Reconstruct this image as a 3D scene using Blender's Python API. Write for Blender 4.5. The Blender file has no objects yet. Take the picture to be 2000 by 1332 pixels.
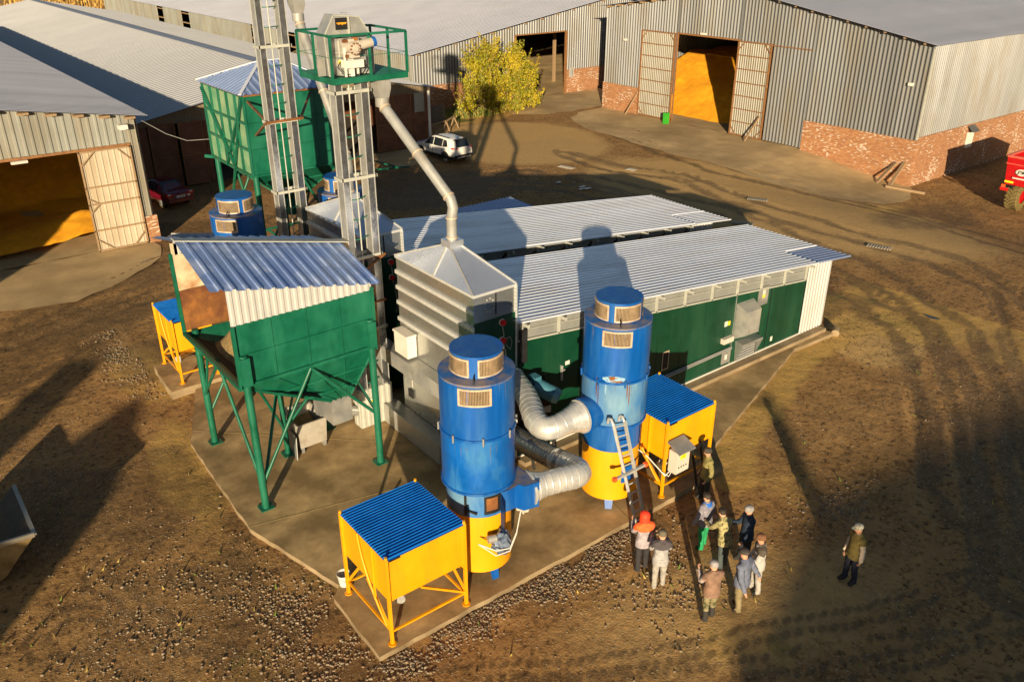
import bpy, bmesh, math, random
import numpy as np
from mathutils import Vector, Matrix
random.seed(7); np.random.seed(7)
R = math.radians
scene = bpy.context.scene
COL = scene.collection
# ---------------------------------------------------------------- camera, sky, sun, exposure
cam_d = bpy.data.cameras.new("camera"); cam = bpy.data.objects.new("camera", cam_d); COL.objects.link(cam)
cam.location = (0, 0, 14.8)
cam.rotation_euler = (R(90 - 25.894), 0, R(52.0 - 90.0))
cam_d.sensor_width = 36.0; cam_d.lens = 29.7; cam_d.clip_start = 0.1; cam_d.clip_end = 3000
scene.camera = cam
SUN_AZ, SUN_EL = 49.2, 11.0            # direction the light travels (ccw from +X), elevation
world = bpy.data.worlds.new("World"); scene.world = world; world.use_nodes = True
wn = world.node_tree.nodes; bg = wn["Background"]
sky = wn.new("ShaderNodeTexSky"); sky.sky_type = 'NISHITA'; sky.sun_disc = False
sky.sun_elevation = R(SUN_EL); sky.sun_rotation = R(270.0 - SUN_AZ)
sky.air_density = 1.0; sky.dust_density = 0.6; sky.ozone_density = 1.5
world.node_tree.links.new(sky.outputs[0], bg.inputs[0]); bg.inputs[1].default_value = 0.05
sd = bpy.data.lights.new("sun", 'SUN'); sun = bpy.data.objects.new("sun", sd); COL.objects.link(sun)
sd.energy = 5.0; sd.angle = R(0.5); sd.color = (1.0, 0.81, 0.54)
sun.rotation_euler = (R(90 - SUN_EL), 0, R(SUN_AZ - 90)); sun.location = (-40, -46, 40)
vs = scene.view_settings; vs.view_transform = 'Standard'; vs.look = 'None'; vs.gamma = 1.0; vs.exposure = 0.88
scene.render.engine = 'CYCLES'
scene.cycles.max_bounces = 6; scene.cycles.diffuse_bounces = 3; scene.cycles.glossy_bounces = 4

# ---------------------------------------------------------------- helpers
OFF = {}
def V(*a): return Vector(a)
def thing(name, label, cat, loc=(0, 0, 0), group=None, rotz=0.0):
    o = bpy.data.objects.new(name, None); COL.objects.link(o)
    o.location = loc; o.rotation_euler = (0, 0, rotz); o.empty_display_size = .3
    OFF[o.name] = Vector(loc)
    return tag(o, label, cat, group)
def tag(o, label, cat, group=None, kind=None):
    if label: o['label'] = label
    if cat: o['category'] = cat
    if group: o['group'] = group
    if kind: o['kind'] = kind
    return o
def struct(o):
    o['kind'] = 'structure'; return o
def children(o): return [c for c in bpy.data.objects if c.parent == o]
def dup(root, loc, label, group=None, name=None, rotz=None):
    kids = {}
    for c in bpy.data.objects:
        if c.parent: kids.setdefault(c.parent.name, []).append(c)
    def rec(o, parent):
        c = o.copy(); COL.objects.link(c)
        if parent is not None: c.parent = parent
        for k in kids.get(o.name, []): rec(k, c)
        return c
    r = rec(root, None); r.location = loc; r['label'] = label
    if rotz is not None: r.rotation_euler = (0, 0, rotz)
    if group: r['group'] = group
    return r

class MB:
    """collects polygons, builds ONE mesh object"""
    def __init__(s): s.v = []; s.f = []; s.m = []; s.sm = []; s.cur = 0; s.p = []; s.pid = 0
    def new(s): s.pid += 1; return s
    def mat(s, i): s.cur = i; return s
    def face(s, pts, smooth=False):
        n = len(s.v); s.v += [tuple(p) for p in pts]; s.f.append(tuple(range(n, n + len(pts)))); s.m.append(s.cur); s.sm.append(smooth); s.p.append(s.pid); return s
    def add(s, verts, faces, smooth=False):
        n = len(s.v); s.v += [tuple(p) for p in verts]
        for f in faces: s.f.append(tuple(i + n for i in f)); s.m.append(s.cur); s.sm.append(smooth); s.p.append(s.pid)
        return s
    def box(s, a, b):
        s.pid += 1
        x0, y0, z0 = [min(p, q) for p, q in zip(a, b)]; x1, y1, z1 = [max(p, q) for p, q in zip(a, b)]
        return s.add([(x0,y0,z0),(x1,y0,z0),(x1,y1,z0),(x0,y1,z0),(x0,y0,z1),(x1,y0,z1),(x1,y1,z1),(x0,y1,z1)],
              [(3,2,1,0),(4,5,6,7),(0,1,5,4),(1,2,6,5),(2,3,7,6),(3,0,4,7)])
    def bar(s, p, q, w=.06, h=None, up=(0, 0, 1)):
        s.pid += 1; p, q = Vector(p), Vector(q); h = h or w; d = (q - p); 
        if d.length < 1e-6: return s
        d.normalize(); u = Vector(up)
        if abs(d.dot(u)) > .97: u = Vector((1, 0, 0)) if abs(d.x) < .9 else Vector((0, 1, 0))
        a = d.cross(u).normalized(); b = a.cross(d).normalized(); a *= w / 2; b *= h / 2
        vs_ = [p-a-b, p+a-b, p+a+b, p-a+b, q-a-b, q+a-b, q+a+b, q-a+b]
        return s.add(vs_, [(3,2,1,0),(4,5,6,7),(0,1,5,4),(1,2,6,5),(2,3,7,6),(3,0,4,7)])
    def tube(s, pts, r, n=10, cap=True, smooth=True, rings=None):
        s.pid += 1; pts = [Vector(p) for p in pts]; rr = r if isinstance(r, (list, tuple)) else [r] * len(pts)
        verts = []; faces = []; ref = None
        for i, p in enumerate(pts):
            d = (pts[min(i+1, len(pts)-1)] - pts[max(i-1, 0)]).normalized()
            if ref is None:
                ref = Vector((0, 0, 1)) if abs(d.z) < .9 else Vector((1, 0, 0))
            a = d.cross(ref).normalized(); b = a.cross(d).normalized(); ref = b if abs(d.dot(b)) < .9 else ref
            for k in range(n):
                t = 2 * math.pi * k / n; verts.append(p + (a * math.cos(t) + b * math.sin(t)) * rr[i])
        for i in range(len(pts) - 1):
            for k in range(n):
                faces.append((i*n+k, i*n+(k+1) % n, (i+1)*n+(k+1) % n, (i+1)*n+k))
        s.add(verts, faces, smooth)
        if cap:
            s.face([verts[k] for k in range(n)][::-1]); s.face([verts[(len(pts)-1)*n+k] for k in range(n)])
        return s
    def lathe(s, c, prof, n=40, smooth=True, capb=True, capt=True):
        cx, cy = c[0], c[1]; verts = []; faces = []
        for r, z in prof:
            for k in range(n):
                t = 2 * math.pi * k / n; verts.append((cx + r * math.cos(t), cy + r * math.sin(t), z))
        for i in range(len(prof) - 1):
            # separate rings so that profile corners stay sharp
            a = [verts[i*n+k] for k in range(n)]; b = [verts[(i+1)*n+k] for k in range(n)]
            s.add(a + b, [(k, (k+1) % n, n+(k+1) % n, n+k) for k in range(n)], smooth)
        if capt: s.face([verts[(len(prof)-1)*n+k] for k in range(n)])
        if capb: s.face([verts[k] for k in range(n)][::-1])
        return s
    def prism(s, poly, z0, z1):
        n = len(poly); a = [(x, y, z0) for x, y in poly]; b = [(x, y, z1) for x, y in poly]
        s.face(a[::-1]); s.face(b)
        for i in range(n):
            j = (i + 1) % n; s.face([a[i], a[j], b[j], b[i]])
        return s
    def arc(s, c, r, a0, a1, z0, z1, n=12, thick=0.0, smooth=True):
        ps = [(c[0]+r*math.cos(R(a0+(a1-a0)*i/n)), c[1]+r*math.sin(R(a0+(a1-a0)*i/n))) for i in range(n+1)]
        s.add([(x, y, z0) for x, y in ps] + [(x, y, z1) for x, y in ps], [(i, i+1, n+2+i, n+1+i) for i in range(n)], smooth)
        if thick:
            s.add([(c[0]+(x-c[0])*(r-thick)/r, c[1]+(y-c[1])*(r-thick)/r, z) for z in (z0, z1) for x, y in ps] , [(n+1+i, n+2+i, i+1, i) for i in range(n)], smooth)
            for z in (z0, z1):
                for i in range(n):
                    q = [ps[i], ps[i+1]]; f = (r-thick)/r
                    s.face([(q[0][0], q[0][1], z), (q[1][0], q[1][1], z), (c[0]+(q[1][0]-c[0])*f, c[1]+(q[1][1]-c[1])*f, z), (c[0]+(q[0][0]-c[0])*f, c[1]+(q[0][1]-c[1])*f, z)])
        return s
    def corr(s, o, u, v, nrm, u0, u1, lo, hi, pitch=.2, depth=.03, prof=((0,0),(.38,0),(.5,1),(.88,1)), seg=1, jit=0):
        """corrugated sheet: ribs run along v, from lo(u) to hi(u)"""
        s.pid += 1; o, u, v, nrm = Vector(o), Vector(u), Vector(v), Vector(nrm)
        lo_ = lo if callable(lo) else (lambda t: lo); hi_ = hi if callable(hi) else (lambda t: hi)
        st = []; k = math.floor(u0 / pitch)
        while k * pitch < u1:
            for a, d in prof:
                t = (k + a) * pitch
                if u0 - 1e-6 <= t <= u1 + 1e-6: st.append((t, d))
            k += 1
        if not st or st[0][0] > u0 + 1e-4: st.insert(0, (u0, 0))
        if st[-1][0] < u1 - 1e-4: st.append((u1, 0))
        verts = []; faces = []; m = seg + 1
        for t, d in st:
            l, h = lo_(t), hi_(t)
            for j in range(m):
                w = l + (h - l) * j / seg; e = jit * math.sin(t * 3.1 + j * 1.7) 
                verts.append(o + u * t + v * w + nrm * (d * depth + e))
        for i in range(len(st) - 1):
            for j in range(seg):
                faces.append((i*m+j, (i+1)*m+j, (i+1)*m+j+1, i*m+j+1))
        return s.add(verts, faces)
    def build_each(s, name, mats, parent=None):
        """one object for every primitive collected"""
        out = []
        for k in sorted(set(s.p)):
            q = MB(); mp = {}
            for f, m_, sm_, p_ in zip(s.f, s.m, s.sm, s.p):
                if p_ != k: continue
                for i in f:
                    if i not in mp: mp[i] = len(q.v); q.v.append(s.v[i])
                q.f.append(tuple(mp[i] for i in f)); q.m.append(m_); q.sm.append(sm_); q.p.append(0)
            out.append(q.build(name, mats, parent))
        return out
    def build(s, name, mats, parent=None):
        off = Vector((0, 0, 0)); root = parent
        while root is not None:
            if root.name in OFF: off = OFF[root.name]; break
            root = root.parent
        me = bpy.data.meshes.new(name)
        me.from_pydata([(x-off.x, y-off.y, z-off.z) for x, y, z in s.v], [], s.f)
        mats = mats if isinstance(mats, (list, tuple)) else [mats]
        for m in mats: me.materials.append(m)
        me.polygons.foreach_set('material_index', s.m); me.polygons.foreach_set('use_smooth', s.sm)
        me.update()
        o = bpy.data.objects.new(name, me); COL.objects.link(o)
        if parent is not None: o.parent = parent
        return o

def text_mesh(txt, size, p, xdir, ydir, mat, name, parent, shear=0.0, extrude=.004, bold=0.0, align='CENTER'):
    cu = bpy.data.curves.new('t', 'FONT'); cu.body = txt; cu.size = size; cu.align_x = align; cu.align_y = 'CENTER'
    cu.extrude = extrude; cu.shear = shear; cu.offset = bold
    o = bpy.data.objects.new('t', cu); COL.objects.link(o); bpy.context.view_layer.update()
    me = bpy.data.meshes.new_from_object(o.evaluated_get(bpy.context.evaluated_depsgraph_get()))
    bpy.data.objects.remove(o); bpy.data.curves.remove(cu)
    x, y = Vector(xdir).normalized(), Vector(ydir).normalized(); z = x.cross(y)
    mb = MB(); P = Vector(p)
    mb.add([P + x*v.co.x + y*v.co.y + z*v.co.z for v in me.vertices], [tuple(f.vertices) for f in me.polygons])
    bpy.data.meshes.remove(me)
    return mb.build(name, mat, parent)

# ---------------------------------------------------------------- materials
def _new(name):
    m = bpy.data.materials.new(name); m.use_nodes = True
    nt = m.node_tree; return m, nt, nt.nodes, nt.links, nt.nodes['Principled BSDF']
def mk(name, col, rough=.5, metal=0.0, var=.15, scale=3.0, col2=None, amt=.5, scale2=1.6, soft=.12, bump=0.0, bscale=40.0, streak=None, spec=None, stretch2=None, coat=0.0, sheet=None, sheetvar=.09):
    m, nt, N, L, B = _new(name)
    tc = N.new('ShaderNodeTexCoord')
    def noise(sc, st=None, det=6):
        n = N.new('ShaderNodeTexNoise'); n.inputs['Scale'].default_value = sc; n.inputs['Detail'].default_value = det; n.inputs['Roughness'].default_value = .6
        if st:
            mp = N.new('ShaderNodeMapping'); mp.inputs['Scale'].default_value = st
            L.new(tc.outputs['Object'], mp.inputs['Vector']); L.new(mp.outputs[0], n.inputs['Vector'])
        else: L.new(tc.outputs['Object'], n.inputs['Vector'])
        return n
    n1 = noise(scale, streak)
    rp = N.new('ShaderNodeValToRGB'); rp.color_ramp.elements[0].position = .3; rp.color_ramp.elements[1].position = .7
    c = Vector(col[:3])
    rp.color_ramp.elements[0].color = (*(c * (1 - var)), 1); rp.color_ramp.elements[1].color = (*(c * (1 + var)), 1)
    L.new(n1.outputs['Fac'], rp.inputs['Fac']); out = rp.outputs['Color']
    if col2 is not None:
        n2 = noise(scale2, stretch2, 8)
        r2 = N.new('ShaderNodeValToRGB'); t = 1 - amt
        # noise is centred on .5: map amt 0..1 onto threshold .75..25
        th = .72 - .44 * amt
        r2.color_ramp.elements[0].position = max(0, th - soft); r2.color_ramp.elements[1].position = min(1, th + soft)
        L.new(n2.outputs['Fac'], r2.inputs['Fac'])
        mx = N.new('ShaderNodeMixRGB'); L.new(r2.outputs['Color'], mx.inputs['Fac']); L.new(out, mx.inputs['Color1'])
        mx.inputs['Color2'].default_value = (*col2[:3], 1); out = mx.outputs['Color']
        if metal > .2:
            mm = N.new('ShaderNodeMath'); mm.operation = 'MULTIPLY_ADD'; L.new(r2.outputs['Color'], mm.inputs[0]); mm.inputs[1].default_value = -metal * .7; mm.inputs[2].default_value = metal
            L.new(mm.outputs[0], B.inputs['Metallic'])
    if sheet:
        sx = N.new('ShaderNodeSeparateXYZ'); L.new(tc.outputs['Object'], sx.inputs[0])
        dt = N.new('ShaderNodeVectorMath'); dt.operation = 'DOT_PRODUCT'; L.new(tc.outputs['Object'], dt.inputs[0]); dt.inputs[1].default_value = sheet
        fl = N.new('ShaderNodeMath'); fl.operation = 'FLOOR'; L.new(dt.outputs['Value'], fl.inputs[0])
        wh = N.new('ShaderNodeTexWhiteNoise'); wh.noise_dimensions = '1D'; L.new(fl.outputs[0], wh.inputs['W'])
        mr = N.new('ShaderNodeMapRange'); L.new(wh.outputs['Value'], mr.inputs['Value']); mr.inputs['To Min'].default_value = 1 - sheetvar; mr.inputs['To Max'].default_value = 1 + sheetvar
        ml = N.new('ShaderNodeMixRGB'); ml.blend_type = 'MULTIPLY'; ml.inputs[0].default_value = 1; L.new(out, ml.inputs[1]); L.new(mr.outputs[0], ml.inputs[2]); out = ml.outputs[0]
    L.new(out, B.inputs['Base Color'])
    if not (col2 is not None and metal > .2): B.inputs['Metallic'].default_value = metal
    rr = N.new('ShaderNodeMapRange'); L.new(n1.outputs['Fac'], rr.inputs['Value']); rr.inputs['From Min'].default_value = .3; rr.inputs['From Max'].default_value = .7
    rr.inputs['To Min'].default_value = max(.03, rough - .08); rr.inputs['To Max'].default_value = min(1, rough + .08); L.new(rr.outputs[0], B.inputs['Roughness'])
    if spec is not None: B.inputs['Specular IOR Level'].default_value = spec
    if coat: B.inputs['Coat Weight'].default_value = coat; B.inputs['Coat Roughness'].default_value = .08
    if bump:
        nb = noise(bscale); bp = N.new('ShaderNodeBump'); bp.inputs['Strength'].default_value = bump; bp.inputs['Distance'].default_value = .02
        L.new(nb.outputs['Fac'], bp.inputs['Height']); L.new(bp.outputs[0], B.inputs['Normal'])
    return m
def brick(name, axis, c1, c2, white=.06):
    m, nt, N, L, B = _new(name)
    tc = N.new('ShaderNodeTexCoord'); sx = N.new('ShaderNodeSeparateXYZ'); cb = N.new('ShaderNodeCombineXYZ')
    L.new(tc.outputs['Object'], sx.inputs[0]); L.new(sx.outputs[axis], cb.inputs[0]); L.new(sx.outputs['Z'], cb.inputs[1])
    b = N.new('ShaderNodeTexBrick'); L.new(cb.outputs[0], b.inputs['Vector'])
    b.inputs['Scale'].default_value = 1.0; b.inputs['Brick Width'].default_value = .27; b.inputs['Row Height'].default_value = .085
    b.inputs['Mortar Size'].default_value = .009; b.inputs['Bias'].default_value = -.1
    b.inputs['Color1'].default_value = (*c1, 1); b.inputs['Color2'].default_value = (*c2, 1); b.inputs['Mortar'].default_value = (.16, .12, .09, 1)
    # single bricks and patches bleached by lime
    mp = N.new('ShaderNodeMapping'); mp.inputs['Scale'].default_value = (1/.27, 1/.085, 1); L.new(cb.outputs[0], mp.inputs['Vector'])
    w = N.new('ShaderNodeTexNoise'); w.inputs['Scale'].default_value = .95; w.inputs['Detail'].default_value = 0.0; L.new(mp.outputs[0], w.inputs['Vector'])
    n = N.new('ShaderNodeTexNoise'); n.inputs['Scale'].default_value = .55; n.inputs['Detail'].default_value = 2; L.new(cb.outputs[0], n.inputs['Vector'])
    ad = N.new('ShaderNodeMath'); ad.operation = 'ADD'; L.new(w.outputs['Fac'], ad.inputs[0]); L.new(n.outputs['Fac'], ad.inputs[1])
    rp = N.new('ShaderNodeValToRGB'); rp.color_ramp.elements[0].position = 1.18 - white * .2 - .5; rp.color_ramp.elements[1].position = 1.26 - white * .2 - .5
    sb = N.new('ShaderNodeMath'); sb.operation = 'SUBTRACT'; L.new(ad.outputs[0], sb.inputs[0]); sb.inputs[1].default_value = .5
    L.new(sb.outputs[0], rp.inputs['Fac'])
    mx = N.new('ShaderNodeMixRGB'); L.new(rp.outputs['Color'], mx.inputs['Fac']); L.new(b.outputs['Color'], mx.inputs['Color1']); mx.inputs['Color2'].default_value = (.50, .40, .31, 1)
    L.new(mx.outputs[0], B.inputs['Base Color']); B.inputs['Roughness'].default_value = .9
    bp = N.new('ShaderNodeBump'); bp.inputs['Strength'].default_value = .5; bp.inputs['Distance'].default_value = .012; bp.invert = True
    L.new(b.outputs['Fac'], bp.inputs['Height']); L.new(bp.outputs[0], B.inputs['Normal'])
    return m

GALV = mk('galvanised', (.39, .395, .38), .38, .55, .14, 5, col2=(.33,.32,.28), amt=.3, scale2=1.1, bump=.04, bscale=9)
GALV_D = mk('galvanised_dull', (.27, .275, .27), .5, .5, .16, 3, col2=(.30, .28, .24), amt=.35, bump=.04, bscale=12)
ZROOF = mk('zinc_roof', (.82, .84, .90), .38, .38, .05, .8, col2=(.58, .59, .63), amt=.3, scale2=.9, stretch2=(.3,1.5,1), sheet=(0,.93,0), sheetvar=.05)
ZROOF_B = mk('zinc_roof_blue', (.33, .40, .60), .38, .5, .08, 1.0)
OLDROOF = mk('barn_roof_sheet', (.28, .295, .36), .5, .3, .05, .3, col2=(.24, .25, .30), amt=.35, scale2=.4, soft=.25, stretch2=(.25,1.5,1), sheet=(0,.8,0), sheetvar=.06)
WALLSHEET = mk('barn_wall_sheet', (.18, .185, .19), .45, .4, .10, .5, col2=(.15, .135, .11), amt=.3, scale2=.7, streak=(1, 1, .12), stretch2=(1,1,.3), sheet=(.9,.9,.0), sheetvar=.12)
WALLPALE = mk('pale_wall_sheet', (.245, .25, .225), .6, .15, .10, .7, col2=(.21, .18, .13), amt=.35, scale2=.9, stretch2=(1, 1, .15), sheet=(.9,.9,0), sheetvar=.08)
DOORPALE = mk('cream_door_sheet', (.44, .37, .27), .6, .05, .08, 1.0, col2=(.34, .26, .17), amt=.25, scale2=1.2, stretch2=(1, 1, .2))
RUSTFRAME = mk('rusty_frame', (.22, .10, .035), .7, .1, .3, 6)
POLY = mk('grey_panel', (.22, .225, .21), .45, .1, .1, 2.0)
WHITEBAR = mk('pale_bar', (.40, .40, .35), .5, .1, .1, 4)
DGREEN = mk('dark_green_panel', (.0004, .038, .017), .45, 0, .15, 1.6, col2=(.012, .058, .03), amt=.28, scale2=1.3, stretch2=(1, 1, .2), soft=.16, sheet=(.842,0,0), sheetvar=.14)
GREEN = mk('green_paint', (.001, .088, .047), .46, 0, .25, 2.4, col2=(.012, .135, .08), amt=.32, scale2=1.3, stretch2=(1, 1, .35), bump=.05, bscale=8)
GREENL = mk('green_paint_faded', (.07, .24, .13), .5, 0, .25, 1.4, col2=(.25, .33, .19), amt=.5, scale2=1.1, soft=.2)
YELLOW = mk('yellow_paint', (.74, .315, .001), .46, 0, .07, 1.0, col2=(.60, .25, .006), amt=.2, scale2=2.2, stretch2=(1.5,1.5,.25), soft=.2, bump=.03, bscale=6)
BLUE = mk('blue_paint', (.0005, .075, .32), .42, 0, .2, 2.4, streak=(1.6,1.6,.12), col2=(.03, .13, .33), amt=.24, scale2=2.2, stretch2=(1.3, 1.3, .22), soft=.16, bump=.05, bscale=5)
BLUELID = mk('blue_lid', (.0004, .115, .46), .40, .0, .2, 2.0, col2=(.004, .14, .48), amt=.3)
BLUEWORN = mk('worn_blue', (.0015, .105, .34), .45, 0, .3, 1.8, col2=(.19, .32, .38), amt=.38, scale2=1.0, soft=.2, streak=(1, 1, .2), bump=.05, bscale=6, stretch2=(1.2, 1.2, .55))
SHOULDER = mk('shoulder_scuffed', (.01, .09, .30), .45, 0, .25, 3, col2=(.17, .15, .17), amt=.5, scale2=2.4, soft=.1)
RUST = mk('rust', (.21, .08, .016), .85, 0, .45, 2.5, col2=(.10, .03, .01), amt=.4, bump=.3, bscale=30)
RUSTL = mk('rust_pale', (.52, .40, .26), .8, 0, .25, 1.5, col2=(.30, .13, .04), amt=.3, scale2=1.8)
VENTBR = mk('vent_slat', (.34, .24, .14), .55, .2, .25, 6)
VENTFR = mk('vent_frame', (.55, .42, .30), .5, .3, .2, 8)
BLACK = mk('black', (.008, .008, .009), .6, 0, .2)
DARK = mk('dark_interior', (.02, .017, .014), .9, 0, .3)
WHITE = mk('white_paint', (.60, .57, .51), .4, 0, .05, 3, col2=(.5, .46, .38), amt=.12)
CREAMBOX = mk('cream_box', (.52, .47, .40), .45, 0, .05, 3)
GREYPIPE = mk('grey_pipe', (.30, .30, .285), .5, .25, .1, 3, col2=(.22, .20, .17), amt=.3)
DUCTM = mk('spiral_duct', (.60, .60, .58), .36, .55, .1, 4, col2=(.45,.44,.41), amt=.3, scale2=2)
DUCTD = mk('spiral_duct_dark', (.34, .34, .34), .3, .85, .15, 4)
ALU = mk('aluminium', (.44, .44, .42), .4, .35, .08, 6)
ORANGE = mk('orange_plastic', (.85, .10, .015), .5, 0, .05)
RED = mk('red_plastic', (.50, .012, .008), .35, 0, .05)
REDPAINT = mk('red_trailer_paint', (.42, .006, .008), .4, 0, .1, 2)
TYRE = mk('tyre', (.02, .019, .017), .85, 0, .3, 8, col2=(.13, .10, .05), amt=.5)
TYREY = mk('muddy_tyre', (.14, .10, .03), .9, 0, .3, 6)
WOOD = mk('wood', (.26, .17, .09), .8, 0, .3, 5, streak=(6, 6, 1))
BROWNDOOR = mk('brown_door', (.105, .038, .018), .7, 0, .25, 1.2, col2=(.17, .065, .03), amt=.4)
CONC = mk('concrete', (.44, .30, .135), .9, 0, .25, 2.2, col2=(.20, .13, .052), amt=.5, scale2=.7, soft=.12, bump=.12, bscale=25)
CONCE = mk('concrete_edge', (.30, .22, .125), .9, 0, .3, 3, col2=(.16, .11, .055), amt=.45, scale2=1.5, bump=.25, bscale=30)
APRON = mk('apron_concrete', (.50, .345, .165), .92, 0, .2, .7, col2=(.29, .195, .085), amt=.42, scale2=.22, soft=.14, bump=.1, bscale=14)
CORN = mk('corn_grain', (.78, .35, .005), .85, 0, .22, 2.5, col2=(.64, .25, .003), amt=.4, scale2=.8, soft=.2, bump=.6, bscale=28)
GRAIN = mk('dusty_grain', (.24, .165, .065), .95, 0, .4, 6, bump=.7, bscale=45)
BLUEGREY = mk('blue_grey_motor', (.05, .17, .23), .45, .1, .15)
MOTOR = mk('cream_motor', (.44, .39, .32), .5, .1, .12, 5)
GLASS = mk('car_glass', (.012, .016, .02), .06, 0, .05, spec=.8)
YELLSTICK = mk('yellow_sticker', (.85, .62, .02), .5, 0, .02)
TOWER = mk('tower_sheet', (.46, .47, .45), .27, .8, .04, .7, bump=.03, bscale=1.5)
TRUNK = mk('trunk_front_sheet', (.42, .43, .46), .30, .95, .10, 4)  # fronts read darker than the sides: their shading is put into the material
BRICK_X = brick('brick_wall_x', 'X', (.40, .18, .070), (.27, .105, .038))
BRICK_Y = brick('brick_wall_y', 'Y', (.42, .19, .072), (.28, .11, .04), .08)
SIGNBLACK = mk('sign_black', (.012, .011, .01), .5, 0, .05)
SIGNORANGE = mk('sign_orange', (.85, .36, .01), .5, 0, .02)
# ---------------------------------------------------------------- terrain
def sstep(t): t = np.clip(t, 0, 1); return t * t * (3 - 2 * t)
def g(x, y): return -.95 * sstep((38 - np.asarray(y, float)) / 10.5) * sstep((np.asarray(x, float) - 43) / 10)
def vnoise(x, y, s, seed=0):
    x = np.asarray(x) * s; y = np.asarray(y) * s; xi = np.floor(x); yi = np.floor(y); fx = x - xi; fy = y - yi
    fx = fx*fx*(3-2*fx); fy = fy*fy*(3-2*fy)
    def h(i, j): v = np.sin(i * 127.1 + j * 311.7 + seed * 74.7) * 43758.5453; return v - np.floor(v)
    return (h(xi, yi)*(1-fx) + h(xi+1, yi)*fx)*(1-fy) + (h(xi, yi+1)*(1-fx) + h(xi+1, yi+1)*fx)*fy
def fbm(x, y, s, seed=0, o=4):
    r = 0; a = .5
    for k in range(o): r = r + a * vnoise(x, y, s * 2**k, seed + k); a *= .5
    return r / (1 - .5**o)
def pdist(X, Y, pts):
    d = np.full(X.shape, 1e9)
    for (x0, y0), (x1, y1) in zip(pts[:-1], pts[1:]):
        dx, dy = x1-x0, y1-y0; t = np.clip(((X-x0)*dx + (Y-y0)*dy) / (dx*dx+dy*dy), 0, 1)
        d = np.minimum(d, np.hypot(X-x0-t*dx, Y-y0-t*dy))
    return d
def blob(X, Y, cx, cy, rx, ry, rot=0, soft=.35):
    c, s_ = math.cos(R(rot)), math.sin(R(rot)); dx, dy = X-cx, Y-cy
    r = np.hypot((dx*c+dy*s_)/rx, (-dx*s_+dy*c)/ry)
    return sstep((1 - r) / soft)
TR = [[(37.8,41.1),(38.4,36),(39.2,30.5),(38.4,26.3),(37.7,22.7),(36.3,17.6),(33.8,13.9),(30.1,11.1),(26.4,8.8),(20,5)],
      [(41.3,46.7),(41.1,41.1),(43.2,36.9),(41.8,31.1),(41.3,26.4),(41.3,21.9),(41.5,17.9),(39.6,14.3),(36.3,12),(30,8),(22,3)],
      [(34.4,19.1),(32.6,14.8),(29.9,12.3),(27.2,10.6),(22,7.5)], [(50.6,52.1),(47.8,42.6),(46.7,35.9),(47.8,31),(49,24),(47,15)],
      [(3,36.7),(5.1,37.6),(8.3,39.5),(10.7,41),(16,44),(24,47)], [(2,33.2),(6,35.6),(11,37),(18,41),(28,46),(36,44)],
      [(27,50),(31,46),(35.5,39),(37.5,30)], [(1,18),(4,13),(9,9.5),(16,6.2),(24,4)], [(2.6,19.5),(6,10.6),(12,7.2),(22,2)]]
def axis(segs):
    a = []
    for lo, hi, st in segs: a += list(np.arange(lo, hi - 1e-6, st))
    a.append(segs[-1][1]); return np.array(a)
gx = axis([(-700,-60,80),(-60,-4,4),(-4,30,.14),(30,62,.32),(62,110,3),(110,700,60)])
gy = axis([(-700,-40,80),(-40,0,4),(0,32,.14),(32,68,.32),(68,150,4),(150,900,60)])
X, Y = np.meshgrid(gx, gy, indexing='ij')
n1 = fbm(X, Y, .35, 1); n2 = fbm(X, Y, 1.3, 5); n3 = fbm(X, Y, .12, 9)
trk = np.zeros_like(X); rut = np.zeros_like(X)
for i, t in enumerate(TR):
    d = pdist(X, Y, t); wob = (n1 - .5) * 1.6; wr = (n3 - .5) * 1.2
    if i >= 7: wob = wob + .6*n2
    trk = np.maximum(trk, (.55 if i >= 7 else 1.0) * np.clip(1 - np.abs(np.abs(d + wob) - .8) / .75, 0, 1) * (.45 + .8 * n2))
    for o_ in (-1.05, -.62, .62, 1.05): trk = np.maximum(trk, 1.15 * np.clip(1 - np.abs(d + wob*.4 - abs(o_)) / .13, 0, 1) * (fbm(X, Y, .6, 50+i) > .42))
    rut += (-.055 * np.exp(-((np.abs(d + wr) - .85) / .22)**2) + .03 * np.exp(-((np.abs(d + wr) - 1.25) / .14)**2) + .025 * np.exp(-((np.abs(d + wr) - .48) / .13)**2)) * (.25 + 1.1*sstep((n1-.3)/.4)) * (i < 7)
near = np.clip((X < 36) & (Y < 40), 0, 1)
gravel = .30 * sstep((n1 - .42) / .2)
gravel = np.maximum(gravel, .62 * (.35 + 1.2*fbm(X, Y, 1.1, 71)) * sstep((1 - np.abs(Y - 12.3 - .5*(n1-.5)) / (.55 + .5*n2)) / .5) * (X > 4.5) * (X < 14.6))
gravel = np.maximum(gravel, .6 * blob(X, Y, 5.3, 14.2, 1.5, 3.2, 10, .6))
gravel = np.maximum(gravel, .75 * blob(X, Y, 2.6, 17.0, 3.0, 3.6, 0, .7) * (.5 + n2))
gravel = np.maximum(gravel, .55 * blob(X, Y, 13.8, 10.6, 3.0, 2.2, 0, .8))
gravel = np.maximum(gravel, .95 * blob(X, Y, 6.1, 32.0, 1.0, 4.2, -8, .5))
gravel = np.maximum(gravel, .62 * blob(X, Y, 23.5, 12.5, 5.0, 2.6, -15, .8) * (.6 + .8*n2))
gravel = np.maximum(gravel, .7 * blob(X, Y, 19.5, 9.5, 1.5, .9, 0, .7))
gravel = np.maximum(gravel, .65 * blob(X, Y, 2.4, 26.5, 3.2, 4.0, 0, .8))
gravel = np.maximum(gravel, .75 * blob(X, Y, 42, 28, 10, 17, 10, .6) * (.5 + .8*n2)); gravel = np.maximum(gravel, .6 * blob(X, Y, 30, 11.5, 8, 3.5, 10, .6) * (.5+.8*n2))
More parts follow.
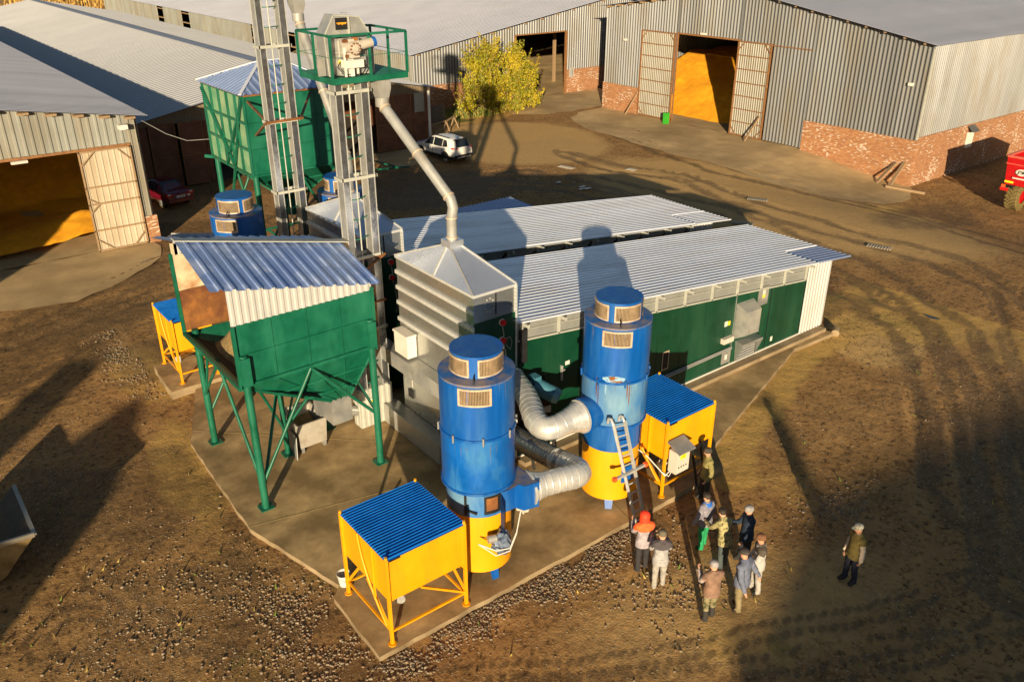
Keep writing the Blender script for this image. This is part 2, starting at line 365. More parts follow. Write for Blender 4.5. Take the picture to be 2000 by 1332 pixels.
yel = 1.2 * np.clip(1 - pdist(X, Y, [(18.3,12.6),(19.4,13.6),(23,14.9),(27.3,16.3),(30.5,16.3)]) / (.7 + .9*n2), 0, 1)
yel = np.maximum(yel, .75 * blob(X, Y, 5.4, 23.0, 1.6, 6.0, -8, .8) * (.4 + n2))
yel = np.maximum(yel, .7 * blob(X, Y, 6.4, 30, 1.8, 5, 0, .7) * (.4 + n2))
yel = np.maximum(yel, .8 * blob(X, Y, 43.5, 61.5, 6, 3.0, 0, .5) * (.4+n1))
yel = np.maximum(yel, .55 * sstep((n3 - .55) / .12) * near)
yel = np.maximum(yel, .6 * blob(X, Y, 49, 25.5, 4, 1.6, 0, .6)); yel = np.maximum(yel, .7 * blob(X, Y, 12, 42, 1.6, 1.0, 0, .5))
tan = .95 * blob(X, Y, 41, 52, 9, 10, 0, .5) * (.55 + .8*n1)
tan = np.maximum(tan, .85 * blob(X, Y, 43, 30, 9, 18, 6, .5) * (.5 + .9*n1)); tan = np.maximum(tan, .75 * blob(X, Y, 30.5, 15.2, 3.6, 2.6, 30, .5))
tan = np.maximum(tan, .5 * blob(X, Y, 14, 9, 8, 3.5, -20, .7))
dark = np.clip(trk, 0, 1) * .8
dark = np.maximum(dark, .8 * blob(X, Y, 6, 36.5, 5.5, 2.6, 20, .6) * (.4 + n2)); dark = np.maximum(dark, .55 * blob(X, Y, 50, 23, 9, 4, 0, .6) * (.4 + n2))
dark = np.maximum(dark, .75 * blob(X, Y, 28, 45, 8, 6, 0, .6) * (.5 + n2)); dark = np.maximum(dark, .5 * sstep((fbm(X, Y, .22, 21) - .52) / .12) * (X < 34))
crack = blob(X, Y, 30.8, 15.2, 3.4, 3.0, 30, .5)
grass = .8 * blob(X, Y, 42.5, 62.2, 3.6, 2.4, 0, .5) * sstep((n2-.3)/.3)
grass = np.maximum(grass, .35 * sstep((fbm(X, Y, .8, 31) - .60) / .08) * near * (yel > .2))
Z = g(X, Y) + rut * ((X > 0) & (X < 60)) + .05 * (n1 - .5) * (np.abs(X) < 65) + .045 * (n2 - .5) * near + .02 * (fbm(X, Y, 4.0, 3, 2) - .5) * near
nx, ny = X.shape
idx = np.arange(nx * ny).reshape(nx, ny)
F = np.stack([idx[:-1,:-1], idx[1:,:-1], idx[1:,1:], idx[:-1,1:]], -1).reshape(-1, 4)
# keep the ground under slabs and floors clear of them
pad_zone = ((X > 5.9) & (X < 29.2) & (Y > 13) & (Y < 31)); Z = np.where(pad_zone, np.minimum(Z, .03), Z)
barn_in = ((X > 55.5) & (Y > 27.5)) | ((Y > 55.5) & (X > 13) & (X < 36)) | ((Y > 65.6) & (X > 40)) | ((Y > 45) & (X < 11.6)); Z = np.where(barn_in, np.minimum(Z, g(X, Y) - .02), Z)
me = bpy.data.meshes.new('ground'); me.vertices.add(nx*ny); me.vertices.foreach_set('co', np.stack([X, Y, Z], -1).ravel())
me.loops.add(F.size); me.loops.foreach_set('vertex_index', F.ravel().astype(np.int32)); me.polygons.add(len(F))
me.polygons.foreach_set('loop_start', np.arange(0, F.size, 4, dtype=np.int32)); me.polygons.foreach_set('use_smooth', np.ones(len(F), bool)); me.update(calc_edges=True)
for nm, ch in (('zA', (gravel, yel, tan, dark)), ('zB', (crack, grass, n1, n2))):
    a = me.color_attributes.new(nm, 'FLOAT_COLOR', 'POINT'); a.data.foreach_set('color', np.stack(ch, -1).ravel().astype(np.float32))
ground = bpy.data.objects.new('ground', me); COL.objects.link(ground); struct(ground)
def ground_mat():
    m, nt, N, L, B = _new('yard_ground')
    tc = N.new('ShaderNodeTexCoord')
    def noise(sc, det=8, ro=.65, st=None):
        n = N.new('ShaderNodeTexNoise'); n.inputs['Scale'].default_value = sc; n.inputs['Detail'].default_value = det; n.inputs['Roughness'].default_value = ro
        if st: 
            mp = N.new('ShaderNodeMapping'); mp.inputs['Scale'].default_value = st; L.new(tc.outputs['Object'], mp.inputs[0]); L.new(mp.outputs[0], n.inputs['Vector'])
        else: L.new(tc.outputs['Object'], n.inputs['Vector'])
        return n.outputs['Fac']
    def ramp(f, a, b, ca=(0,0,0), cb=(1,1,1)):
        r = N.new('ShaderNodeValToRGB'); r.color_ramp.elements[0].position = a; r.color_ramp.elements[1].position = b
        r.color_ramp.elements[0].color = (*ca, 1); r.color_ramp.elements[1].color = (*cb, 1); L.new(f, r.inputs[0]); return r.outputs[0]
    def mix(f, a, b):
        x = N.new('ShaderNodeMixRGB'); L.new(f, x.inputs[0])
        for i, c in ((1, a), (2, b)):
            if isinstance(c, tuple): x.inputs[i].default_value = (*c, 1)
            else: L.new(c, x.inputs[i])
        return x.outputs[0]
    def mth(op, a, b=None, c=None):
        x = N.new('ShaderNodeMath'); x.operation = op
        for i, q in enumerate((a, b, c)):
            if q is None: continue
            if isinstance(q, (int, float)): x.inputs[i].default_value = q
            else: L.new(q, x.inputs[i])
        return x.outputs[0]
    aA = N.new('ShaderNodeAttribute'); aA.attribute_name = 'zA'; sA = N.new('ShaderNodeSeparateColor'); L.new(aA.outputs['Color'], sA.inputs[0])
    aB = N.new('ShaderNodeAttribute'); aB.attribute_name = 'zB'; sB = N.new('ShaderNodeSeparateColor'); L.new(aB.outputs['Color'], sB.inputs[0])
    gr, ye, ta, da = sA.outputs[0], sA.outputs[1], sA.outputs[2], aA.outputs['Alpha']
    cr, gs = sB.outputs[0], sB.outputs[1]
    nb = noise(.9); nf = noise(7.0); nm = mth('ADD', mth('MULTIPLY', noise(2.3), .6), mth('MULTIPLY', noise(11.0, 5, .7), .4))
    base = mix(ramp(nb, .35, .65), (.19, .098, .032), (.42, .235, .082))
    base = mix(ramp(noise(4.0, 10, .72), .50, .60), base, (.075, .040, .015)); base = mix(ramp(nf, .46, .62), base, (.38, .215, .078))
    def edged(z, n, k=.9):       # break a smooth zone mask up with noise
        return ramp(mth('MULTIPLY_ADD', mth('SUBTRACT', n, .5), k, z), .28, .55)
    base = mix(mth('MULTIPLY', edged(ta, nm, .8), .85), base, mix(nf, (.46, .285, .105), (.60, .39, .155)))
    base = mix(mth('MULTIPLY', edged(ye, nm, 1.1), .8), base, mix(nf, (.40, .235, .06), (.62, .40, .12)))
    base = mix(mth('MULTIPLY', edged(da, nm, 1.0), .62), base, mix(nf, (.05, .031, .014), (.125, .08, .036)))
    base = mix(mth('MULTIPLY', edged(gs, nm, .8), .9), base, mix(nf, (.05, .075, .01), (.15, .16, .02)))
    # stones: two sizes of cells, each cell a stone or not by its own random number
    hts = []
    for sc, th in ((13.0, .50), (30.0, .30)):
        v = N.new('ShaderNodeTexVoronoi'); v.inputs['Scale'].default_value = sc; L.new(tc.outputs['Object'], v.inputs['Vector'])
        sep = N.new('ShaderNodeSeparateColor'); L.new(v.outputs['Color'], sep.inputs[0])
        pres = mth('LESS_THAN', sep.outputs[0], mth('MULTIPLY', mth('ADD', gr, .04), 1.0 if sc > 15 else .75))
        near_ = mth('LESS_THAN', v.outputs['Distance'], mth('MULTIPLY_ADD', sep.outputs[1], .25, .18))
        st = mth('MULTIPLY', pres, near_)
        scol = mix(sep.outputs[2], (.24, .16, .085), (.42, .315, .19))
        base = mix(st, base, scol); hts.append(mth('MULTIPLY', st, mth('SUBTRACT', .5, v.outputs['Distance'])))
    vc = N.new('ShaderNodeTexVoronoi'); vc.feature = 'DISTANCE_TO_EDGE'; vc.inputs['Scale'].default_value = 1.7
    wv = N.new('ShaderNodeVectorMath'); wv.operation = 'ADD'; nn = N.new('ShaderNodeTexNoise'); nn.inputs['Scale'].default_value = 3; L.new(tc.outputs['Object'], nn.inputs['Vector'])
    L.new(tc.outputs['Object'], wv.inputs[0]); L.new(nn.outputs['Color'], wv.inputs[1]); L.new(wv.outputs[0], vc.inputs['Vector'])
    ck = mth('MULTIPLY', mth('LESS_THAN', vc.outputs['Distance'], .022), mth('GREATER_THAN', cr, .25))
    base = mix(mth('MULTIPLY', ck, .8), base, (.04, .03, .02))
    L.new(base, B.inputs['Base Color'])
    rg = mth('MULTIPLY_ADD', edged(da, nm, 1.0), -.28, .97); L.new(rg, B.inputs['Roughness']); B.inputs['Specular IOR Level'].default_value = .25
    h = mth('ADD', mth('MULTIPLY', hts[0], .07), mth('MULTIPLY', hts[1], .035))
    h = mth('ADD', h, mth('MULTIPLY', noise(16.0, 4), .028)); h = mth('ADD', h, mth('MULTIPLY', noise(3.1, 6), .07))
    bp = N.new('ShaderNodeBump'); bp.inputs['Strength'].default_value = .55; bp.inputs['Distance'].default_value = 1.0
    L.new(h, bp.inputs['Height']); L.new(bp.outputs[0], B.inputs['Normal'])
    return m
me.materials.append(ground_mat())

def terrain_sheet(name, poly, dz, mat, step=2.0, thick=0.0):
    bm = bmesh.new(); f = bm.faces.new([bm.verts.new((x, y, 0)) for x, y in poly])
    xs = [p[0] for p in poly]; ys = [p[1] for p in poly]
    for ax, lo, hi in ((0, min(xs), max(xs)), (1, min(ys), max(ys))):
        t = math.ceil(lo / step) * step
        while t < hi:
            bmesh.ops.bisect_plane(bm, geom=bm.verts[:] + bm.edges[:] + bm.faces[:], plane_co=(t, t, 0), plane_no=(1, 0, 0) if ax == 0 else (0, 1, 0)); t += step
    for v in bm.verts: v.co.z = float(g(v.co.x, v.co.y)) + dz
    if thick:
        r = bmesh.ops.extrude_face_region(bm, geom=bm.faces[:])
        for e in r['geom']:
            if isinstance(e, bmesh.types.BMVert): e.co.z -= thick
    bmesh.ops.recalc_face_normals(bm, faces=bm.faces)
    m2 = bpy.data.meshes.new(name); bm.to_mesh(m2); bm.free(); m2.materials.append(mat)
    o = bpy.data.objects.new(name, m2); COL.objects.link(o); return struct(o)
def jag(poly, amp=.06, step=.5, seed=3):
    rnd = random.Random(seed); out = []
    for i, p in enumerate(poly):
        q = poly[(i+1) % len(poly)]; d = math.hypot(q[0]-p[0], q[1]-p[1]); n = max(1, int(d / step))
        for k in range(n):
            t = k / n; j = 0 if k == 0 else amp
            out.append((p[0]+(q[0]-p[0])*t + rnd.uniform(-j, j), p[1]+(q[1]-p[1])*t + rnd.uniform(-j, j)))
    return out
# concrete slab the dryer stands on: top sheet and its pale broken edge
PAD = [(6.25,12.82),(14.13,12.81),(18.2,12.87),(18.96,13.88),(26.81,16.45),(29.3,16.35),(29.3,28.4),(13,28.4),(7.3,27.6),(5.95,24.2),(5.75,18.96),(6.62,15.46),(6.31,15.14)]
mb = MB(); pj = jag(PAD, .022, .3)
mb.mat(0).face([(x, y, .15) for x, y in pj])
mb.mat(1)
for i in range(len(pj)):
    a, b = pj[i], pj[(i+1) % len(pj)]; mb.face([(a[0], a[1], -.2), (b[0], b[1], -.2), (b[0], b[1], .15), (a[0], a[1], .15)])
struct(mb.build('concrete_pad', [CONC, CONCE]))
# joints between the pours of the slab
mb = MB()
for a, b in (((5.76,19.05),(14.6,17.0)),((10.2,16.2),(12.0,17.4)),((6.3,24.9),(12,19.4)),((9.0,12.85),(12.2,17.1)),((14.2,12.83),(14.9,17.0)),((19.0,13.9),(19.4,17))):
    mb.bar((*a, .152), (*b, .152), .035 if a[1] > 18 else .02, .006)
struct(mb.build('pad_joint', mk('joint_sand', (.26, .19, .075), .9, 0, .25, 4)))
p2_ = jag([(6.5,27.62),(11.3,27.7),(11.3,30.1),(6.62,30.03)], .03, .4, 5)
mb = MB(); mb.mat(0).face([(x, y, .3) for x, y in p2_]).mat(1)
for i in range(len(p2_)):
    a, b = p2_[i], p2_[(i+1) % len(p2_)]; mb.face([(a[0], a[1], -.2), (b[0], b[1], -.2), (b[0], b[1], .3), (a[0], a[1], .3)])
struct(mb.build('concrete_plinth', [CONC, CONCE]))
# narrow kerb under the dryer wall
mb = MB(); mb.box((13.5, 16.62, .15), (29.15, 16.98, .30)); struct(mb.build('wall_kerb', CONCE))
terrain_sheet('concrete_apron', jag([(56.3,27.9),(56.3,58.2),(55.8,57.9),(52.6,57.6),(50.4,56.2),(48.6,52.5),(48.0,47),(47.3,42),(47.4,37.2),(46.9,32.5),(48.2,28.6),(50.5,26.4),(53.5,26.2)], .22, 1.0, 8), .03, APRON)
terrain_sheet('concrete_apron', jag([(50.0,65.9),(49.2,64.8),(47.3,60.4),(49.8,58.6),(52.5,58.3),(56.0,58.6),(60.5,60),(63,62),(63,65.9)], .2, 1.0, 9), .03, APRON)
terrain_sheet('concrete_apron', jag([(-4,45.3),(-4,41),(3.1,39.9),(6,39.0),(8.6,40.5),(10.7,42.4),(11.3,44.2),(11.2,45.3)], .18, .8, 10), .03, APRON)
terrain_sheet('barn_floor', [(56.3,28.1),(109,28.1),(109,58),(56.3,58)], .045, APRON, 4)
terrain_sheet('barn_floor', [(40.6,66),(89.8,66),(89.8,164),(40.6,164)], .045, APRON, 6)
terrain_sheet('barn_floor', [(-9,45.3),(11.4,45.3),(11.4,108),(-9,108)], .045, APRON, 6)
terrain_sheet('barn_floor', [(14,55),(35,55),(35,137),(14,137)], .045, mk('dirt_floor', (.06, .048, .035), .95, 0, .3), 6)
terrain_sheet('concrete_apron', jag([(29.5,55.5),(29.5,50.5),(34.5,50.0),(36.5,53),(36.4,57.5),(35,57.5)], .2, 1.0, 12), .02, APRON)
# puddles in the ruts
PUD = mk('puddle_water', (.05, .036, .022), .12, 0, .2, spec=.7)
def puddle(cx, cy, rx, ry, rot, seed):
    rnd = random.Random(seed); ph = [rnd.uniform(0, 6) for _ in range(4)]; pts = []
    for k in range(36):
        t = 2*math.pi*k/36; r = 1 + .22*math.sin(2*t+ph[0]) + .16*math.sin(3*t+ph[1]) + .1*math.sin(5*t+ph[2])
        dx, dy = rx*r*math.cos(t), ry*r*math.sin(t); c, s_ = math.cos(R(rot)), math.sin(R(rot)); pts.append((cx+dx*c-dy*s_, cy+dx*s_+dy*c))
    mb = MB(); mb.face([(x, y, float(g(x, y)) + .035) for x, y in pts]); struct(mb.build('puddle', PUD))
for a in ((34.2,14.8,.10,.38,10,1),(10.1,42.4,.4,.12,20,3)): puddle(*a)

# loose stones: one scattered mass
def stones(name, n, sampler, rmin, rmax, cols, seed):
    rnd = np.random.RandomState(seed); P = sampler(rnd, n)
    base = np.array([(1,0,0),(0,1,0),(-1,0,0),(0,-1,0),(.5,.5,.7),(-.5,-.4,.75),(0,0,-.6)], float)
    fc = np.array([(0,1,4),(1,5,4),(1,2,5),(2,3,5),(3,0,4),(3,4,5),(1,0,6),(2,1,6),(3,2,6),(0,3,6)])
    keep = fbm(P[:, 0], P[:, 1], 1.4, 83) + .25*(rnd.rand(len(P)) - .5) > .44; P = P[keep]
    n = len(P); r = rmin + (rmax-rmin) * rnd.rand(n)**3.5; a = rnd.rand(n) * 6.28; sq = .6 + .6*rnd.rand(n, 3)
    v = base[None] * sq[:, None, :] * r[:, None, None] * (1 + .35*(rnd.rand(n, 7, 1) - .5))
    c, s_ = np.cos(a), np.sin(a); vx = v[..., 0]*c[:, None] - v[..., 1]*s_[:, None]; vy = v[..., 0]*s_[:, None] + v[..., 1]*c[:, None]
    v = np.stack([vx + P[:, 0:1], vy + P[:, 1:2], v[..., 2]*.75 + P[:, 2:3] + r[:, None]*.05], -1).reshape(-1, 3)
    f = (fc[None] + (np.arange(n)*7)[:, None, None]).reshape(-1, 3)
    m = bpy.data.meshes.new(name); m.vertices.add(len(v)); m.vertices.foreach_set('co', v.ravel()); m.loops.add(f.size); m.loops.foreach_set('vertex_index', f.ravel().astype(np.int32))
    m.polygons.add(len(f)); m.polygons.foreach_set('loop_start', np.arange(0, f.size, 3, dtype=np.int32))
    mi = np.repeat(rnd.randint(0, len(cols), n), 10).astype(np.int32); m.polygons.foreach_set('material_index', mi); m.update(calc_edges=True)
    for c_ in cols: m.materials.append(c_)
    o = bpy.data.objects.new(name, m); COL.objects.link(o); return o
ST = [mk('stone_pale', (.27, .215, .145), .9, 0, .15), mk('stone_grey', (.21, .165, .11), .9, 0, .2), mk('stone_buff', (.24, .17, .095), .9, 0, .2), mk('stone_rusty', (.22, .13, .07), .9, 0, .2)]
def zsurf(x, y): return g(x, y) + .05*(fbm(x, y, .35, 1)-.5) + .045*(fbm(x, y, 1.3, 5)-.5)
def smp(rnd, n):
    out = []
    def acc(x, y): out.append(np.stack([x, y, zsurf(x, y)], -1))
    k = int(n*.42); x = rnd.uniform(5.2, 14.6, k); y = 12.78 - np.abs(rnd.normal(0, .42, k)) * (.5 + 1.2*fbm(x, x*0, .5, 91)); acc(x, y)
    k = int(n*.2); x = rnd.normal(5.2, .75, k); y = rnd.normal(14.2, 1.5, k); m = x < np.where(y > 15.3, 6.5, 6.2); acc(x[m], y[m])
    k = int(n*.1); x = rnd.normal(2.8, 1.5, k); y = rnd.normal(17.2, 1.9, k); acc(x, y)
    k = int(n*.07); x = rnd.normal(13.6, 1.3, k); y = rnd.normal(10.7, .9, k); acc(x, y)
    k = int(n*.09); x = rnd.normal(6.0, .45, k); y = rnd.uniform(28, 35, k); m = (x < 6.45); acc(x[m], y[m])
    k = int(n*.05); x = rnd.normal(19.4, .8, k); y = rnd.normal(9.6, .5, k); acc(x, y)
    k = int(n*.07); x = rnd.uniform(-1, 30, k); y = rnd.uniform(3, 30, k); m = ~((x > 5.6) & (y > 12.8) & (y < 30)) ; acc(x[m], y[m])
    return np.concatenate(out)
tag(stones('gravel', 30000, smp, .009, .058, ST, 4), 'loose pale gravel and pebbles lying along the edge of the concrete pad and in the yard', 'gravel', kind='stuff')

# ---------------------------------------------------------------- the four barns
def lin(x0, z0, x1, z1): return lambda t: z0 + (z1 - z0) * (t - x0) / (x1 - x0)
S6 = ((0,0),(.28,0),(.52,1),(.68,1),(.92,0))
def big_barn():
    b = thing('grain_barn', 'large sheet metal barn at upper right with brick base and two open framed doors', 'barn', (56.2, 43, 0))
    X0 = 56.2; yl, yr, ya = 58.1, 28.0, 43.6; zl, zr, za = 8.67, 8.19, 10.75
    top = lambda y: (zl + (za-zl)*(yl-y)/(yl-ya)) if y > ya else (zr + (za-zr)*(y-yr)/(ya-yr))
    m = MB()
    def wall(y0, y1, lo, hi): m.corr((X0, 0, 0), (0, 1, 0), (0, 0, 1), (-1, 0, 0), y0, y1, lo, hi, .30, .10, S6)
    gz = lambda y: float(g(X0, y)) + .12
    wall(yr, 36.7, 2.15, top); wall(36.7, 40.2, gz, top); wall(40.2, 43.35, 7.16, top); wall(43.35, 49.65, 7.16, top); wall(49.65, 53.6, 2.3, top); wall(53.6, yl, 2.3, top)
    # side wall in the sun and the alley wall
    m.corr((0, yr, 0), (1, 0, 0), (0, 0, 1), (0, -1, 0), X0, 108, 2.3, zr, .26, .07, S6)
    m.corr((0, yl, 0), (1, 0, 0), (0, 0, 1), (0, 1, 0), X0, 108, 2.3, zl, .3, .05, S6)
    m.corr((108, 0, 0), (0, 1, 0), (0, 0, 1), (1, 0, 0), yr, yl, -1, top, .3, .05, S6)
    m.build('sheet_wall', WALLSHEET, b)
    m = MB(); m.box((X0-.06, yr-.06, 8.0), (X0+.05, yr+.03, 2.2)); m.build('corner_flashing', WHITEBAR, b)
    m = MB(); m.box((X0-.10, yr-.1, -1.6), (X0+.25, 36.68, 2.16)); m.box((X0-.10, 53.62, -.3), (X0+.25, yl+.1, 2.3)); m.build_each('brick_base', BRICK_Y, b)
    m = MB(); m.box((X0+.25, yr-.12, -1.6), (108, yr+.2, 2.36)); m.box((X0+.25, yl-.2, -.3), (108, yl+.12, 2.3)); m.build_each('brick_base', BRICK_X, b)
    m = MB(); n = 26
    for sgn, y0, z0 in ((1, yl+.55, zl-.05), (-1, yr-.55, zr-.06)):
        L_ = math.hypot(y0-ya, za+.14-z0-.1)
        d = V(0, ya-y0, za+.14-(z0+.14)).normalized()
        m.corr((0, y0, z0+.14), (1, 0, 0), d, (0, -d.z*sgn*-1 if False else 0, 1), X0-.75, 109, 0, (V(0, y0, z0)-V(0, ya, za)).length, .25, .03)
    m.build('roof', OLDROOF, b)
    m = MB()
    for k in range(11):       # purlin ends under the verge
        for s, ye, ze in ((-1, yr, zr), (1, yl, zl)):
            t = (k + .35) / 11; y = ye + (ya - ye) * t; z = ze + (za - ze) * t
            m.box((X0-.55, y-.07, z-.02), (X0+.3, y+.07, z+.11))
    m.build_each('purlin', WOOD, b)
    def leaf(y0, y1, label):
        z0, z1 = .14, 7.14; x = X0 - .12
        lf = MB(); lf.corr((x, 0, 0), (0, 1, 0), (0, 0, 1), (-1, 0, 0), y0+.06, y1-.06, z0+.03, z1-.03, .21, .045, S6)
        o = lf.build('door', mk('framed_door_sheet', (.25,.235,.195), .5, .3, .12, 1.5, col2=(.19,.16,.11), amt=.3, stretch2=(1,1,.2)) if 'framed_door_sheet' not in bpy.data.materials else bpy.data.materials['framed_door_sheet'], b); o['label'] = label
        fr = MB(); xx = x - .07
        for y in (y0+.05, y1-.05): fr.bar((xx, y, z0), (xx, y, z1), .11)
        for k in range(8): z = z0 + (z1-z0)*k/7; fr.bar((xx-.01, y0, z+.001*k), (xx-.01, y1, z+.001*k), .09 if k in (0, 7) else .06)
        for (yy, s) in ((y0+.08, 1), (y1-.08, -1)):
            for zz, t in ((z0+.08, 1), (z1-.08, -1)): fr.bar((xx-.03, yy, zz+.55*t), (xx-.03, yy+.5*s, zz), .05)
        fr.build('door_frame', RUSTFRAME, o)
    leaf(49.7, 53.55, 'left leaf of the open barn door, rusty framed corrugated sheet'); leaf(40.2, 43.3, 'right leaf of the open barn door, rusty framed corrugated sheet')
    m = MB(); m.bar((X0-.1, 43.3, 7.2), (X0-.1, 49.7, 7.2), .12); m.bar((X0-.02, 43.38, 0), (X0-.02, 43.38, 7.2), .1); m.bar((X0-.02, 49.62, 0), (X0-.02, 49.62, 7.2), .1); m.bar((X0-.15, 36.7, 7.1), (X0-.15, 40.3, 7.1), .06); m.build_each('door_jamb', RUSTFRAME, b)
    m = MB()
    for x in range(76, 108, 9):
        for y in (33, 38.5, 43.6, 48.7, 53.5): m.bar((x, y, -.9), (x, y, top(y)-.1), .22)
    for x in range(57, 108, 10):
        for s, ye, ze in ((-1, yr, zr), (1, yl, zl)): m.bar((x, ye, ze-.15), (x, ya, za-.15), .12, .22)
    m.build_each('inner_post', WOOD, b)
    m = MB(); m.box((X0-.3, 46.6, 7.3), (X0-.1, 47.1, 7.45)); m.box((X0-.28, 55.4, 6.1), (X0-.08, 55.7, 6.28)); m.box((X0-.3, 28.9, 5.6), (X0-.08, 29.2, 5.8)); m.build_each('lamp', WHITE, b)
    return b
big_barn()
def mid_barn():
    b = thing('grain_barn', 'pale metal barn with open dark doorway behind the yellow green bush', 'barn', (50, 66, 0))
    Y0 = 66.0; top = lin(40.5, 4.95, 62.7, 8.44); xr = 64.5; XR = 90.0
    m = MB(); w = lambda x0, x1, lo, hi: m.corr((0, Y0, 0), (1, 0, 0), (0, 0, 1), (0, -1, 0), x0, x1, lo, hi, .3, .06, S6)
    w(40.5, 51.9, 2.32, top); w(51.9, 58.3, 5.9, top); w(58.3, xr, 2.25, top)
    m.corr((XR, 0, 0), (0, 1, 0), (0, 0, 1), (1, 0, 0), Y0, 165, 0, 5, .3, .05, S6); m.corr((0, Y0, 0), (1, 0, 0), (0, 0, 1), (0, -1, 0), xr, XR, 0, lambda x: top(xr)-.157*(x-xr), .3, .06, S6)
    m.corr((0, 165, 0), (1, 0, 0), (0, 0, 1), (0, 1, 0), 40.5, XR, 0, lambda x: min(top(x), top(xr)-.157*(x-xr)), .3, .05, S6)
    m.build('sheet_wall', WALLSHEET, b)
    m = MB()
    segs = [(66, 89.5), (91.2, 99.5), (101.4, 122.5), (125.5, 133.5), (136, 165)]
    for y0, y1 in segs: m.corr((40.5, 0, 0), (0, 1, 0), (0, 0, 1), (-1, 0, 0), y0, y1, 2.0, 4.98, .35, .05, S6)
    o = m.build('side_wall', WALLPALE, b)
    m = MB()
    for (a, y0), (y1, c) in zip(segs[:-1], segs[1:]):
        m.box((40.45, y0, 2.0), (40.5, y1, 2.6))
        m.bar((40.44, y0, 3.5), (40.44, y1, 3.5), .14); m.bar((40.44, y0, 4.7), (40.44, y1, 4.7), .12)
    m.build_each('window_rail', WOOD, b)
    m = MB(); m.box((40.4, Y0-.08, -.3), (51.85, Y0+.2, 2.32)); m.box((58.35, Y0-.08, -.3), (xr+.1, Y0+.2, 2.25)); m.build_each('brick_base', BRICK_X, b)
    m = MB(); m.box((40.4, Y0+.2, -.3), (40.7, 165, 2.0)); m.build_each('brick_base', BRICK_Y, b)
    m = MB(); d = V(62.7-40.5, 0, 8.44-4.95).normalized()
    m.corr((40.1, 0, 5.05), (0, 1, 0), d, (0, 0, 1), Y0-.35, 166, 0, 25.0, .5, .06, ((0,0),(.7,0),(.8,1),(.92,1))); d2 = V(-1, 0, .157).normalized(); m.corr((XR, 0, 4.85), (0, 1, 0), d2, (0, 0, 1), Y0-.35, 166, 0, 25.6, .5, .06)
    m.build('roof', mk('mid_roof', (.42, .43, .49), .45, .3, .04, .3, col2=(.385,.395,.45), amt=.3, scale2=.15, soft=.25), b)
    m = MB(); m.bar((58.25, Y0-.1, 0), (58.25, Y0-.1, 5.95), .2); m.bar((51.95, Y0-.06, 0), (51.95, Y0-.06, 5.95), .12); m.bar((51.9, Y0-.09, 5.93), (58.3, Y0-.09, 5.93), .1); m.build_each('door_jamb', RUSTFRAME, b)
    m = MB()
    for k in range(12): x = 41 + k*2.0; m.box((x, Y0-.32, top(x)-.04), (x+.14, Y0+.2, top(x)+.07))
    m.build_each('purlin', WOOD, b)
    m = MB()
    for x in (46, 56.7, 62):
        for y in range(72, 120, 12): m.bar((x, y, 0), (x, y, top(x)), .26)
    m.build_each('inner_post', WOOD, b)
    m = MB(); m.corr((0, Y0-.13, 0), (1, 0, 0), (0, 0, 1), (0, -1, 0), 58.75, 59.3, 1.5, 2.4, .2, .02); m.build('patch_panel', GALV_D, b)
mid_barn()
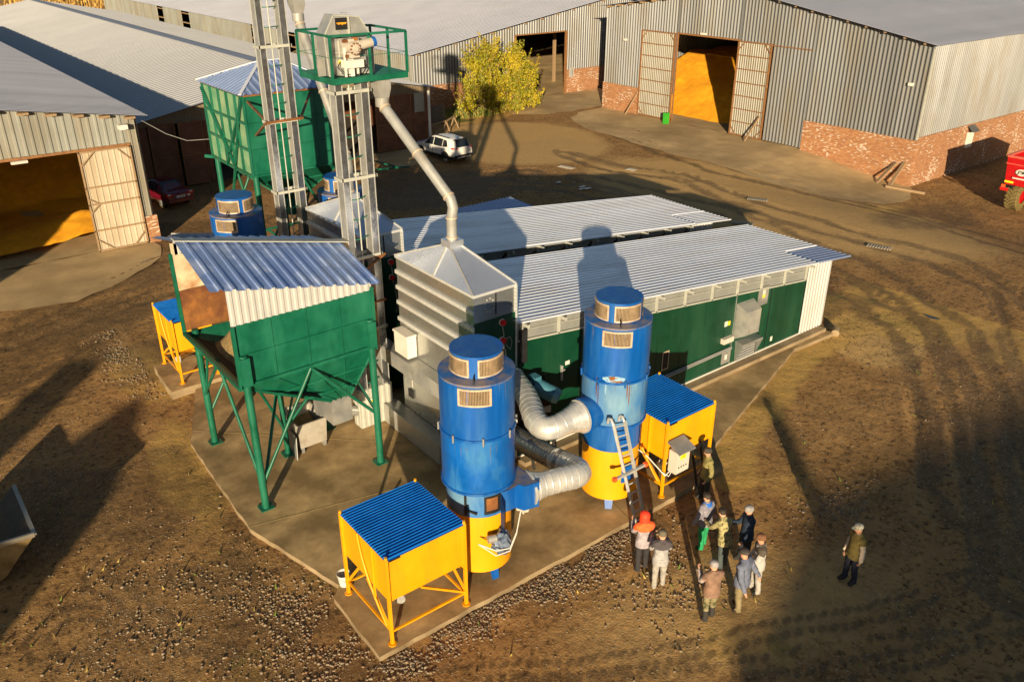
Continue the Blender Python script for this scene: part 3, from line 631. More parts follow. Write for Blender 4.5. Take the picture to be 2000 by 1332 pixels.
def left_barn():
    b = thing('grain_barn', 'corrugated barn at far left full of yellow corn with a cream door leaf', 'barn', (2, 45.2, 0))
    Y0 = 45.2; top = lin(11.55, 6.5, 5.7, 7.42); tp = lambda x: top(x) if x > -9 else top(-9)
    m = MB(); w = lambda x0, x1, lo, hi: m.corr((0, Y0, 0), (1, 0, 0), (0, 0, 1), (0, -1, 0), x0, x1, lo, hi, .36, .05, ((0,0),(.55,0),(.65,1),(.9,1)))
    w(-9, 8.5, 5.2, top); w(8.5, 11.4, 5.2, top); w(11.0, 11.45, 1.4, 5.2)
    m.build('sheet_wall', WALLPALE, b)
    m = MB(); m.corr((11.5, 0, 0), (0, 1, 0), (0, 0, 1), (1, 0, 0), Y0, 108, 1.4, 6.45, .36, .04); m.corr((-9, 0, 0), (0, 1, 0), (0, 0, 1), (-1, 0, 0), Y0, 108, 0, top(-9), .36, .04); m.corr((0, 108, 0), (1, 0, 0), (0, 0, 1), (0, 1, 0), -9, 11.5, 0, top, .36, .04); m.build('side_wall', GALV_D, b)
    m = MB(); m.box((11.05, Y0-.12, -.2), (11.62, Y0+.3, 1.42)); m.build('brick_pier', BRICK_X, b)
    m = MB(); d = V(-1, 0, .157).normalized(); m.corr((12.0, 0, 6.52), (0, 1, 0), d, (0, 0, 1), Y0-.45, 110, 0, 21.5, .42, .045, ((0,0),(.68,0),(.78,1),(.92,1))); m.build('roof', OLDROOF, b)
    m = MB()
    for k in range(9): x = 11.2 - k*1.15; m.box((x-.25, Y0-.42, top(x)-.1), (x+.2, Y0+.1, top(x)+.0))
    m.build_each('purlin', WOOD, b)
    x0, x1, z0, z1 = 8.5, 10.95, .06, 5.15; y = Y0 - .1
    lf = MB(); lf.corr((0, y, 0), (1, 0, 0), (0, 0, 1), (0, -1, 0), x0+.05, x1-.05, z0+.03, z1-.03, .3, .03, ((0,0),(.7,0),(.78,1),(.92,1)))
    o = lf.build('door', DOORPALE, b)
    fr = MB(); yy = y - .06
    for x in (x0+.03, x1-.03): fr.bar((x, yy, z0), (x, yy, z1), .08)
    for z in (z0+.04, 1.15, 2.5, 3.35, z1-.04): fr.bar((x0, yy-.005, z), (x1, yy-.005, z), .07)
    for a, c in (((x0+.05, 4.45), (x0+.75, z1-.05)), ((x1-.05, 4.45), (x1-.65, z1-.05)), ((x0+.05, .7), (x0+.75, z0+.06)), ((x1-.05, .75), (x1-.65, z0+.06)), ((x0+.05, 2.8), (x0+.5, 2.5)), ((x0+.05, 2.1), (x0+.5, 2.48))): fr.bar((a[0], yy-.01, a[1]), (c[0], yy-.01, c[1]), .05)
    fr.build('door_frame', WOOD, o)
    m = MB(); m.bar((-9, Y0-.05, 5.2), (11, Y0-.05, 5.2), .12); m.build('lintel', RUSTFRAME, b)
    m = MB(); m.box((10.55, Y0-.5, 6.0), (10.95, Y0-.1, 6.22)); m.build_each('lamp', WHITE, b)
    m = MB(); m.box((5.6, Y0-.35, 5.02), (6.3, Y0-.15, 5.14)); m.build('strip_lamp', CREAMBOX, b)
left_barn()
def ridge_barn():
    b = thing('storage_barn', 'long low barn with wide grey ridged roof and brown doors in shade', 'barn', (24.6, 55, 0))
    Y0 = 55.0; xl, xr, xm, ze, zm = 13.95, 35.2, 24.6, 4.3, 6.3
    top = lambda x: ze + (zm-ze)*(x-xl)/(xm-xl) if x < xm else zm + (ze-zm)*(x-xm)/(xr-xm)
    m = MB()
    for s, xe in ((1, xl-.25), (-1, xr+.25)):
        d = V(xm-xe, 0, zm-ze+.05).normalized()
        m.corr((xe, 0, ze), (0, 1, 0), d, (0, 0, 1), Y0-.5, 138, 0, V(xm-xe, 0, zm-ze+.05).length, .55, .05, ((0,0),(.78,0),(.85,1),(.94,1)))
    m.build('roof', mk('ridge_barn_roof', (.40, .405, .42), .55, .2, .05, .25, col2=(.365, .37, .385), amt=.3, scale2=.12, soft=.2), b)
    m = MB(); m.bar((xm, Y0-.5, zm+.09), (xm, 138, zm+.09), .9, .05); m.build('ridge_cap', OLDROOF, b)
    m = MB(); pl = mk('grey_boards', (.16, .12, .075), .85, 0, .3, 2, streak=(5, 5, .6))
    m.corr((0, Y0, 0), (1, 0, 0), (0, 0, 1), (0, -1, 0), xl, xr, 3.95, lambda x: top(x)-.03, .22, .012, ((0,0),(.9,0),(.95,1)))
    m.build('gable_boards', pl, b)
    m = MB()
    for x0, x1 in ((13.95, 14.5), (17.8, 18.3), (27.5, 28.0), (33.5, 34.9)): m.box((x0, Y0, -.1), (x1, Y0+.15, 3.95))
    m.box((xl, Y0+.15, -.1), (xl+.12, 138, 4.25)); m.box((xr-.12, Y0+.15, -.1), (xr, 138, 4.25)); m.box((xl, 137.8, -.1), (xr, 138, 4.3)); m.build_each('wall', BROWNDOOR, b)
    for x0, x1, y in ((14.55, 16.2, Y0-.05), (16.3, 17.8, Y0-.35), (30.4, 31.9, Y0-.1), (31.95, 33.4, Y0-.1)):
        m = MB(); m.box((x0, y, .1), (x1, y+.06, 4.05)); o = m.build('door', BROWNDOOR, b)
        f = MB(); 
        for x in (x0+.03, x1-.03): f.bar((x, y-.02, .1), (x, y-.02, 4.05), .05)
        for z in (.15, 2.0, 4.02): f.bar((x0, y-.025, z), (x1, y-.025, z), .05)
        f.build('door_frame', RUSTFRAME, o)
    m = MB(); m.tube([(34.75, Y0-.45, -.05), (34.75, Y0-.45, 4.15)], .11, 10); m.build('downpipe', WHITE, b)
    m = MB(); m.corr((0, Y0-.06, 0), (1, 0, 0), (0, 0, 1), (0, -1, 0), 33.7, 34.6, 2.6, 4.0, .2, .02); m.build('sheet_patch', GALV_D, b)
    m = MB()
    for x in (19, 22, 26, 29.5):
        for y in range(60, 110, 16): m.bar((x, y, 0), (x, y, top(x)), .2)
    m.build_each('inner_post', WOOD, b)
ridge_barn()

# corn heaps
def heap(name, label, x0, x1, y0, y1, fn, st=.22):
    xs = np.arange(x0, x1+1e-6, st); ys = np.arange(y0, y1+1e-6, st); Xh, Yh = np.meshgrid(xs, ys, indexing='ij')
    Zh = fn(Xh, Yh) + .38*(fbm(Xh, Yh*.6, .55, 41)-.5) + .07*(fbm(Xh, Yh, 2.5, 45)-.5)
    i = np.arange(Zh.size).reshape(Zh.shape); f = np.stack([i[:-1,:-1], i[1:,:-1], i[1:,1:], i[:-1,1:]], -1).reshape(-1, 4)
    keep = (Zh.ravel()[f].max(1) > -.02); f = f[keep]
    m = MB(); m.add(list(zip(Xh.ravel().tolist(), Yh.ravel().tolist(), Zh.ravel().tolist())), [tuple(int(q) for q in r) for r in f], True)
    tag(m.build(name, CORN), label, 'corn heap')
heap('corn_heap', 'huge yellow heap of corn inside the large barn at upper right', 57.6, 92, 33, 57.8, lambda x, y: np.minimum(np.minimum((x - 58.6 - .9*np.clip((47.5-y)*.25, 0, 1.5)) * .60, 4.3 + .012*(x-60)), np.minimum((y-34)*.8, (59.5-y)*1.6)))
heap('corn_heap', 'yellow heap of corn filling the barn at far left', -8.8, 11.2, 46.6, 74, lambda x, y: np.maximum(np.maximum(np.minimum((y - 55.0) * .62 + .25*np.sin(x*.7), 5.4), .20 + .1*np.sin(x+y)), np.maximum(1.25 - .36*np.hypot((x-8.8)/2.2, (y-48.9)/1.3), .9 - .5*np.hypot((x-10.5)/2, (y-50.5)/1.5))))
# field beyond the barns
mb = MB(); mb.face([(-120, 142, .08), (90, 172, .08), (90, 420, .08), (-120, 420, .08)]); fld = struct(mb.build('field', mk('stubble_field', (.36, .21, .05), .95, 0, .4, 1.2, bump=.4, bscale=8)))
mb = MB(); rnd = random.Random(5)
for k in range(9000):
    x = rnd.uniform(-30, 95); y = (140 if x < 36 else 168) + rnd.random()**1.6*70; h = rnd.uniform(1.3, 2.2); a = rnd.uniform(0, 3.1); c, s_ = math.cos(a)*.22, math.sin(a)*.22; t = rnd.uniform(-.3, .3)
    mb.cur = rnd.randrange(2); mb.face([(x-c, y-s_, 0), (x+c, y+s_, 0), (x+c*.5+t, y+s_*.5, h), (x-c*.5+t, y-s_*.5, h)])
tag(mb.build('corn_crop', [mk('dry_corn', (.42, .25, .06), .8), mk('dry_corn_dark', (.26, .14, .03), .8)]), 'ripe golden corn crop standing beyond the barn roofs', 'crop', kind='stuff')
# ---------------------------------------------------------------- dryers (long shed + galvanised intake tower), two of them
ROOFZ = lambda x: 4.9 - .11 * (x - 13.6)
RIB = ((0,0),(.40,0),(.52,1),(.86,1))
def dryer(dy, label, front):
    b = thing('dryer_shed', label, 'dryer shed', (21, 19 + dy, .15), 'long green dryer sheds')
    y0 = 17.0 + dy; y1 = 21.6 + dy; x0, x1 = 13.5, 27.75; xe = 29.35
    gt = lambda x: 4.23 - .1135 * (x - 13.7); gb = .36
    m = MB()
    xs = [x0 + (x1-x0)*k/12 for k in range(13)]
    for y, s in ((y0, -1), (y1, 1)):
        m.new()
        for i in range(12):
            a, c = xs[i]+.008, xs[i+1]-.008
            m.add([(a, y, gb), (c, y, gb), (c, y, gt(c)), (a, y, gt(a)), (a, y+.05*-s, gb), (c, y+.05*-s, gb), (c, y+.05*-s, gt(c)), (a, y+.05*-s, gt(a))], [(0,1,2,3),(4,7,6,5),(0,3,7,4),(1,5,6,2),(3,2,6,7),(0,4,5,1)])
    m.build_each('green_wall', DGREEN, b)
    m = MB(); m.bar((x0, y0-.03, gb-.02), (x1, y0-.03, gb-.02), .05); m.build('base_trim', WHITE, b)
    m = MB(); m.box((x0, y0+.02, -.1), (x1, y0+.3, gb-.04)); m.box((x0, y1-.3, -.1), (x1, y1, gb-.04)); m.build_each('brick_plinth', BRICK_X, b)
    m = MB()
    for y, s in ((y0+.04, -1), (y1-.04, 1)): m.new().face([(x0, y, gt(x0)), (x1, y, gt(x1)), (x1, y, ROOFZ(x1)-.04), (x0, y, ROOFZ(x0)-.04)])
    m.build_each('clerestory_panel', POLY, b)
    m = MB(); k = 0
    for i in range(11):
        x = 13.62 + i * 1.405; m.bar((x, y0-.01, gt(x)), (x, y0-.01, ROOFZ(x)-.05), .07, .07); m.bar((x, y0-.34, ROOFZ(x)-.10), (x, y0+.1, ROOFZ(x)-.10), .06, .09)
    m.bar((x0, y0-.02, gt(x0)+.01), (x1, y0-.02, gt(x1)+.01), .05); m.bar((x0, y0+.0, (gt(x0)+ROOFZ(x0))/2), (x1, y0+.0, (gt(x1)+ROOFZ(x1))/2), .02)
    m.build_each('clerestory_post', WHITEBAR, b)
    d = V(1, 0, -.11).normalized()
    yb = 21.85 + dy if front else 27.75
    m = MB(); m.corr((13.35, 0, ROOFZ(13.35)+.01), (0, 1, 0), d, V(.11, 0, 1).normalized(), y0-.28, yb, 0, lambda y: (28.0-13.35)*1.006 if y < y0+1.3 else (30.35-13.35)*1.006, .215, .045, RIB)
    m.build('roof', ZROOF, b)
    m = MB(); m.corr((27.95, 0, ROOFZ(27.95)-.03), (0, 1, 0), d, V(.11, 0, 1).normalized(), y0-.16, y0+1.45, 0, 2.55, .215, .045, RIB); m.build('lower_roof_sheet', ZROOF_B if front else ZROOF, b)
    m = MB(); m.corr((0, y0-.02, 0), (1, 0, 0), (0, 0, 1), (0, -1, 0), x1+.02, xe, .3, lambda x: ROOFZ(x)-.06, .19, .03, RIB)
    m.corr((xe, 0, 0), (0, 1, 0), (0, 0, 1), (1, 0, 0), y0, y1, .3, ROOFZ(xe)-.06, .19, .03, RIB)
    m.corr((30.3, 0, 0), (0, 1, 0), (0, 0, 1), (1, 0, 0), y0+1.0, y1, .1, ROOFZ(30.3)-.6, .19, .03, RIB); m.corr((0, y0+1.0, 0), (1, 0, 0), (0, 0, 1), (0, -1, 0), xe, 30.3, .1, 2.35, .19, .03, RIB)
    m.build_each('end_wall_sheet', mk('end_sheet', (.50,.50,.48), .45, .25, .05, 1.0, sheet=(.9,.9,0), sheetvar=.05) if 'end_sheet' not in bpy.data.materials else bpy.data.materials['end_sheet'], b)
    if front:
        m = MB(); y = y0   # vent hood: box with a sloping top, and louvred intake below it
        hx0, hx1 = 23.55, 24.5
        P = [(hx0, y, 2.62), (hx1, y, 2.60), (hx1, y-.02, 2.95), (hx0, y-.02, 2.98)]
        m.add([(hx0, y, 1.32), (hx1, y, 1.3), (hx1, y, 2.72), (hx0, y, 2.74), (hx0, y-.5, 1.63), (hx1-.15, y-.5, 1.6), (hx1-.15, y-.5, 2.53), (hx0, y-.5, 2.56)],
              [(4,5,6,7), (7,6,2,3), (0,4,7,3), (5,1,2,6), (0,1,5,4)])
        m.build('vent_hood', GALV, b)
        m = MB(); m.add([(23.72, y, 1.22), (24.95, y, 1.18), (24.75, y-.46, 1.24), (23.6, y-.46, 1.24), (23.6, y-.46, 1.16), (24.75, y-.46, 1.16), (23.78, y-.02, .26), (24.95, y-.02, .24), (23.76, y-.40, 1.14), (24.6, y-.40, 1.14), (23.9, y-.03, .3), (24.8, y-.03, .28)], [(0,3,2,1),(3,4,5,2),(0,6,4,3),(1,2,5,7)])
        o = m.build('intake_cowl', GALV, b)
        m = MB()
        m.mat(1).face([(23.8, y-.02, .3), (24.93, y-.02, .28), (24.93, y-.02, 1.16), (23.8, y-.02, 1.18)]); m.mat(0)
        for k in range(7): t = k/6; z = .98 - .64*t; m.add([(23.82, y-.075, z-.018), (24.9, y-.075, z-.018), (24.9, y-.03, z+.02), (23.82, y-.03, z+.02)], [(0,1,2,3)])
        m.build('louvre', [ALU, BLACK], o)
        m = MB(); m.box((24.75, y-.025, 2.3), (25.35, y-.008, 3.02)); m.box((23.0, y-.025, .45), (23.45, y-.008, 1.0)); m.build_each('access_plate', GALV_D, b)
        m = MB(); m.mat(0).box((25.0, y-.035, 2.72), (25.14, y-.027, 2.9)); m.mat(1).box((25.0, y-.035, 2.6), (25.14, y-.027, 2.715)); m.mat(0).box((23.16, y-.05, .62), (23.27, y-.03, .82)); m.mat(0).box((25.9, y-.02, .55), (26.02, y-.008, .74)); m.mat(0).box((22.95, y-.03, 2.0), (23.1, y-.01, 2.2)); m.mat(1).box((23.12, y-.05, 2.02), (23.22, y-.02, 2.18))
        m.build_each('warning_sticker', [WHITE, YELLSTICK], b)
        m = MB(); m.box((22.85, y-.16, 1.36), (23.4, y, 1.56)); m.build('junction_box', CREAMBOX, b)
        m = MB(); m.tube([(19.3, y-.06, 1.03), (23.45, y-.06, 1.06)], .035, 8); m.tube([(19.3, y-.14, 1.0), (23.4, y-.1, 1.03)], .03, 8); m.build_each('conduit', GREYPIPE, b)
        m = MB(); m.mat(0).box((19.78, y-.03, 1.30), (20.03, y-.01, 1.92)); m.mat(1).box((19.74, y-.022, 1.26), (20.07, y-.006, 1.96)); m.build('window', [BLACK, VENTFR], b)
        m = MB(); m.mat(0).box((15.15, y-.07, 2.45), (15.2, y, 2.95)); m.mat(0).bar((15.1, y-.09, 2.8), (15.25, y-.09, 2.8), .04); m.mat(1).box((15.33, y-.02, 2.9), (15.5, y-.008, 3.03)); m.build('door_handle', [ALU, WHITE], b)
        for xx in (15.95, 23.47, 25.55):
            m = MB(); m.bar((xx, y-.008, gb), (xx, y-.008, gt(xx)), .03 if xx < 20 else .05, .012)
            if xx == 23.47:
                for k in range(16): m.tube([(xx, y-.012, .5 + k*.18), (xx, y-.03, .5 + k*.18)], .022, 6)
            m.build('door_seam', BLACK if xx != 23.47 else GALV_D, b)
        m = MB(); m.box((13.52, y-.12, 3.55), (13.75, y, 4.6)); m.build('switch_cabinet', BLACK, b)
    else:
        m = MB()
        for i in range(10):
            x = 14.6 + i*1.405; m.bar((x-.32, y0-.12, gt(x)-.05), (x+.1, y0-.3, ROOFZ(x)-.12), .1, .06); 
        m.build_each('roof_bracket', BLACK, b)
    # --- tower
    tx0, tx1, ty0, ty1, zt = 12.02, 13.45, 17.07 + dy, 21.07 + dy, 6.0
    tw = thing('dryer_tower', ('galvanised dryer tower with pyramid top standing behind the nearer blue heater drum' if front else 'shaded galvanised dryer tower with pyramid top behind the middle bucket elevator'), 'dryer tower', (12.7, 19.07+dy, .15), 'galvanised dryer towers')
    m = MB(); m.box((tx0, ty0, .3), (tx1, ty1, zt)); m.build('tower_casing', TOWER, tw)
    m = MB()
    for z in (5.45, 4.95, 4.45, 3.9): m.box((tx0-.06, ty0-.03, z), (tx0, ty1+.02, z+.12)); 
    m.box((tx0-.03, ty0-.035, zt-.06), (tx1+.03, ty1+.03, zt+.02)); m.bar((tx1+.01, ty0-.02, .3), (tx1+.01, ty0-.02, zt), .06)
    m.build('casing_rib', mk('rib_sheet', (.62,.63,.62), .35, .4, .05, 3) if 'rib_sheet' not in bpy.data.materials else bpy.data.materials['rib_sheet'], tw)
    m = MB()
    rn = random.Random(3)
    for z in (5.5, 5.0, 4.5, 3.95): 
        for k in range(14): yy = ty0 + .1 + k*.29; m.box((tx0-.07, yy, z-.01), (tx0-.06, yy+.03, z+.02))
    for k in range(7): m.box((tx1-.02-.3*0, ty0-.05, 5.2+k*.11), (tx1+.0, ty0-.03, 5.23+k*.11))
    m.build('rivet', WHITEBAR, tw)
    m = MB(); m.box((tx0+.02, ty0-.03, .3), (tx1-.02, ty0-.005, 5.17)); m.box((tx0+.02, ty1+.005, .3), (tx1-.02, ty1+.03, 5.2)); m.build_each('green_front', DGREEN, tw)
    m = MB(); m.mat(0)
    for (dz, xx) in ((5.0, 12.95), (4.45, 12.95)): m = MB(); m.mat(0).tube([(xx, ty0-.03, dz), (xx, ty0-.14, dz)], .085, 14); m.mat(1).tube([(xx, ty0-.03, dz), (xx, ty0-.06, dz)], .1, 14); m.build('alarm_light', [RED, WHITE], tw)

    m = MB(); m.tube([(12.95, ty0-.05, 4.95), (12.98, ty0-.09, 4.6), (12.95, ty0-.06, 4.45), (13.02, ty0-.1, 4.1), (13.1, ty0-.1, 3.5), (13.0, ty0-.1, 3.15)], .016, 6); m.tube([(13.02, ty0-.06, 4.45), (13.2, ty0-.1, 4.5), (13.3, ty0-.05, 4.3), (13.2, ty0-.1, 4.1), (13.05, ty0-.08, 4.3)], .014, 6); m.build('cable', GREYPIPE, tw)
    m = MB(); m.box((13.1, ty0-.16, 3.45), (13.28, ty0-.03, 3.65)); m.build('junction_box', WHITE, tw)
    m = MB(); m.mat(0).box((12.75, ty0-.012, 5.28), (12.79, ty0-.003, 5.95)); m.lathe
    for k in range(9): a = 2*math.pi*k/9; m.mat(1).box((12.55+.16*math.cos(a)-.02, ty0-.012, 5.6+.2*math.sin(a)-.02), (12.55+.16*math.cos(a)+.02, ty0-.003, 5.6+.2*math.sin(a)+.02))
    m.build('inspection_port', [BLACK, WHITEBAR], tw)
    cx, cy = 12.74, 19.07 + dy; q = .2
    c4 = [(tx0-.03, ty0-.03), (tx1+.03, ty0-.03), (tx1+.03, ty1+.03), (tx0-.03, ty1+.03)]; n4 = [(cx-q, cy-q), (cx+q, cy-q), (cx+q, cy+q), (cx-q, cy+q)]
    m = MB()
    for i in range(4):
        j = (i+1) % 4; m.face([(*c4[i], zt+.02), (*c4[j], zt+.02), (*n4[j], 6.72), (*n4[i], 6.72)])
    m.box((cx-q-.03, cy-q-.03, 6.70), (cx+q+.03, cy+q+.03, 6.92)); o = m.build('pyramid_top', mk('bright_galvanised', (.66,.70,.78), .30, .75, .03, .8) if 'bright_galvanised' not in bpy.data.materials else bpy.data.materials['bright_galvanised'], tw)
    m = MB()
    for i in range(4): m.bar((*c4[i], zt+.03), (*n4[i], 6.74), .04)
    a = V((c4[0][0]+c4[3][0])/2, (c4[0][1]+c4[3][1])/2-.1, zt+.03); m.bar(a, (cx-q, cy, 6.74), .06, .05)
    m.build('pyramid_seam', ALU, o)
    # conveyor boxes along the left face
    m = MB(); m.box((tx0-.42, ty0+.6, 2.42), (tx0-.02, ty1+.9, 2.92)); m.build('conveyor_trough', GALV, tw)
    m = MB(); m.box((tx0-.5, ty0+1.2, .2), (tx0-.02, ty1+.75, .82)); m.box((tx0-.53, ty0+1.2, .18), (tx0-.5, ty1+.75, .86)); m.build('lower_trough', GALV, tw)
    m = MB(); m.mat(0).box((tx0-.012, ty1-.55, 1.75), (tx0-.002, ty1-.25, 2.25)); m.mat(1).box((tx0-.02, ty1-.58, 1.72), (tx0-.012, ty1-.55, 2.28)); m.mat(1).box((tx0-.02, ty1-.58, 2.25), (tx0-.012, ty1-.22, 2.28)); m.mat(2).box((tx0-.06, ty1-.62, 1.35), (tx0-.01, ty1-.35, 1.62)); m.mat(1).box((tx0-.02, ty1-.4, 3.25), (tx0-.005, ty1-.33, 3.75)); m.build('inspection_door', [GALV_D, WHITE, BLACK], tw)
    if front:
        m = MB(); m.box((tx0-.36, 20.1, 3.0), (tx0-.03, 20.85, 3.72)); m.box((tx0-.39, 20.07, 3.70), (tx0-.03, 20.88, 3.76)); m.build('control_box', WHITE, tw)
    return b
dryer(0, 'nearest long dark green shed with white ribbed roof and vent hood on its wall', True)
dryer(6.05, 'second long shed mostly hidden behind the nearest white ribbed roof', False)
# lean-to sheet roof behind the second shed
b = thing('lean_to_roof', 'light blue ribbed sheet roof just behind the far dryer shed', 'roof', (22.7, 30, 0))
m = MB(); m.corr((20.9, 28.3, 3.15), (1, 0, 0), V(0, 1, .02), (0, 0, 1), 0, 3.5, 0, 3.1, .21, .04, RIB); m.build('roof_sheet', ZROOF_B, b)
m = MB()
for x in (21.0, 24.2):
    for y in (28.4, 31.2): m.bar((x, y, 0), (x, y, 3.15), .1)
m.bar((21, 28.4, 3.08), (24.3, 28.4, 3.08), .08); m.bar((21, 31.2, 3.08), (24.3, 31.2, 3.08), .08); m.build_each('post', GALV_D, b)

# ---------------------------------------------------------------- bucket elevators
def elevator(dx, y0, label, sgn, sign, up=0.0):
    """two square trunks side by side along X; y0 = front face; sgn = side the spout leaves on (-1 front)"""
    e = thing('bucket_elevator', label, 'elevator', (11.3+dx, y0+.15, .15), 'tall galvanised bucket elevators')
    xs = ((10.79+dx, 11.0+dx), (11.58+dx, 11.81+dx)); dep = .36; zt = 11.15 + up
    for a, c in xs:
        m = MB(); m.mat(0).add([(a,y0,1.3),(c,y0,1.3),(c,y0,zt),(a,y0,zt),(a,y0+dep,1.3),(c,y0+dep,1.3),(c,y0+dep,zt),(a,y0+dep,zt)], [(0,1,2,3),(5,4,7,6)]); m.mat(1).add([(a,y0,1.3),(c,y0,1.3),(c,y0,zt),(a,y0,zt),(a,y0+dep,1.3),(c,y0+dep,1.3),(c,y0+dep,zt),(a,y0+dep,zt)], [(4,0,3,7),(1,5,6,2),(3,2,6,7)]); t = m.build('trunk', [TRUNK, GALV], e)
        f = MB()
        for x in (a, c):
            for y in (y0, y0+dep): f.box((x-.012, y-.012, 1.3), (x+.012, y+.012, zt))
        f.build('corner_flange', ALU, t)
    m = MB(); z = 10.75 if not up else 11.35
    while z > 1.5:
        for zz in (z,): 
            m.box((10.74+dx, y0-.05, zz), (11.86+dx, y0-.005, zz+.09)); m.box((10.72+dx, y0-.05, zz), (10.785+dx, y0+dep+.05, zz+.09)); m.box((11.815+dx, y0-.05, zz), (11.88+dx, y0+dep+.05, zz+.09)); m.box((11.0+dx, y0+dep, zz), (11.58+dx, y0+dep+.05, zz+.09))
        z -= 2.42
    m.build_each('joint_flange', WHITEBAR, e)
    m = MB(); m.tube([(11.2+dx, y0-.02, 1.4), (11.2+dx, y0-.02, zt)], .022, 8); m.build('ladder_rail', WHITEBAR, e)
    m = MB(); z = 1.7
    while z < zt: m.bar((11.0+dx, y0+.05, z), (11.2+dx, y0-.02, z), .03); m.bar((11.2+dx, y0-.02, z), (11.58+dx, y0+.2, z), .03); z += .605
    m.build_each('ladder_rung', GREEN, e)
    m = MB(); m.corr((0, y0-.06, 0), (1, 0, 0), (0, 0, 1), (0, -1, 0), 10.68+dx, 11.84+dx, .18, 1.5, .19, .03, RIB); m.box((10.66+dx, y0-.055, .16), (11.86+dx, y0+.42, 1.52)); m.corr((10.655+dx, y0+.4, 0), (0, -1, 0), (0, 0, 1), (-1, 0, 0), 0, .45, .18, 1.5, .22, .015, RIB)
    bt = m.build('boot', WHITEBAR, e)
    m = MB(); m.mat(0).box((11.0+dx, y0-.12, .95), (11.16+dx, y0-.098, 1.2)); m.mat(1).box((11.04+dx, y0-.125, 1.05), (11.12+dx, y0-.12, 1.14)); m.mat(2).box((11.0+dx, y0-.125, .95), (11.16+dx, y0-.12, 1.0)); m.build('warning_sticker', [WHITE, YELLSTICK, BLUE], bt)
    if dx == 0:
        m = MB(); m.tube([(9.75, y0+.15, 1.15), (10.66, y0+.15, .75)], .17, 10); m.mat(1).box((9.3, y0-.05, 1.05), (9.9, y0+.35, 1.5)); m.build('feed_conveyor', [GALV, GALV_D], e)
        m = MB(); m.mat(0).box((9.72, y0-.2, 1.12), (9.95, y0-.02, 1.32)); m.mat(1).tube([(9.45, y0-.1, 1.2), (9.75, y0-.1, 1.2)], .09, 10); m.build('conveyor_motor', [BLUE, WHITE], e)
    # platform
    px0, px1, py0, py1, pz = 10.62+dx, 12.95+dx, y0-.27, y0+1.72, 11.2 + up
    m = MB()
    n = 17
    for k in range(n+1): x = px0 + (px1-px0)*k/n; m.bar((x, py0, pz), (x, py1, pz), .012, .03)
    for k in range(16): y = py0 + (py1-py0)*k/15; m.bar((px0, y, pz+.004), (px1, y, pz+.004), .085, .02)
    for a, c in (((px0, py0), (px1, py0)), ((px1, py0), (px1, py1)), ((px1, py1), (px0, py1)), ((px0, py1), (px0, py0))): m.bar((*a, pz-.06), (*c, pz-.06), .05, .16)
    m.build('platform', GREEN, e)
    m = MB()
    zr = pz + 1.1
    pts = [(px0, py0), (px1, py0), (px1, py1), (px0, py1)]
    for i in range(4):
        a, c = pts[i], pts[(i+1) % 4]
        m.bar((*a, zr), (*c, zr), .06); m.bar((*a, pz+.55), (*c, pz+.55), .012); m.bar((*a, pz), (*a, zr), .06); mid = ((a[0]+c[0])/2, (a[1]+c[1])/2); m.bar((*mid, pz), (*mid, zr), .06)
    m.build('railing', GREEN, e)
    # head: house with bevelled shoulders
    hx0, hx1, hy0, hy1 = 10.60+dx, 12.05+dx, y0-.02, y0+.5
    prof = [(hx0+.06, pz+.06), (hx1-.02, pz+.06), (hx1, 12.15+up), (hx1-.38, 12.72+up), (hx0+.32, 12.80+up), (hx0, 12.28+up)]
    m = MB(); A = [(x, hy0, z) for x, z in prof]; Bk = [(x, hy1, z) for x, z in prof]; m.face(A); m.face(Bk[::-1])
    for i in range(6): j = (i+1) % 6; m.face([A[j], A[i], Bk[i], Bk[j]])
    h = m.build('head_casing', GALV, e)
    m = MB()
    for i in range(6):
        j = (i+1) % 6; m.bar(A[i], A[j], .025)
    m.bar((11.34+dx, hy0-.015, 11.3+up), (11.34+dx, hy0-.015, 12.74+up), .07, .03); m.bar((11.0+dx, hy0-.01, 11.3+up), (11.0+dx, hy0-.01, 12.15+up), .05, .03); m.bar((hx0, hy0-.01, 11.85+up), (hx1, hy0-.01, 11.85+up), .03, .02)
    m.bar((11.15+dx, hy0+.1, 12.84+up), (11.5+dx, hy0+.3, 12.80+up), .02); m.build('head_seam', WHITEBAR, h)
    m = MB(); m.box((10.95+dx, hy0-.03, 12.22+up), (11.1+dx, hy0-.004, 12.25+up)); m.box((11.6+dx, hy0-.03, 12.05+up), (11.75+dx, hy0-.004, 12.08+up)); m.build('vent_slot', BLACK, h)
    if sign:
        m = MB(); m.box((10.95+dx, hy0-.022, 12.42), (11.30+dx, hy0-.006, 12.72)); s_ = m.build('sign_panel', SIGNBLACK, h)
        text_mesh('europor', .088, (11.125+dx, hy0-.026, 12.585), (1, 0, 0), (0, 0, 1), SIGNORANGE, 'sign_lettering', s_, shear=.18, extrude=.002, bold=.0035)
        m = MB(); m.mat(0)
        m.mat(0).box((10.95+dx, hy0-.08, 11.55), (11.05+dx, hy0-.02, 11.65)); m.build('warning_sticker', YELLSTICK, h)
        m = MB(); m.mat(0).tube([(11.02+dx, hy0-.28, 12.0), (11.36+dx, hy0-.28, 12.0)], .14, 14); m.tube([(11.36+dx, hy0-.26, 12.0), (11.86+dx, hy0-.26, 12.08)], .125, 14); m.box((11.08+dx, hy0-.3, 11.72), (11.46+dx, hy0-.02, 12.2))
        m.tube([(11.27+dx, hy0-.3, 11.96), (11.27+dx, hy0-.44, 11.96)], .15, 16); m.tube([(11.27+dx, hy0-.44, 11.96), (11.27+dx, hy0-.5, 11.96)], .06, 12)
        gm = m.build('gear_motor', MOTOR, e)
        m = MB()
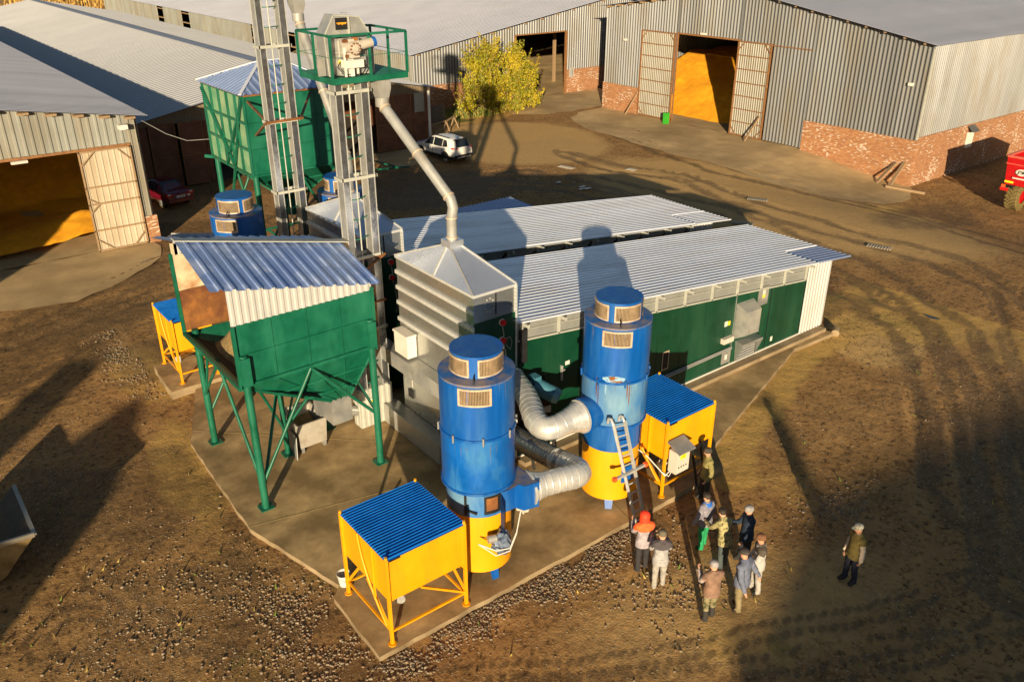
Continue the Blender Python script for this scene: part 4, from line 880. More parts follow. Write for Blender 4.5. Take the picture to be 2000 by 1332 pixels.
        for k in range(10): a = 2*math.pi*k/10; m.box((11.27+dx+.14*math.cos(a)-.02, hy0-.46, 11.96+.14*math.sin(a)-.02), (11.27+dx+.14*math.cos(a)+.02, hy0-.42, 11.96+.14*math.sin(a)+.02))
        for q in ((11.05, 12.16), (11.05, 11.78), (11.36, 12.2)): m.box((q[0]+dx-.05, hy0-.34, q[1]-.04), (q[0]+dx+.05, hy0-.2, q[1]+.04))
        m.build('bolt_ring', RUST, gm)
        m = MB(); m.tube([(11.86+dx, hy0-.26, 12.08), (11.96+dx, hy0-.26, 12.095)], .13, 14); m.build('motor_fan_cover', BLUE, gm)
        m = MB(); m.box((10.98+dx, hy0-.42, 11.48), (11.5+dx, hy0-.1, 11.68)); m.bar((11.2+dx, hy0-.25, 11.25), (11.2+dx, hy0-.25, 11.7), .12); m.bar((11.42+dx, hy0-.2, 11.25), (11.42+dx, hy0-.2, 11.6), .05); m.bar((11.0+dx, hy0-.3, 11.25), (11.0+dx, hy0-.3, 12.0), .05); m.build('motor_bracket', WHITE, e)
        m = MB(); m.box((11.52+dx, hy0-.22, 11.52), (11.68+dx, hy0-.08, 11.72)); m.build('switch_box', GREYPIPE, e)
        m = MB(); m.tube([(11.72+dx, hy0-.2, 11.95), (11.70+dx, hy0-.25, 11.5), (11.55+dx, hy0-.25, 11.3), (11.3+dx, hy0-.3, 11.28), (10.95+dx, hy0-.25, 11.32), (10.82+dx, hy0-.2, 11.5), (10.95+dx, hy0-.12, 11.62)], .015, 6); m.tube([(11.3+dx, hy0-.25, 11.3), (11.1+dx, hy0-.28, 11.24), (10.7+dx, hy0-.1, 11.3)], .015, 6); m.build('cable', BLACK, e)
        m = MB(); m.box((10.38+dx, y0+.05, 11.27), (10.6+dx, y0+.1, 11.75)); m.build('side_hatch', GALV_D, e)
    # spout to the dryer tower
    tgt = V(12.74, y0 - 2.58, 6.92) if sgn < 0 else V(12.74, y0 - 2.6, 6.92)
    s0 = V(12.2+dx, y0+.02, 11.0)
    m = MB(); m.add([(x_, y_, z_+up) for x_, y_, z_ in [(12.0+dx, y0-.2, 11.1), (12.42+dx, y0-.2, 11.1), (12.42+dx, y0+.25, 11.1), (12.0+dx, y0+.25, 11.1), (12.02+dx, y0-.18, 10.8), (12.44+dx, y0-.18, 10.8), (12.44+dx, y0+.23, 10.8), (12.02+dx, y0+.23, 10.8), (12.1+dx, y0-.15, 10.5), (12.36+dx, y0-.15, 10.5), (12.36+dx, y0+.15, 10.5), (12.1+dx, y0+.15, 10.5)]],
       [(0,1,5,4),(1,2,6,5),(2,3,7,6),(3,0,4,7),(4,5,9,8),(5,6,10,9),(6,7,11,10),(7,4,8,11)])
    m.tube([(12.23+dx, y0, 10.55+up), (12.23+dx, y0, 10.3+up)], [.2, .2], 14); sp = m.build('spout_box', GREYPIPE, e)
    m = MB(); b0 = V(12.23+dx, y0, 10.35+up); b1 = tgt + V(0, 0, 1.15)
    m.tube([b0, b0.lerp(b1, .5), b1, b1 + V(0, 0, -.25).lerp((b1-b0).normalized()*.25, .4), tgt + V(0, 0, .6), tgt], .15, 18)
    p = m.build('spout_pipe', GREYPIPE if sign else GALV_D, e)
    m = MB(); dr = (b1-b0).normalized()
    for t in (.04, .52, .97): q = b0.lerp(b1, t); m.tube([q - dr*.02, q + dr*.02], .175, 18)
    for z in (.62, .05): m.tube([tgt + V(0, 0, z), tgt + V(0, 0, z+.03)], .175, 18)
    m.build('pipe_clamp', VENTFR, p)
    m = MB()
    if dx == 0:
        z = 5.9; m.bar((10.4, y0+.1, z), (11.9, y0-.06, z), .05); m.bar((11.2, y0-.06, z-.35), (11.95, y0-.08, z+.05), .05); m.bar((10.3, 23.6, z-.5), (11.3, y0+.4, z-.1), .05)
        for zz in (4.4, 3.5): m.box((10.7, y0-.04, zz), (11.9, y0+.4, zz+.06))
    else:
        z = 9.0; m.bar((10.62+dx, y0-.08, z), (12.0+dx, y0-.08, z+.02), .07); m.bar((10.72+dx, y0-.08, z), (12.4, 32.35, 8.9), .07); m.bar((11.9+dx, y0-.08, z), (15.0, 32.35, 8.95), .07); m.bar((10.66+dx, y0-.08, z), (12.55, 32.3, 7.6), .07)
    m.build_each('brace', RUST, e)
    return e
elevator(0, 21.65, 'tall bucket elevator with green railed platform, motor and black sign panel', -1, True)
elevator(.48, 27.7, 'left tall bucket elevator running out of the top of the picture', -1, False, 1.82)
# ---------------------------------------------------------------- receiving hopper in front, overhead bin behind
def pyr(m, rect, z0, rc, z1, stiff=None):
    x0, y0, x1, y1 = rect; a, b_, c, d = rc
    A = [(x0, y0, z0), (x1, y0, z0), (x1, y1, z0), (x0, y1, z0)]; Bq = [(a, b_, z1), (c, b_, z1), (c, d, z1), (a, d, z1)]
    for i in range(4): j = (i+1) % 4; m.face([A[i], Bq[i], Bq[j], A[j]])
    return A, Bq
def front_hopper():
    h = thing('receiving_hopper', 'green steel receiving hopper on legs with blue-white ribbed gable roof', 'hopper', (8.3, 21.7, .15))
    x0, x1, y0, y1 = 6.35, 10.3, 19.6, 23.95; zb = 4.08; zt = 5.8
    m = MB(); n = 4
    for r in range(2):
        za, zc = zb + (zt-zb)*r/2 + .006, zb + (zt-zb)*(r+1)/2 - .006
        for k in range(n): a, c = x0 + (x1-x0)*k/n + .008, x0 + (x1-x0)*(k+1)/n - .008; m.box((a, y0, za), (c, y0+.03, zc))
    m.build('front_wall', GREEN, h)
    m = MB(); m.bar((x0-.02, y0-.03, zb+.0), (x1+.02, y0-.03, zb), .09); m.bar((x0, y0-.02, (zb+zt)/2), (x1, y0-.02, (zb+zt)/2), .035); m.bar((x0-.03, y0-.03, zb-.1), (x0-.03, y0-.03, zt), .09); m.bar((x1+.02, y0-.03, zb-.1), (x1+.02, y0-.03, zt+.1), .09)
    for k in (1, 2, 3): x = x0 + (x1-x0)*k/4; m.bar((x, y0-.012, zb), (x, y0-.012, zt), .022, .03)
    m.bar((x0-.03, y1, zb-.1), (x0-.03, y1, 6.5), .09); m.bar((x1, y1, zb-.1), (x1, y1, 6.1), .09); m.bar((x0-.04, y0, 4.0), (x0-.04, y1, 4.0), .10); m.bar((x1, y0, 4.05), (x1, y1, 4.05), .1)
    m.build('frame', GREEN, h)
    # back and right walls (rusty inside, limed at the top)
    m = MB(); m.mat(0).box((x0, y1-.03, zb), (x1, y1, 5.35)); m.mat(1).add([(x0,y1-.03,5.36),(x1,y1-.03,5.36),(x1,y1-.03,5.98),(x0,y1-.03,6.82)],[(0,1,2,3)]); m.mat(2).add([(x0,y1+.01,zb),(x1,y1+.01,zb),(x1,y1+.01,5.98),(x0,y1+.01,6.82)],[(3,2,1,0)]); m.build('back_wall', [RUST, RUSTL, GREEN], h)
    m = MB(); m.mat(0).box((x1-.03, y0+.05, zb), (x1, y1-.05, 5.9)); m.mat(1).box((x1+.002, y0+.05, zb), (x1+.015, y1-.05, 5.9)); m.build('side_wall', [RUST, YELLOW], h)
    # pyramid bottom with stiffeners
    m = MB(); A, Bq = pyr(m, (x0, y0, x1, y1), zb-.06, (9.1, 20.3, 9.75, 21.6), 2.35); o = m.build('hopper_bottom', GREEN, h)
    m = MB()
    for i in range(4): m.bar(A[i], Bq[i], .07)
    for t in (.35, .7):
        R_ = [V(*A[i]).lerp(V(*Bq[i]), t) for i in range(4)]
        for i in range(4): m.bar(R_[i]+V(0,0,-.03), R_[(i+1) % 4]+V(0,0,-.03), .06)
    for k in (1, 2, 3): m.bar(V(*A[0]).lerp(V(*A[1]), k/4)+V(0,-.01,-.02), V(*Bq[0]).lerp(V(*Bq[1]), k/4)+V(0,-.01,-.02), .03)
    m.build('stiffener', GREEN, o)
    m = MB(); m.box((9.1, 20.3, 1.5), (9.75, 21.6, 2.35)); m.build('outlet', GALV_D, h)
    # sloping left chute lip: inner floor visible from the open side
    m = MB(); m.add([(x0, y0+.1, 4.0), (x0, y1-.1, 4.0), (8.6, y1-.1, 2.9), (8.6, y0+.1, 2.9)], [(0,3,2,1)]); m.build('chute_floor', DARK, h)
    mg = MB(); xs = np.linspace(x0+.25, x1-.1, 22); ys = np.linspace(y0+.08, y1-.08, 22)
    vv = []; 
    for a in xs:
        for c in ys: vv.append((a, c, 3.62 + 1.15*sstep((a-6.5)/1.5)*sstep((23.7-c)/1.0) + .25*(fbm(a, c, 1.7, 61)-.5)))
    mg.add([tuple(float(q) for q in v) for v in vv], [(i*22+j, (i+1)*22+j, (i+1)*22+j+1, i*22+j+1) for i in range(21) for j in range(21)], True); mg.build('grain_fill', GRAIN, h)
    # legs
    for i, (x, y, zt_) in enumerate(((6.48, 19.62, 4.95), (10.18, 19.62, 4.95), (6.6, 23.82, 4.1), (10.18, 23.82, 4.1), (8.15, 21.77, 3.0), (9.8, 22.4, 2.6))):
        m = MB(); m.tube([(x, y-.06 if i < 2 else y, .16), (x, y-.06 if i < 2 else y, zt_)], .105 if i < 4 else .085, 14)
        if i < 2: m.box((x-.12, y-.2, 4.1), (x+.12, y-.02, 4.9))
        m.box((x-.19, y-.22, .155), (x+.19, y+.14, .185)); m.build('leg', GREEN, h)
    m = MB(); P = lambda *a: V(*a)
    for a, c, r in (((6.5,19.56,.95),(8.3,19.6,4.0),.05),((8.3,19.6,4.0),(10.15,19.56,1.9),.05),((6.5,19.56,.75),(8.15,21.7,2.9),.05),((6.55,23.8,1.9),(6.5,21.7,3.95),.045),((6.5,21.9,3.95),(6.5,19.7,1.0),.05),((6.6,23.8,1.9),(6.5,22.6,3.9),.04),((6.6,23.8,1.95),(6.5,23.3,3.95),.04),
                    ((10.18,19.6,1.95),(9.9,21.0,3.3),.045),((8.15,21.77,1.0),(7.2,21.0,3.2),.045),((8.15,21.77,1.0),(9.3,21.0,2.9),.045),((8.15,21.77,.9),(8.9,22.1,2.6),.04),((10.15,23.8,1.2),(8.3,23.8,4.0),.045),((8.3,23.8,4.0),(6.6,23.8,1.2),.045)): m.tube([a, c], r, 8)
    m.build_each('cross_brace', GREEN, h)
    # gable roof falling to the right, white gable panel under the eave
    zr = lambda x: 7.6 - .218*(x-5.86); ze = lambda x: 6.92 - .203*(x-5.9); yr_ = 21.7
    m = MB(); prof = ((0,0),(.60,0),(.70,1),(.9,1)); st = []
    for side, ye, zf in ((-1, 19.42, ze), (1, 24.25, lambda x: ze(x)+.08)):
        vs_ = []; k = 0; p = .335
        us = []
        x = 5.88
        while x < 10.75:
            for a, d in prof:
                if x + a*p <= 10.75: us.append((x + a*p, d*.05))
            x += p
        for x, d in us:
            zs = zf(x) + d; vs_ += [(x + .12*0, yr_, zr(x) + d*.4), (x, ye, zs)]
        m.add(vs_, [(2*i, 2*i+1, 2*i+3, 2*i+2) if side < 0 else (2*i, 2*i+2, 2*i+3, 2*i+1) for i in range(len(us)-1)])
    rf = m.build('roof', mk('hopper_roof', (.30, .42, .74), .3, .6, .06, 1.5, col2=(.40,.48,.68), amt=.25), h)  # galvanised sheet; the blue of the reflected sky is put into the base colour
    m = MB(); m.bar((5.86, yr_, 7.64), (10.75, yr_, 7.64-.218*4.89), .3, .03); m.build('ridge_cap', WHITEBAR, rf)
    m = MB(); m.corr((0, y0-.01, 0), (1, 0, 0), (0, 0, 1), (0, -1, 0), x0-.05, x1+.03, zt+.01, lambda x: ze(x)+.02, .19, .03, RIB); m.corr((0, y1-.03, 0), (1, 0, 0), (0, 0, 1), (0, -1, 0), x0+.1, x0+1.3, 6.45, lambda x: ze(x)+.3, .19, .03, RIB); m.build_each('gable_panel', mk('gable_sheet', (.46,.455,.44), .5, .2, .05, 2), h)
front_hopper()
def overhead_bin():
    h = thing('overhead_bin', 'tall green grain bin on long braced legs with blue hipped roof', 'grain bin', (14.2, 34.6, 0))
    x0, x1, y0, y1, zb, zt = 12.3, 16.15, 32.4, 36.8, 6.0, 9.1
    m = MB()
    for r in range(3):
        for k in range(4):
            a, c = x0 + (x1-x0)*k/4+.006, x0 + (x1-x0)*(k+1)/4-.006; za, zc = zb+(zt-zb)*r/3+.006, zb+(zt-zb)*(r+1)/3-.006
            m.box((a, y0, za), (c, y0+.03, zc)); m.box((a, y1-.03, za), (c, y1, zc))
    m.box((x1-.03, y0+.03, zb), (x1, y1-.03, zt)); m.build('wall', GREEN, h)
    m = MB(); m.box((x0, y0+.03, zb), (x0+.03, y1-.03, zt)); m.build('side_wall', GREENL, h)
    m = MB(); x = x0 - .05
    for k in range(6): y = y0 + (y1-y0)*k/5; m.bar((x, y, zb), (x, y, zt), .08)
    for z in (zb, zb+1.03, zb+2.06, zt): m.bar((x-.01, y0, z), (x-.01, y1, z), .09)
    for z in (zb, zt): m.bar((x0, y0-.04, z), (x1, y0-.04, z), .08)
    m.bar((x-.06, y0, zt-.1), (x-.06, y1-1.8, zb), .09); m.bar((x-.06, y1, zt-.2), (x-.06, y0+1.6, zb), .09); m.bar((x-.06, y0+.1, zt), (x-.06, y1-.9, 2.6), .07)
    m.bar((x0-.3, y1+.2, zb), (x0+.2, y1-.6, zb), .12); m.build('frame', GREEN, h)
    m = MB(); A, Bq = pyr(m, (x0, y0, x1, y1), zb-.02, (14.3, 34.2, 15.0, 34.9), 4.3); o = m.build('bin_bottom', GREEN, h)
    m = MB()
    for t in (.33, .66):
        R_ = [V(*A[i]).lerp(V(*Bq[i]), t) for i in range(4)]
        for i in range(4): m.bar(R_[i], R_[(i+1) % 4], .06)
    for i in range(4): m.bar(A[i], Bq[i], .06)
    m.build('stiffener', GREEN, o)
    m = MB(); m.tube([(14.65, 34.55, 4.3), (14.65, 34.55, 3.5)], .25, 12); m.build('outlet', GREEN, h)
    for x, y in ((x0+.1, y0+.1), (x1-.1, y0+.1), (x0+.1, y1-.1), (x1-.1, y1-.1), (x0+1.6, y0+1.2)):
        m = MB(); m.tube([(x, y, 0), (x, y, zb if x != x0+1.6 else 5.2)], .12, 12); m.box((x-.2, y-.2, 0), (x+.2, y+.2, .04)); m.build('leg', GREEN, h)
    m = MB()
    L4 = [(x0+.1, y0+.1), (x1-.1, y0+.1), (x1-.1, y1-.1), (x0+.1, y1-.1)]
    for i in range(4):
        a, c = L4[i], L4[(i+1) % 4]; mid = ((a[0]+c[0])/2, (a[1]+c[1])/2)
        m.tube([(*a, 2.4), (*mid, 5.9)], .055, 8); m.tube([(*c, 2.4), (*mid, 5.9)], .055, 8); m.tube([(*a, 2.3), (*c, 2.3)], .05, 8); m.tube([(*a, .4), (*mid, 2.3)], .05, 8); m.tube([(*c, .4), (*mid, 2.3)], .05, 8)
    m.build_each('cross_brace', GREEN, h)
    # hipped roof of ribbed sheet
    xa, xb, ya, yb, zr = x0-.2, x1+.25, y0-.15, y1+.15, 10.0; r0, r1 = (14.0, 34.6), (14.9, 34.6)
    m = MB(); pr = ((0,0),(.5,0),(.62,1),(.88,1))
    def plane(a, b_, c, d):    # eave a->b, ridge d->c ; clip by interpolation of hi
        a, b_, c, d = V(*a), V(*b_), V(*c), V(*d); u = (b_-a); L_ = u.length; u.normalize(); w = (d-a); vdir = (w - u*w.dot(u)); H = vdir.length; vdir.normalize(); nn = u.cross(vdir)
        t0, t1 = (d-a).dot(u), (c-a).dot(u)
        hi = lambda t: H*min(1, (t/t0) if t0 > 1e-6 else 1, ((L_-t)/(L_-t1)) if L_-t1 > 1e-6 else 1)
        m.corr(a, u, vdir, nn, 0, L_, 0, hi, .3, .04, pr)
    e = [(xa, ya, zt+.05), (xb, ya, zt+.05), (xb, yb, zt+.05), (xa, yb, zt+.05)]; ra, rb = (*r0, zr), (*r1, zr)
    plane(e[0], e[1], rb, ra); plane(e[1], e[2], rb, rb); plane(e[2], e[3], ra, rb); plane(e[3], e[0], ra, ra)
    rf = m.build('roof', mk('bin_roof', (.34, .44, .68), .34, .6, .06, 1.0), h)
    m = MB()
    for p, q in ((e[0], ra), (e[1], rb), (e[2], rb), (e[3], ra), (ra, rb)): m.bar(V(*p)+V(0,0,.05), V(*q)+V(0,0,.05), .12, .03)
    m.build_each('hip_cap', ZROOF, rf)
    m = MB(); m.bar((x0-.05, y0-.06, zt+.02), (x1, y0-.06, zt+.02), .07); m.bar((x0-.08, y0, zt+.03), (x0-.08, y1, zt+.03), .07); m.build_each('top_beam', RUST, h)
overhead_bin()

# ---------------------------------------------------------------- heater drums
A0 = 235.0
def heater(c, label, caps, low, variant):
    h = thing('heater_drum', label, 'heater drum', (c[0], c[1], .15), 'blue and yellow heater drums')
    ru, rl = .885, .80
    m = MB(); m.lathe(c, [(ru, 2.8), (ru, 5.76)], 56, capt=False); 
    for z in ((4.33, 2.86) if variant == 1 else (4.2, 2.86)): m.lathe(c, [(ru+.001, z-.035), (ru+.035, z-.03), (ru+.035, z+.03), (ru+.001, z+.035)], 56, capb=False, capt=False)
    dr = m.build('drum', BLUE, h)
    m = MB(); 
    if variant == 2: m.lathe(c, [(ru+.004, 2.9), (ru+.004, 4.16)], 56, capb=False, capt=False); m.build('worn_band', BLUEWORN, dr)
    else: m.lathe(c, [(ru+.004, 2.84), (ru+.004, 4.29)], 56, capb=False, capt=False); m.build('worn_band', mk('worn_blue_light', (.0006,.085,.34), .4, 0, .22, 1.6, col2=(.05,.20,.38), amt=.22, scale2=1.0, stretch2=(1.2,1.2,.5), bump=.04, bscale=6), dr)
    m = MB()
    for a in (A0-38, A0+47, A0+165):
        for z0, z1 in ((2.9, 4.12), (4.4, 5.7)): a_ = a + (23 if z0 > 4 else 0); m.arc(c, ru+.009, a_-.45, a_+.45, z0, z1, 1)
    m.build('weld_seam', BLUE, dr)
    m = MB(); rr_ = random.Random(int(c[0]*7))
    for k in range(11):
        a = A0 + rr_.uniform(-75, 75); zt = 4.16 if rr_.random() < .6 else 5.72; l = rr_.uniform(.15, .6); w_ = rr_.uniform(.25, .7)
        m.add([(c[0]+(ru+.0075)*math.cos(R(a+q*w_*s)), c[1]+(ru+.0075)*math.sin(R(a+q*w_*s)), zt-l*f) for f, s in ((0,1),(.5,.7),(1,.15)) for q in (-1,1)], [(0,2,3,1),(2,4,5,3)])
    m.build('rust_run', mk('rust_run_paint', (.09,.10,.16), .6, 0, .4, 5) if 'rust_run_paint' not in bpy.data.materials else bpy.data.materials['rust_run_paint'], dr)
    m = MB()
    zf = 4.33 if variant == 1 else 4.2
    for k in range(8): a = 2*math.pi*k/8+.3; x, y = c[0]+(ru+.05)*math.cos(a), c[1]+(ru+.05)*math.sin(a); m.tube([(x, y, zf-.1), (x, y, zf+.1)], .025, 6)
    for k in (0, 3): a = R(A0+90+k*60); x, y = c[0]+(ru+.06)*math.cos(a), c[1]+(ru+.06)*math.sin(a); m.tube([(x, y, zf), (c[0]+(ru-.02)*math.cos(a), c[1]+(ru-.02)*math.sin(a), zf)], .06, 8)
    m.build_each('clamp', GALV_D if variant == 1 else BLUE, dr)
    m = MB(); m.lathe(c, [(ru+.012, 5.73), (ru+.012, 5.775), (.6, 5.80)], 56, capb=False, capt=False); m.build('shoulder', SHOULDER, h)
    m = MB(); m.lathe(c, [(.60, 5.8), (.60, 6.3), (.615, 6.3), (.615, 6.335)], 48, capb=False); m.build('cap', BLUE, h)
    def vent(r, a0, a1, z0, z1):
        v = MB(); v.mat(0).arc(c, r+.006, a0, a1, z0, z1, 14); v.mat(1)
        v.arc(c, r+.035, a0-1.5, a1+1.5, z1-.01, z1+.03, 14, .03); v.arc(c, r+.035, a0-1.5, a1+1.5, z0-.03, z0+.01, 14, .03)
        for a in (a0, a1): v.arc(c, r+.035, a-1.6, a+1.6, z0, z1, 2, .03)
        n = int((a1-a0)/3.2*(r/.6)); v.mat(2)
        for k in range(1, n): a = a0 + (a1-a0)*k/n; v.arc(c, r+.026, a-.45*.6/r, a+.75*.6/r, z0, z1, 1, .018)
        v.build('vent', [mk('vent_dark', (.05,.035,.02), .9, 0, .3) if 'vent_dark' not in bpy.data.materials else bpy.data.materials['vent_dark'], VENTFR, VENTBR], h)
    for a in caps: vent(.60, A0+a-34, A0+a+34, 5.86, 6.24)
    vent(ru, A0+low-23, A0+low+23, 5.28, 5.66)
    # lower furnace
    if variant == 1:
        m = MB(); m.lathe(c, [(rl, 2.12), (rl, 2.8)], 48, capb=False, capt=False); o = m.build('furnace_ring', BLUEWORN, h)
        m = MB(); m.mat(0).arc(c, rl+.006, A0+8, A0+40, 2.2, 2.72, 8); m.mat(1).arc(c, rl+.012, A0+12, A0+33, 2.3, 2.66, 8)
        m.build('firing_opening', [BLACK, RUST], o)
        m = MB(); pa = V(c[0]+rl*math.cos(R(A0+40)), c[1]+rl*math.sin(R(A0+40)), 0); d = V(-.42, -.55, 0).normalized()*.5
        d = V(math.cos(R(A0+10)), math.sin(R(A0+10)), 0)*.42
        m.add([pa+V(0,0,1.75), pa+d+V(0,0,1.75), pa+d+V(0,0,2.5), pa+V(0,0,2.72)], [(0,1,2,3),(3,2,1,0)]); m.build('firing_door', BLUE, o)
        sc = []
        for k in range(9): a = R(279 + 22*k/8); rr = .815 + .14*(k/8)**1.3; sc.append((c[0]+rr*math.cos(a), c[1]+rr*math.sin(a)))
        m = MB(); m.prism(sc + [(c[0]+.6, c[1]-1.05), (c[0]+1.0, c[1]-1.13), (c[0]+1.0, c[1]-.27), (c[0]+.78, c[1]-.05), (c[0]+.3, c[1]-.1), (c[0], c[1]-.3)], 2.08, 2.8); v = m.build('outlet_scroll', BLUE, h)
        m = MB(); sc = [(c[0]+(.815+.24*(k/14)**1.5)*math.cos(R(232+69*k/14)), c[1]+(.815+.24*(k/14)**1.5)*math.sin(R(232+69*k/14))) for k in range(15)]; m.face([(x, y, 2.806) for x, y in sc + [(c[0]+.6, c[1]-1.04), (c[0]+.98, c[1]-1.11), (c[0]+.98, c[1]-.29), (c[0]+.78, c[1]-.08), (c[0]+.3, c[1]-.1), (c[0], c[1]-.3)]]); m.build('scroll_top', SHOULDER, v)
        ztop = 2.12
    else:
        m = MB(); m.lathe(c, [(rl, 2.03), (rl, 2.8)], 48, capb=False, capt=False); m.build('furnace_ring', BLUE, h)
        if variant == 2:
            m = MB(); m.tube([(c[0]-1.17, c[1], 3.15), (c[0]-.6, c[1], 3.15)], [.49, .42], 28); m.build('outlet_collar', BLUE, h)
            m = MB(); m.mat(0).arc(c, rl+.01, A0+14, A0+52, 1.0, 1.62, 8); m.mat(1).arc(c, rl+.03, A0+62, A0+84, 1.55, 2.9, 6); m.build('firing_door', [BLUE, DARK], h)
        ztop = 2.03
    m = MB(); m.lathe(c, [(rl, .45), (rl, ztop)], 48, capb=True, capt=False); m.build('furnace', YELLOW, h)
    base = .15 if c[1] < 25 else (.05 if c[0] < 12 else .3)
    for k in range(3):
        a = R(A0 + (28 if variant == 1 else -8) + 120*k); x, y = c[0]+(rl-.1)*math.cos(a), c[1]+(rl-.1)*math.sin(a)
        m = MB(); t = V(-math.sin(a), math.cos(a), 0)*.13; m.add([V(x,y,.5)-t, V(x,y,.5)+t, V(x,y,base)+t*.7+V(.1*math.cos(a), .1*math.sin(a), 0), V(x,y,base)-t*.7+V(.1*math.cos(a), .1*math.sin(a), 0), V(x,y,.5)-V(.12*math.cos(a), .12*math.sin(a),0), V(x,y,base)-V(.02*math.cos(a), .02*math.sin(a),0)], [(0,3,2,1),(0,4,5,3),(1,2,5,4),(0,1,4),(2,3,5)]); m.build('leg', BLUE, h)
    m = MB(); a = R(A0-5); m.tube([(c[0]+(ru-.02)*math.cos(a), c[1]+(ru-.02)*math.sin(a), 5.8), (c[0]+(ru-.02)*math.cos(a), c[1]+(ru-.02)*math.sin(a), 5.95), (c[0]+(ru-.15)*math.cos(a), c[1]+(ru-.15)*math.sin(a), 5.95), (c[0]+(ru-.15)*math.cos(a), c[1]+(ru-.15)*math.sin(a), 5.8)], .016, 6); m.build('lifting_eye', BLACK, h)
    if variant == 3 and c[0] < 12: h.location.z += .25
    return h
C1 = (9.94, 14.05); C2 = (14.6, 14.17)
heater(C1, 'nearest blue heater drum with open firing door beside the front yellow hopper', (38, -52, 128, 218), -4, 1)
heater(C2, 'blue heater drum with peeling paint and yellow furnace where the ladder leans', (16, -70, 106, 196), -10, 2)
heater((9.95, 28.4), 'shaded blue heater drum showing only its top behind the ribbed hopper roof', (-8, 76, 166, 256), -10, 3)
heater((14.5, 29.35), 'far blue heater drum half hidden behind the elevator trunks', (20, -70, 110, 200), 0, 3)
# rust stain on the second drum and wrapped igniter motor on the first
hs = [o for o in bpy.data.objects if o.name.startswith('heater_drum') and o.parent is None]
m = MB(); rn = random.Random(12)
def patch(c, r, a, z, w, hh, seed, rg=.35):
    rr = random.Random(seed); pts = []
    for k in range(22):
        t = 2*math.pi*k/22; q = 1 + rr.uniform(-rg, rg); aa = a + w*q*math.cos(t)/r*57.3; pts.append((c[0]+r*math.cos(R(aa)), c[1]+r*math.sin(R(aa)), z + hh*q*math.sin(t)))
    return pts
m.mat(0).face(patch(C2, .892, A0-12, 4.32, .30, .10, 1, .08)); m.mat(1).face(patch(C2, .895, A0-14, 4.36, .11, .05, 2)); m.face(patch(C2, .895, A0-6, 4.27, .16, .025, 3))
for a, z, l in ((-42, 4.0, .3), (-38, 3.8, .45), (12, 4.0, .28), (16, 3.9, .35), (-25, 4.05, .2)): m.mat(1 if a != -25 else 0).face(patch(C2, .892, A0+a, z, .018, l, int(a*3+200), .15))
m.build('rust_patch', [mk('primer_patch', (.20, .34, .46), .6, 0, .2), RUST], hs[1])
m = MB(); b = V(9.72, 13.05, 1.55)
m.tube([b + V(-.22, .05, .1), b + V(-.02, -.02, .1)], .1, 10); m.build('igniter_motor', GREYPIPE, hs[0])
bm = bmesh.new(); bmesh.ops.create_icosphere(bm, subdivisions=3, radius=.24)
for v in bm.verts: v.co *= 1 + .22*(math.sin(v.co.x*31+v.co.z*17)*math.cos(v.co.y*27)); v.co.z *= 1.35; v.co += b + V(.12, -.05, -.1)
mb = MB(); mb.add([v.co.copy() for v in bm.verts], [tuple(q.index for q in f.verts) for f in bm.faces]); bm.free()
mb.build('plastic_wrap', mk('crumpled_film', (.16, .20, .28), .25, .35, .6, 9), hs[0])
m = MB(); m.tube([b + V(-.5, .05, .1), b + V(-.2, -.25, -.05), b + V(.15, -.33, -.1), b + V(.5, -.15, .1), b + V(.85, .1, .55)], .016, 6); m.tube([b + V(-.5, .05, .1), b + V(-.2, -.25, -.2), b + V(.15, -.33, -.18), b + V(.5, -.15, .05), b + V(.85, .1, .5)], .014, 6); m.build_each('rope', WHITE, hs[0])
bm = bmesh.new(); bmesh.ops.create_icosphere(bm, subdivisions=2, radius=.15)
for v in bm.verts: v.co *= 1 + .3*math.sin(v.co.x*40+v.co.y*23+v.co.z*31); v.co.z *= 1.4; v.co += b + V(.95, .15, .5)
mb = MB(); mb.add([v.co.copy() for v in bm.verts], [tuple(q.index for q in f.verts) for f in bm.faces]); bm.free(); mb.build('rag_bundle', CREAMBOX, hs[0])
m = MB(); m.arc(C1, .83, A0-26, A0-22, 2.18, 2.75, 2, .02); m.tube([(C1[0]+.84*math.cos(R(A0-22)), C1[1]+.84*math.sin(R(A0-22)), 2.35), (C1[0]+.9*math.cos(R(A0-4)), C1[1]+.9*math.sin(R(A0-4)), 2.3)], .025, 6); m.build('latch', BLACK, hs[0])

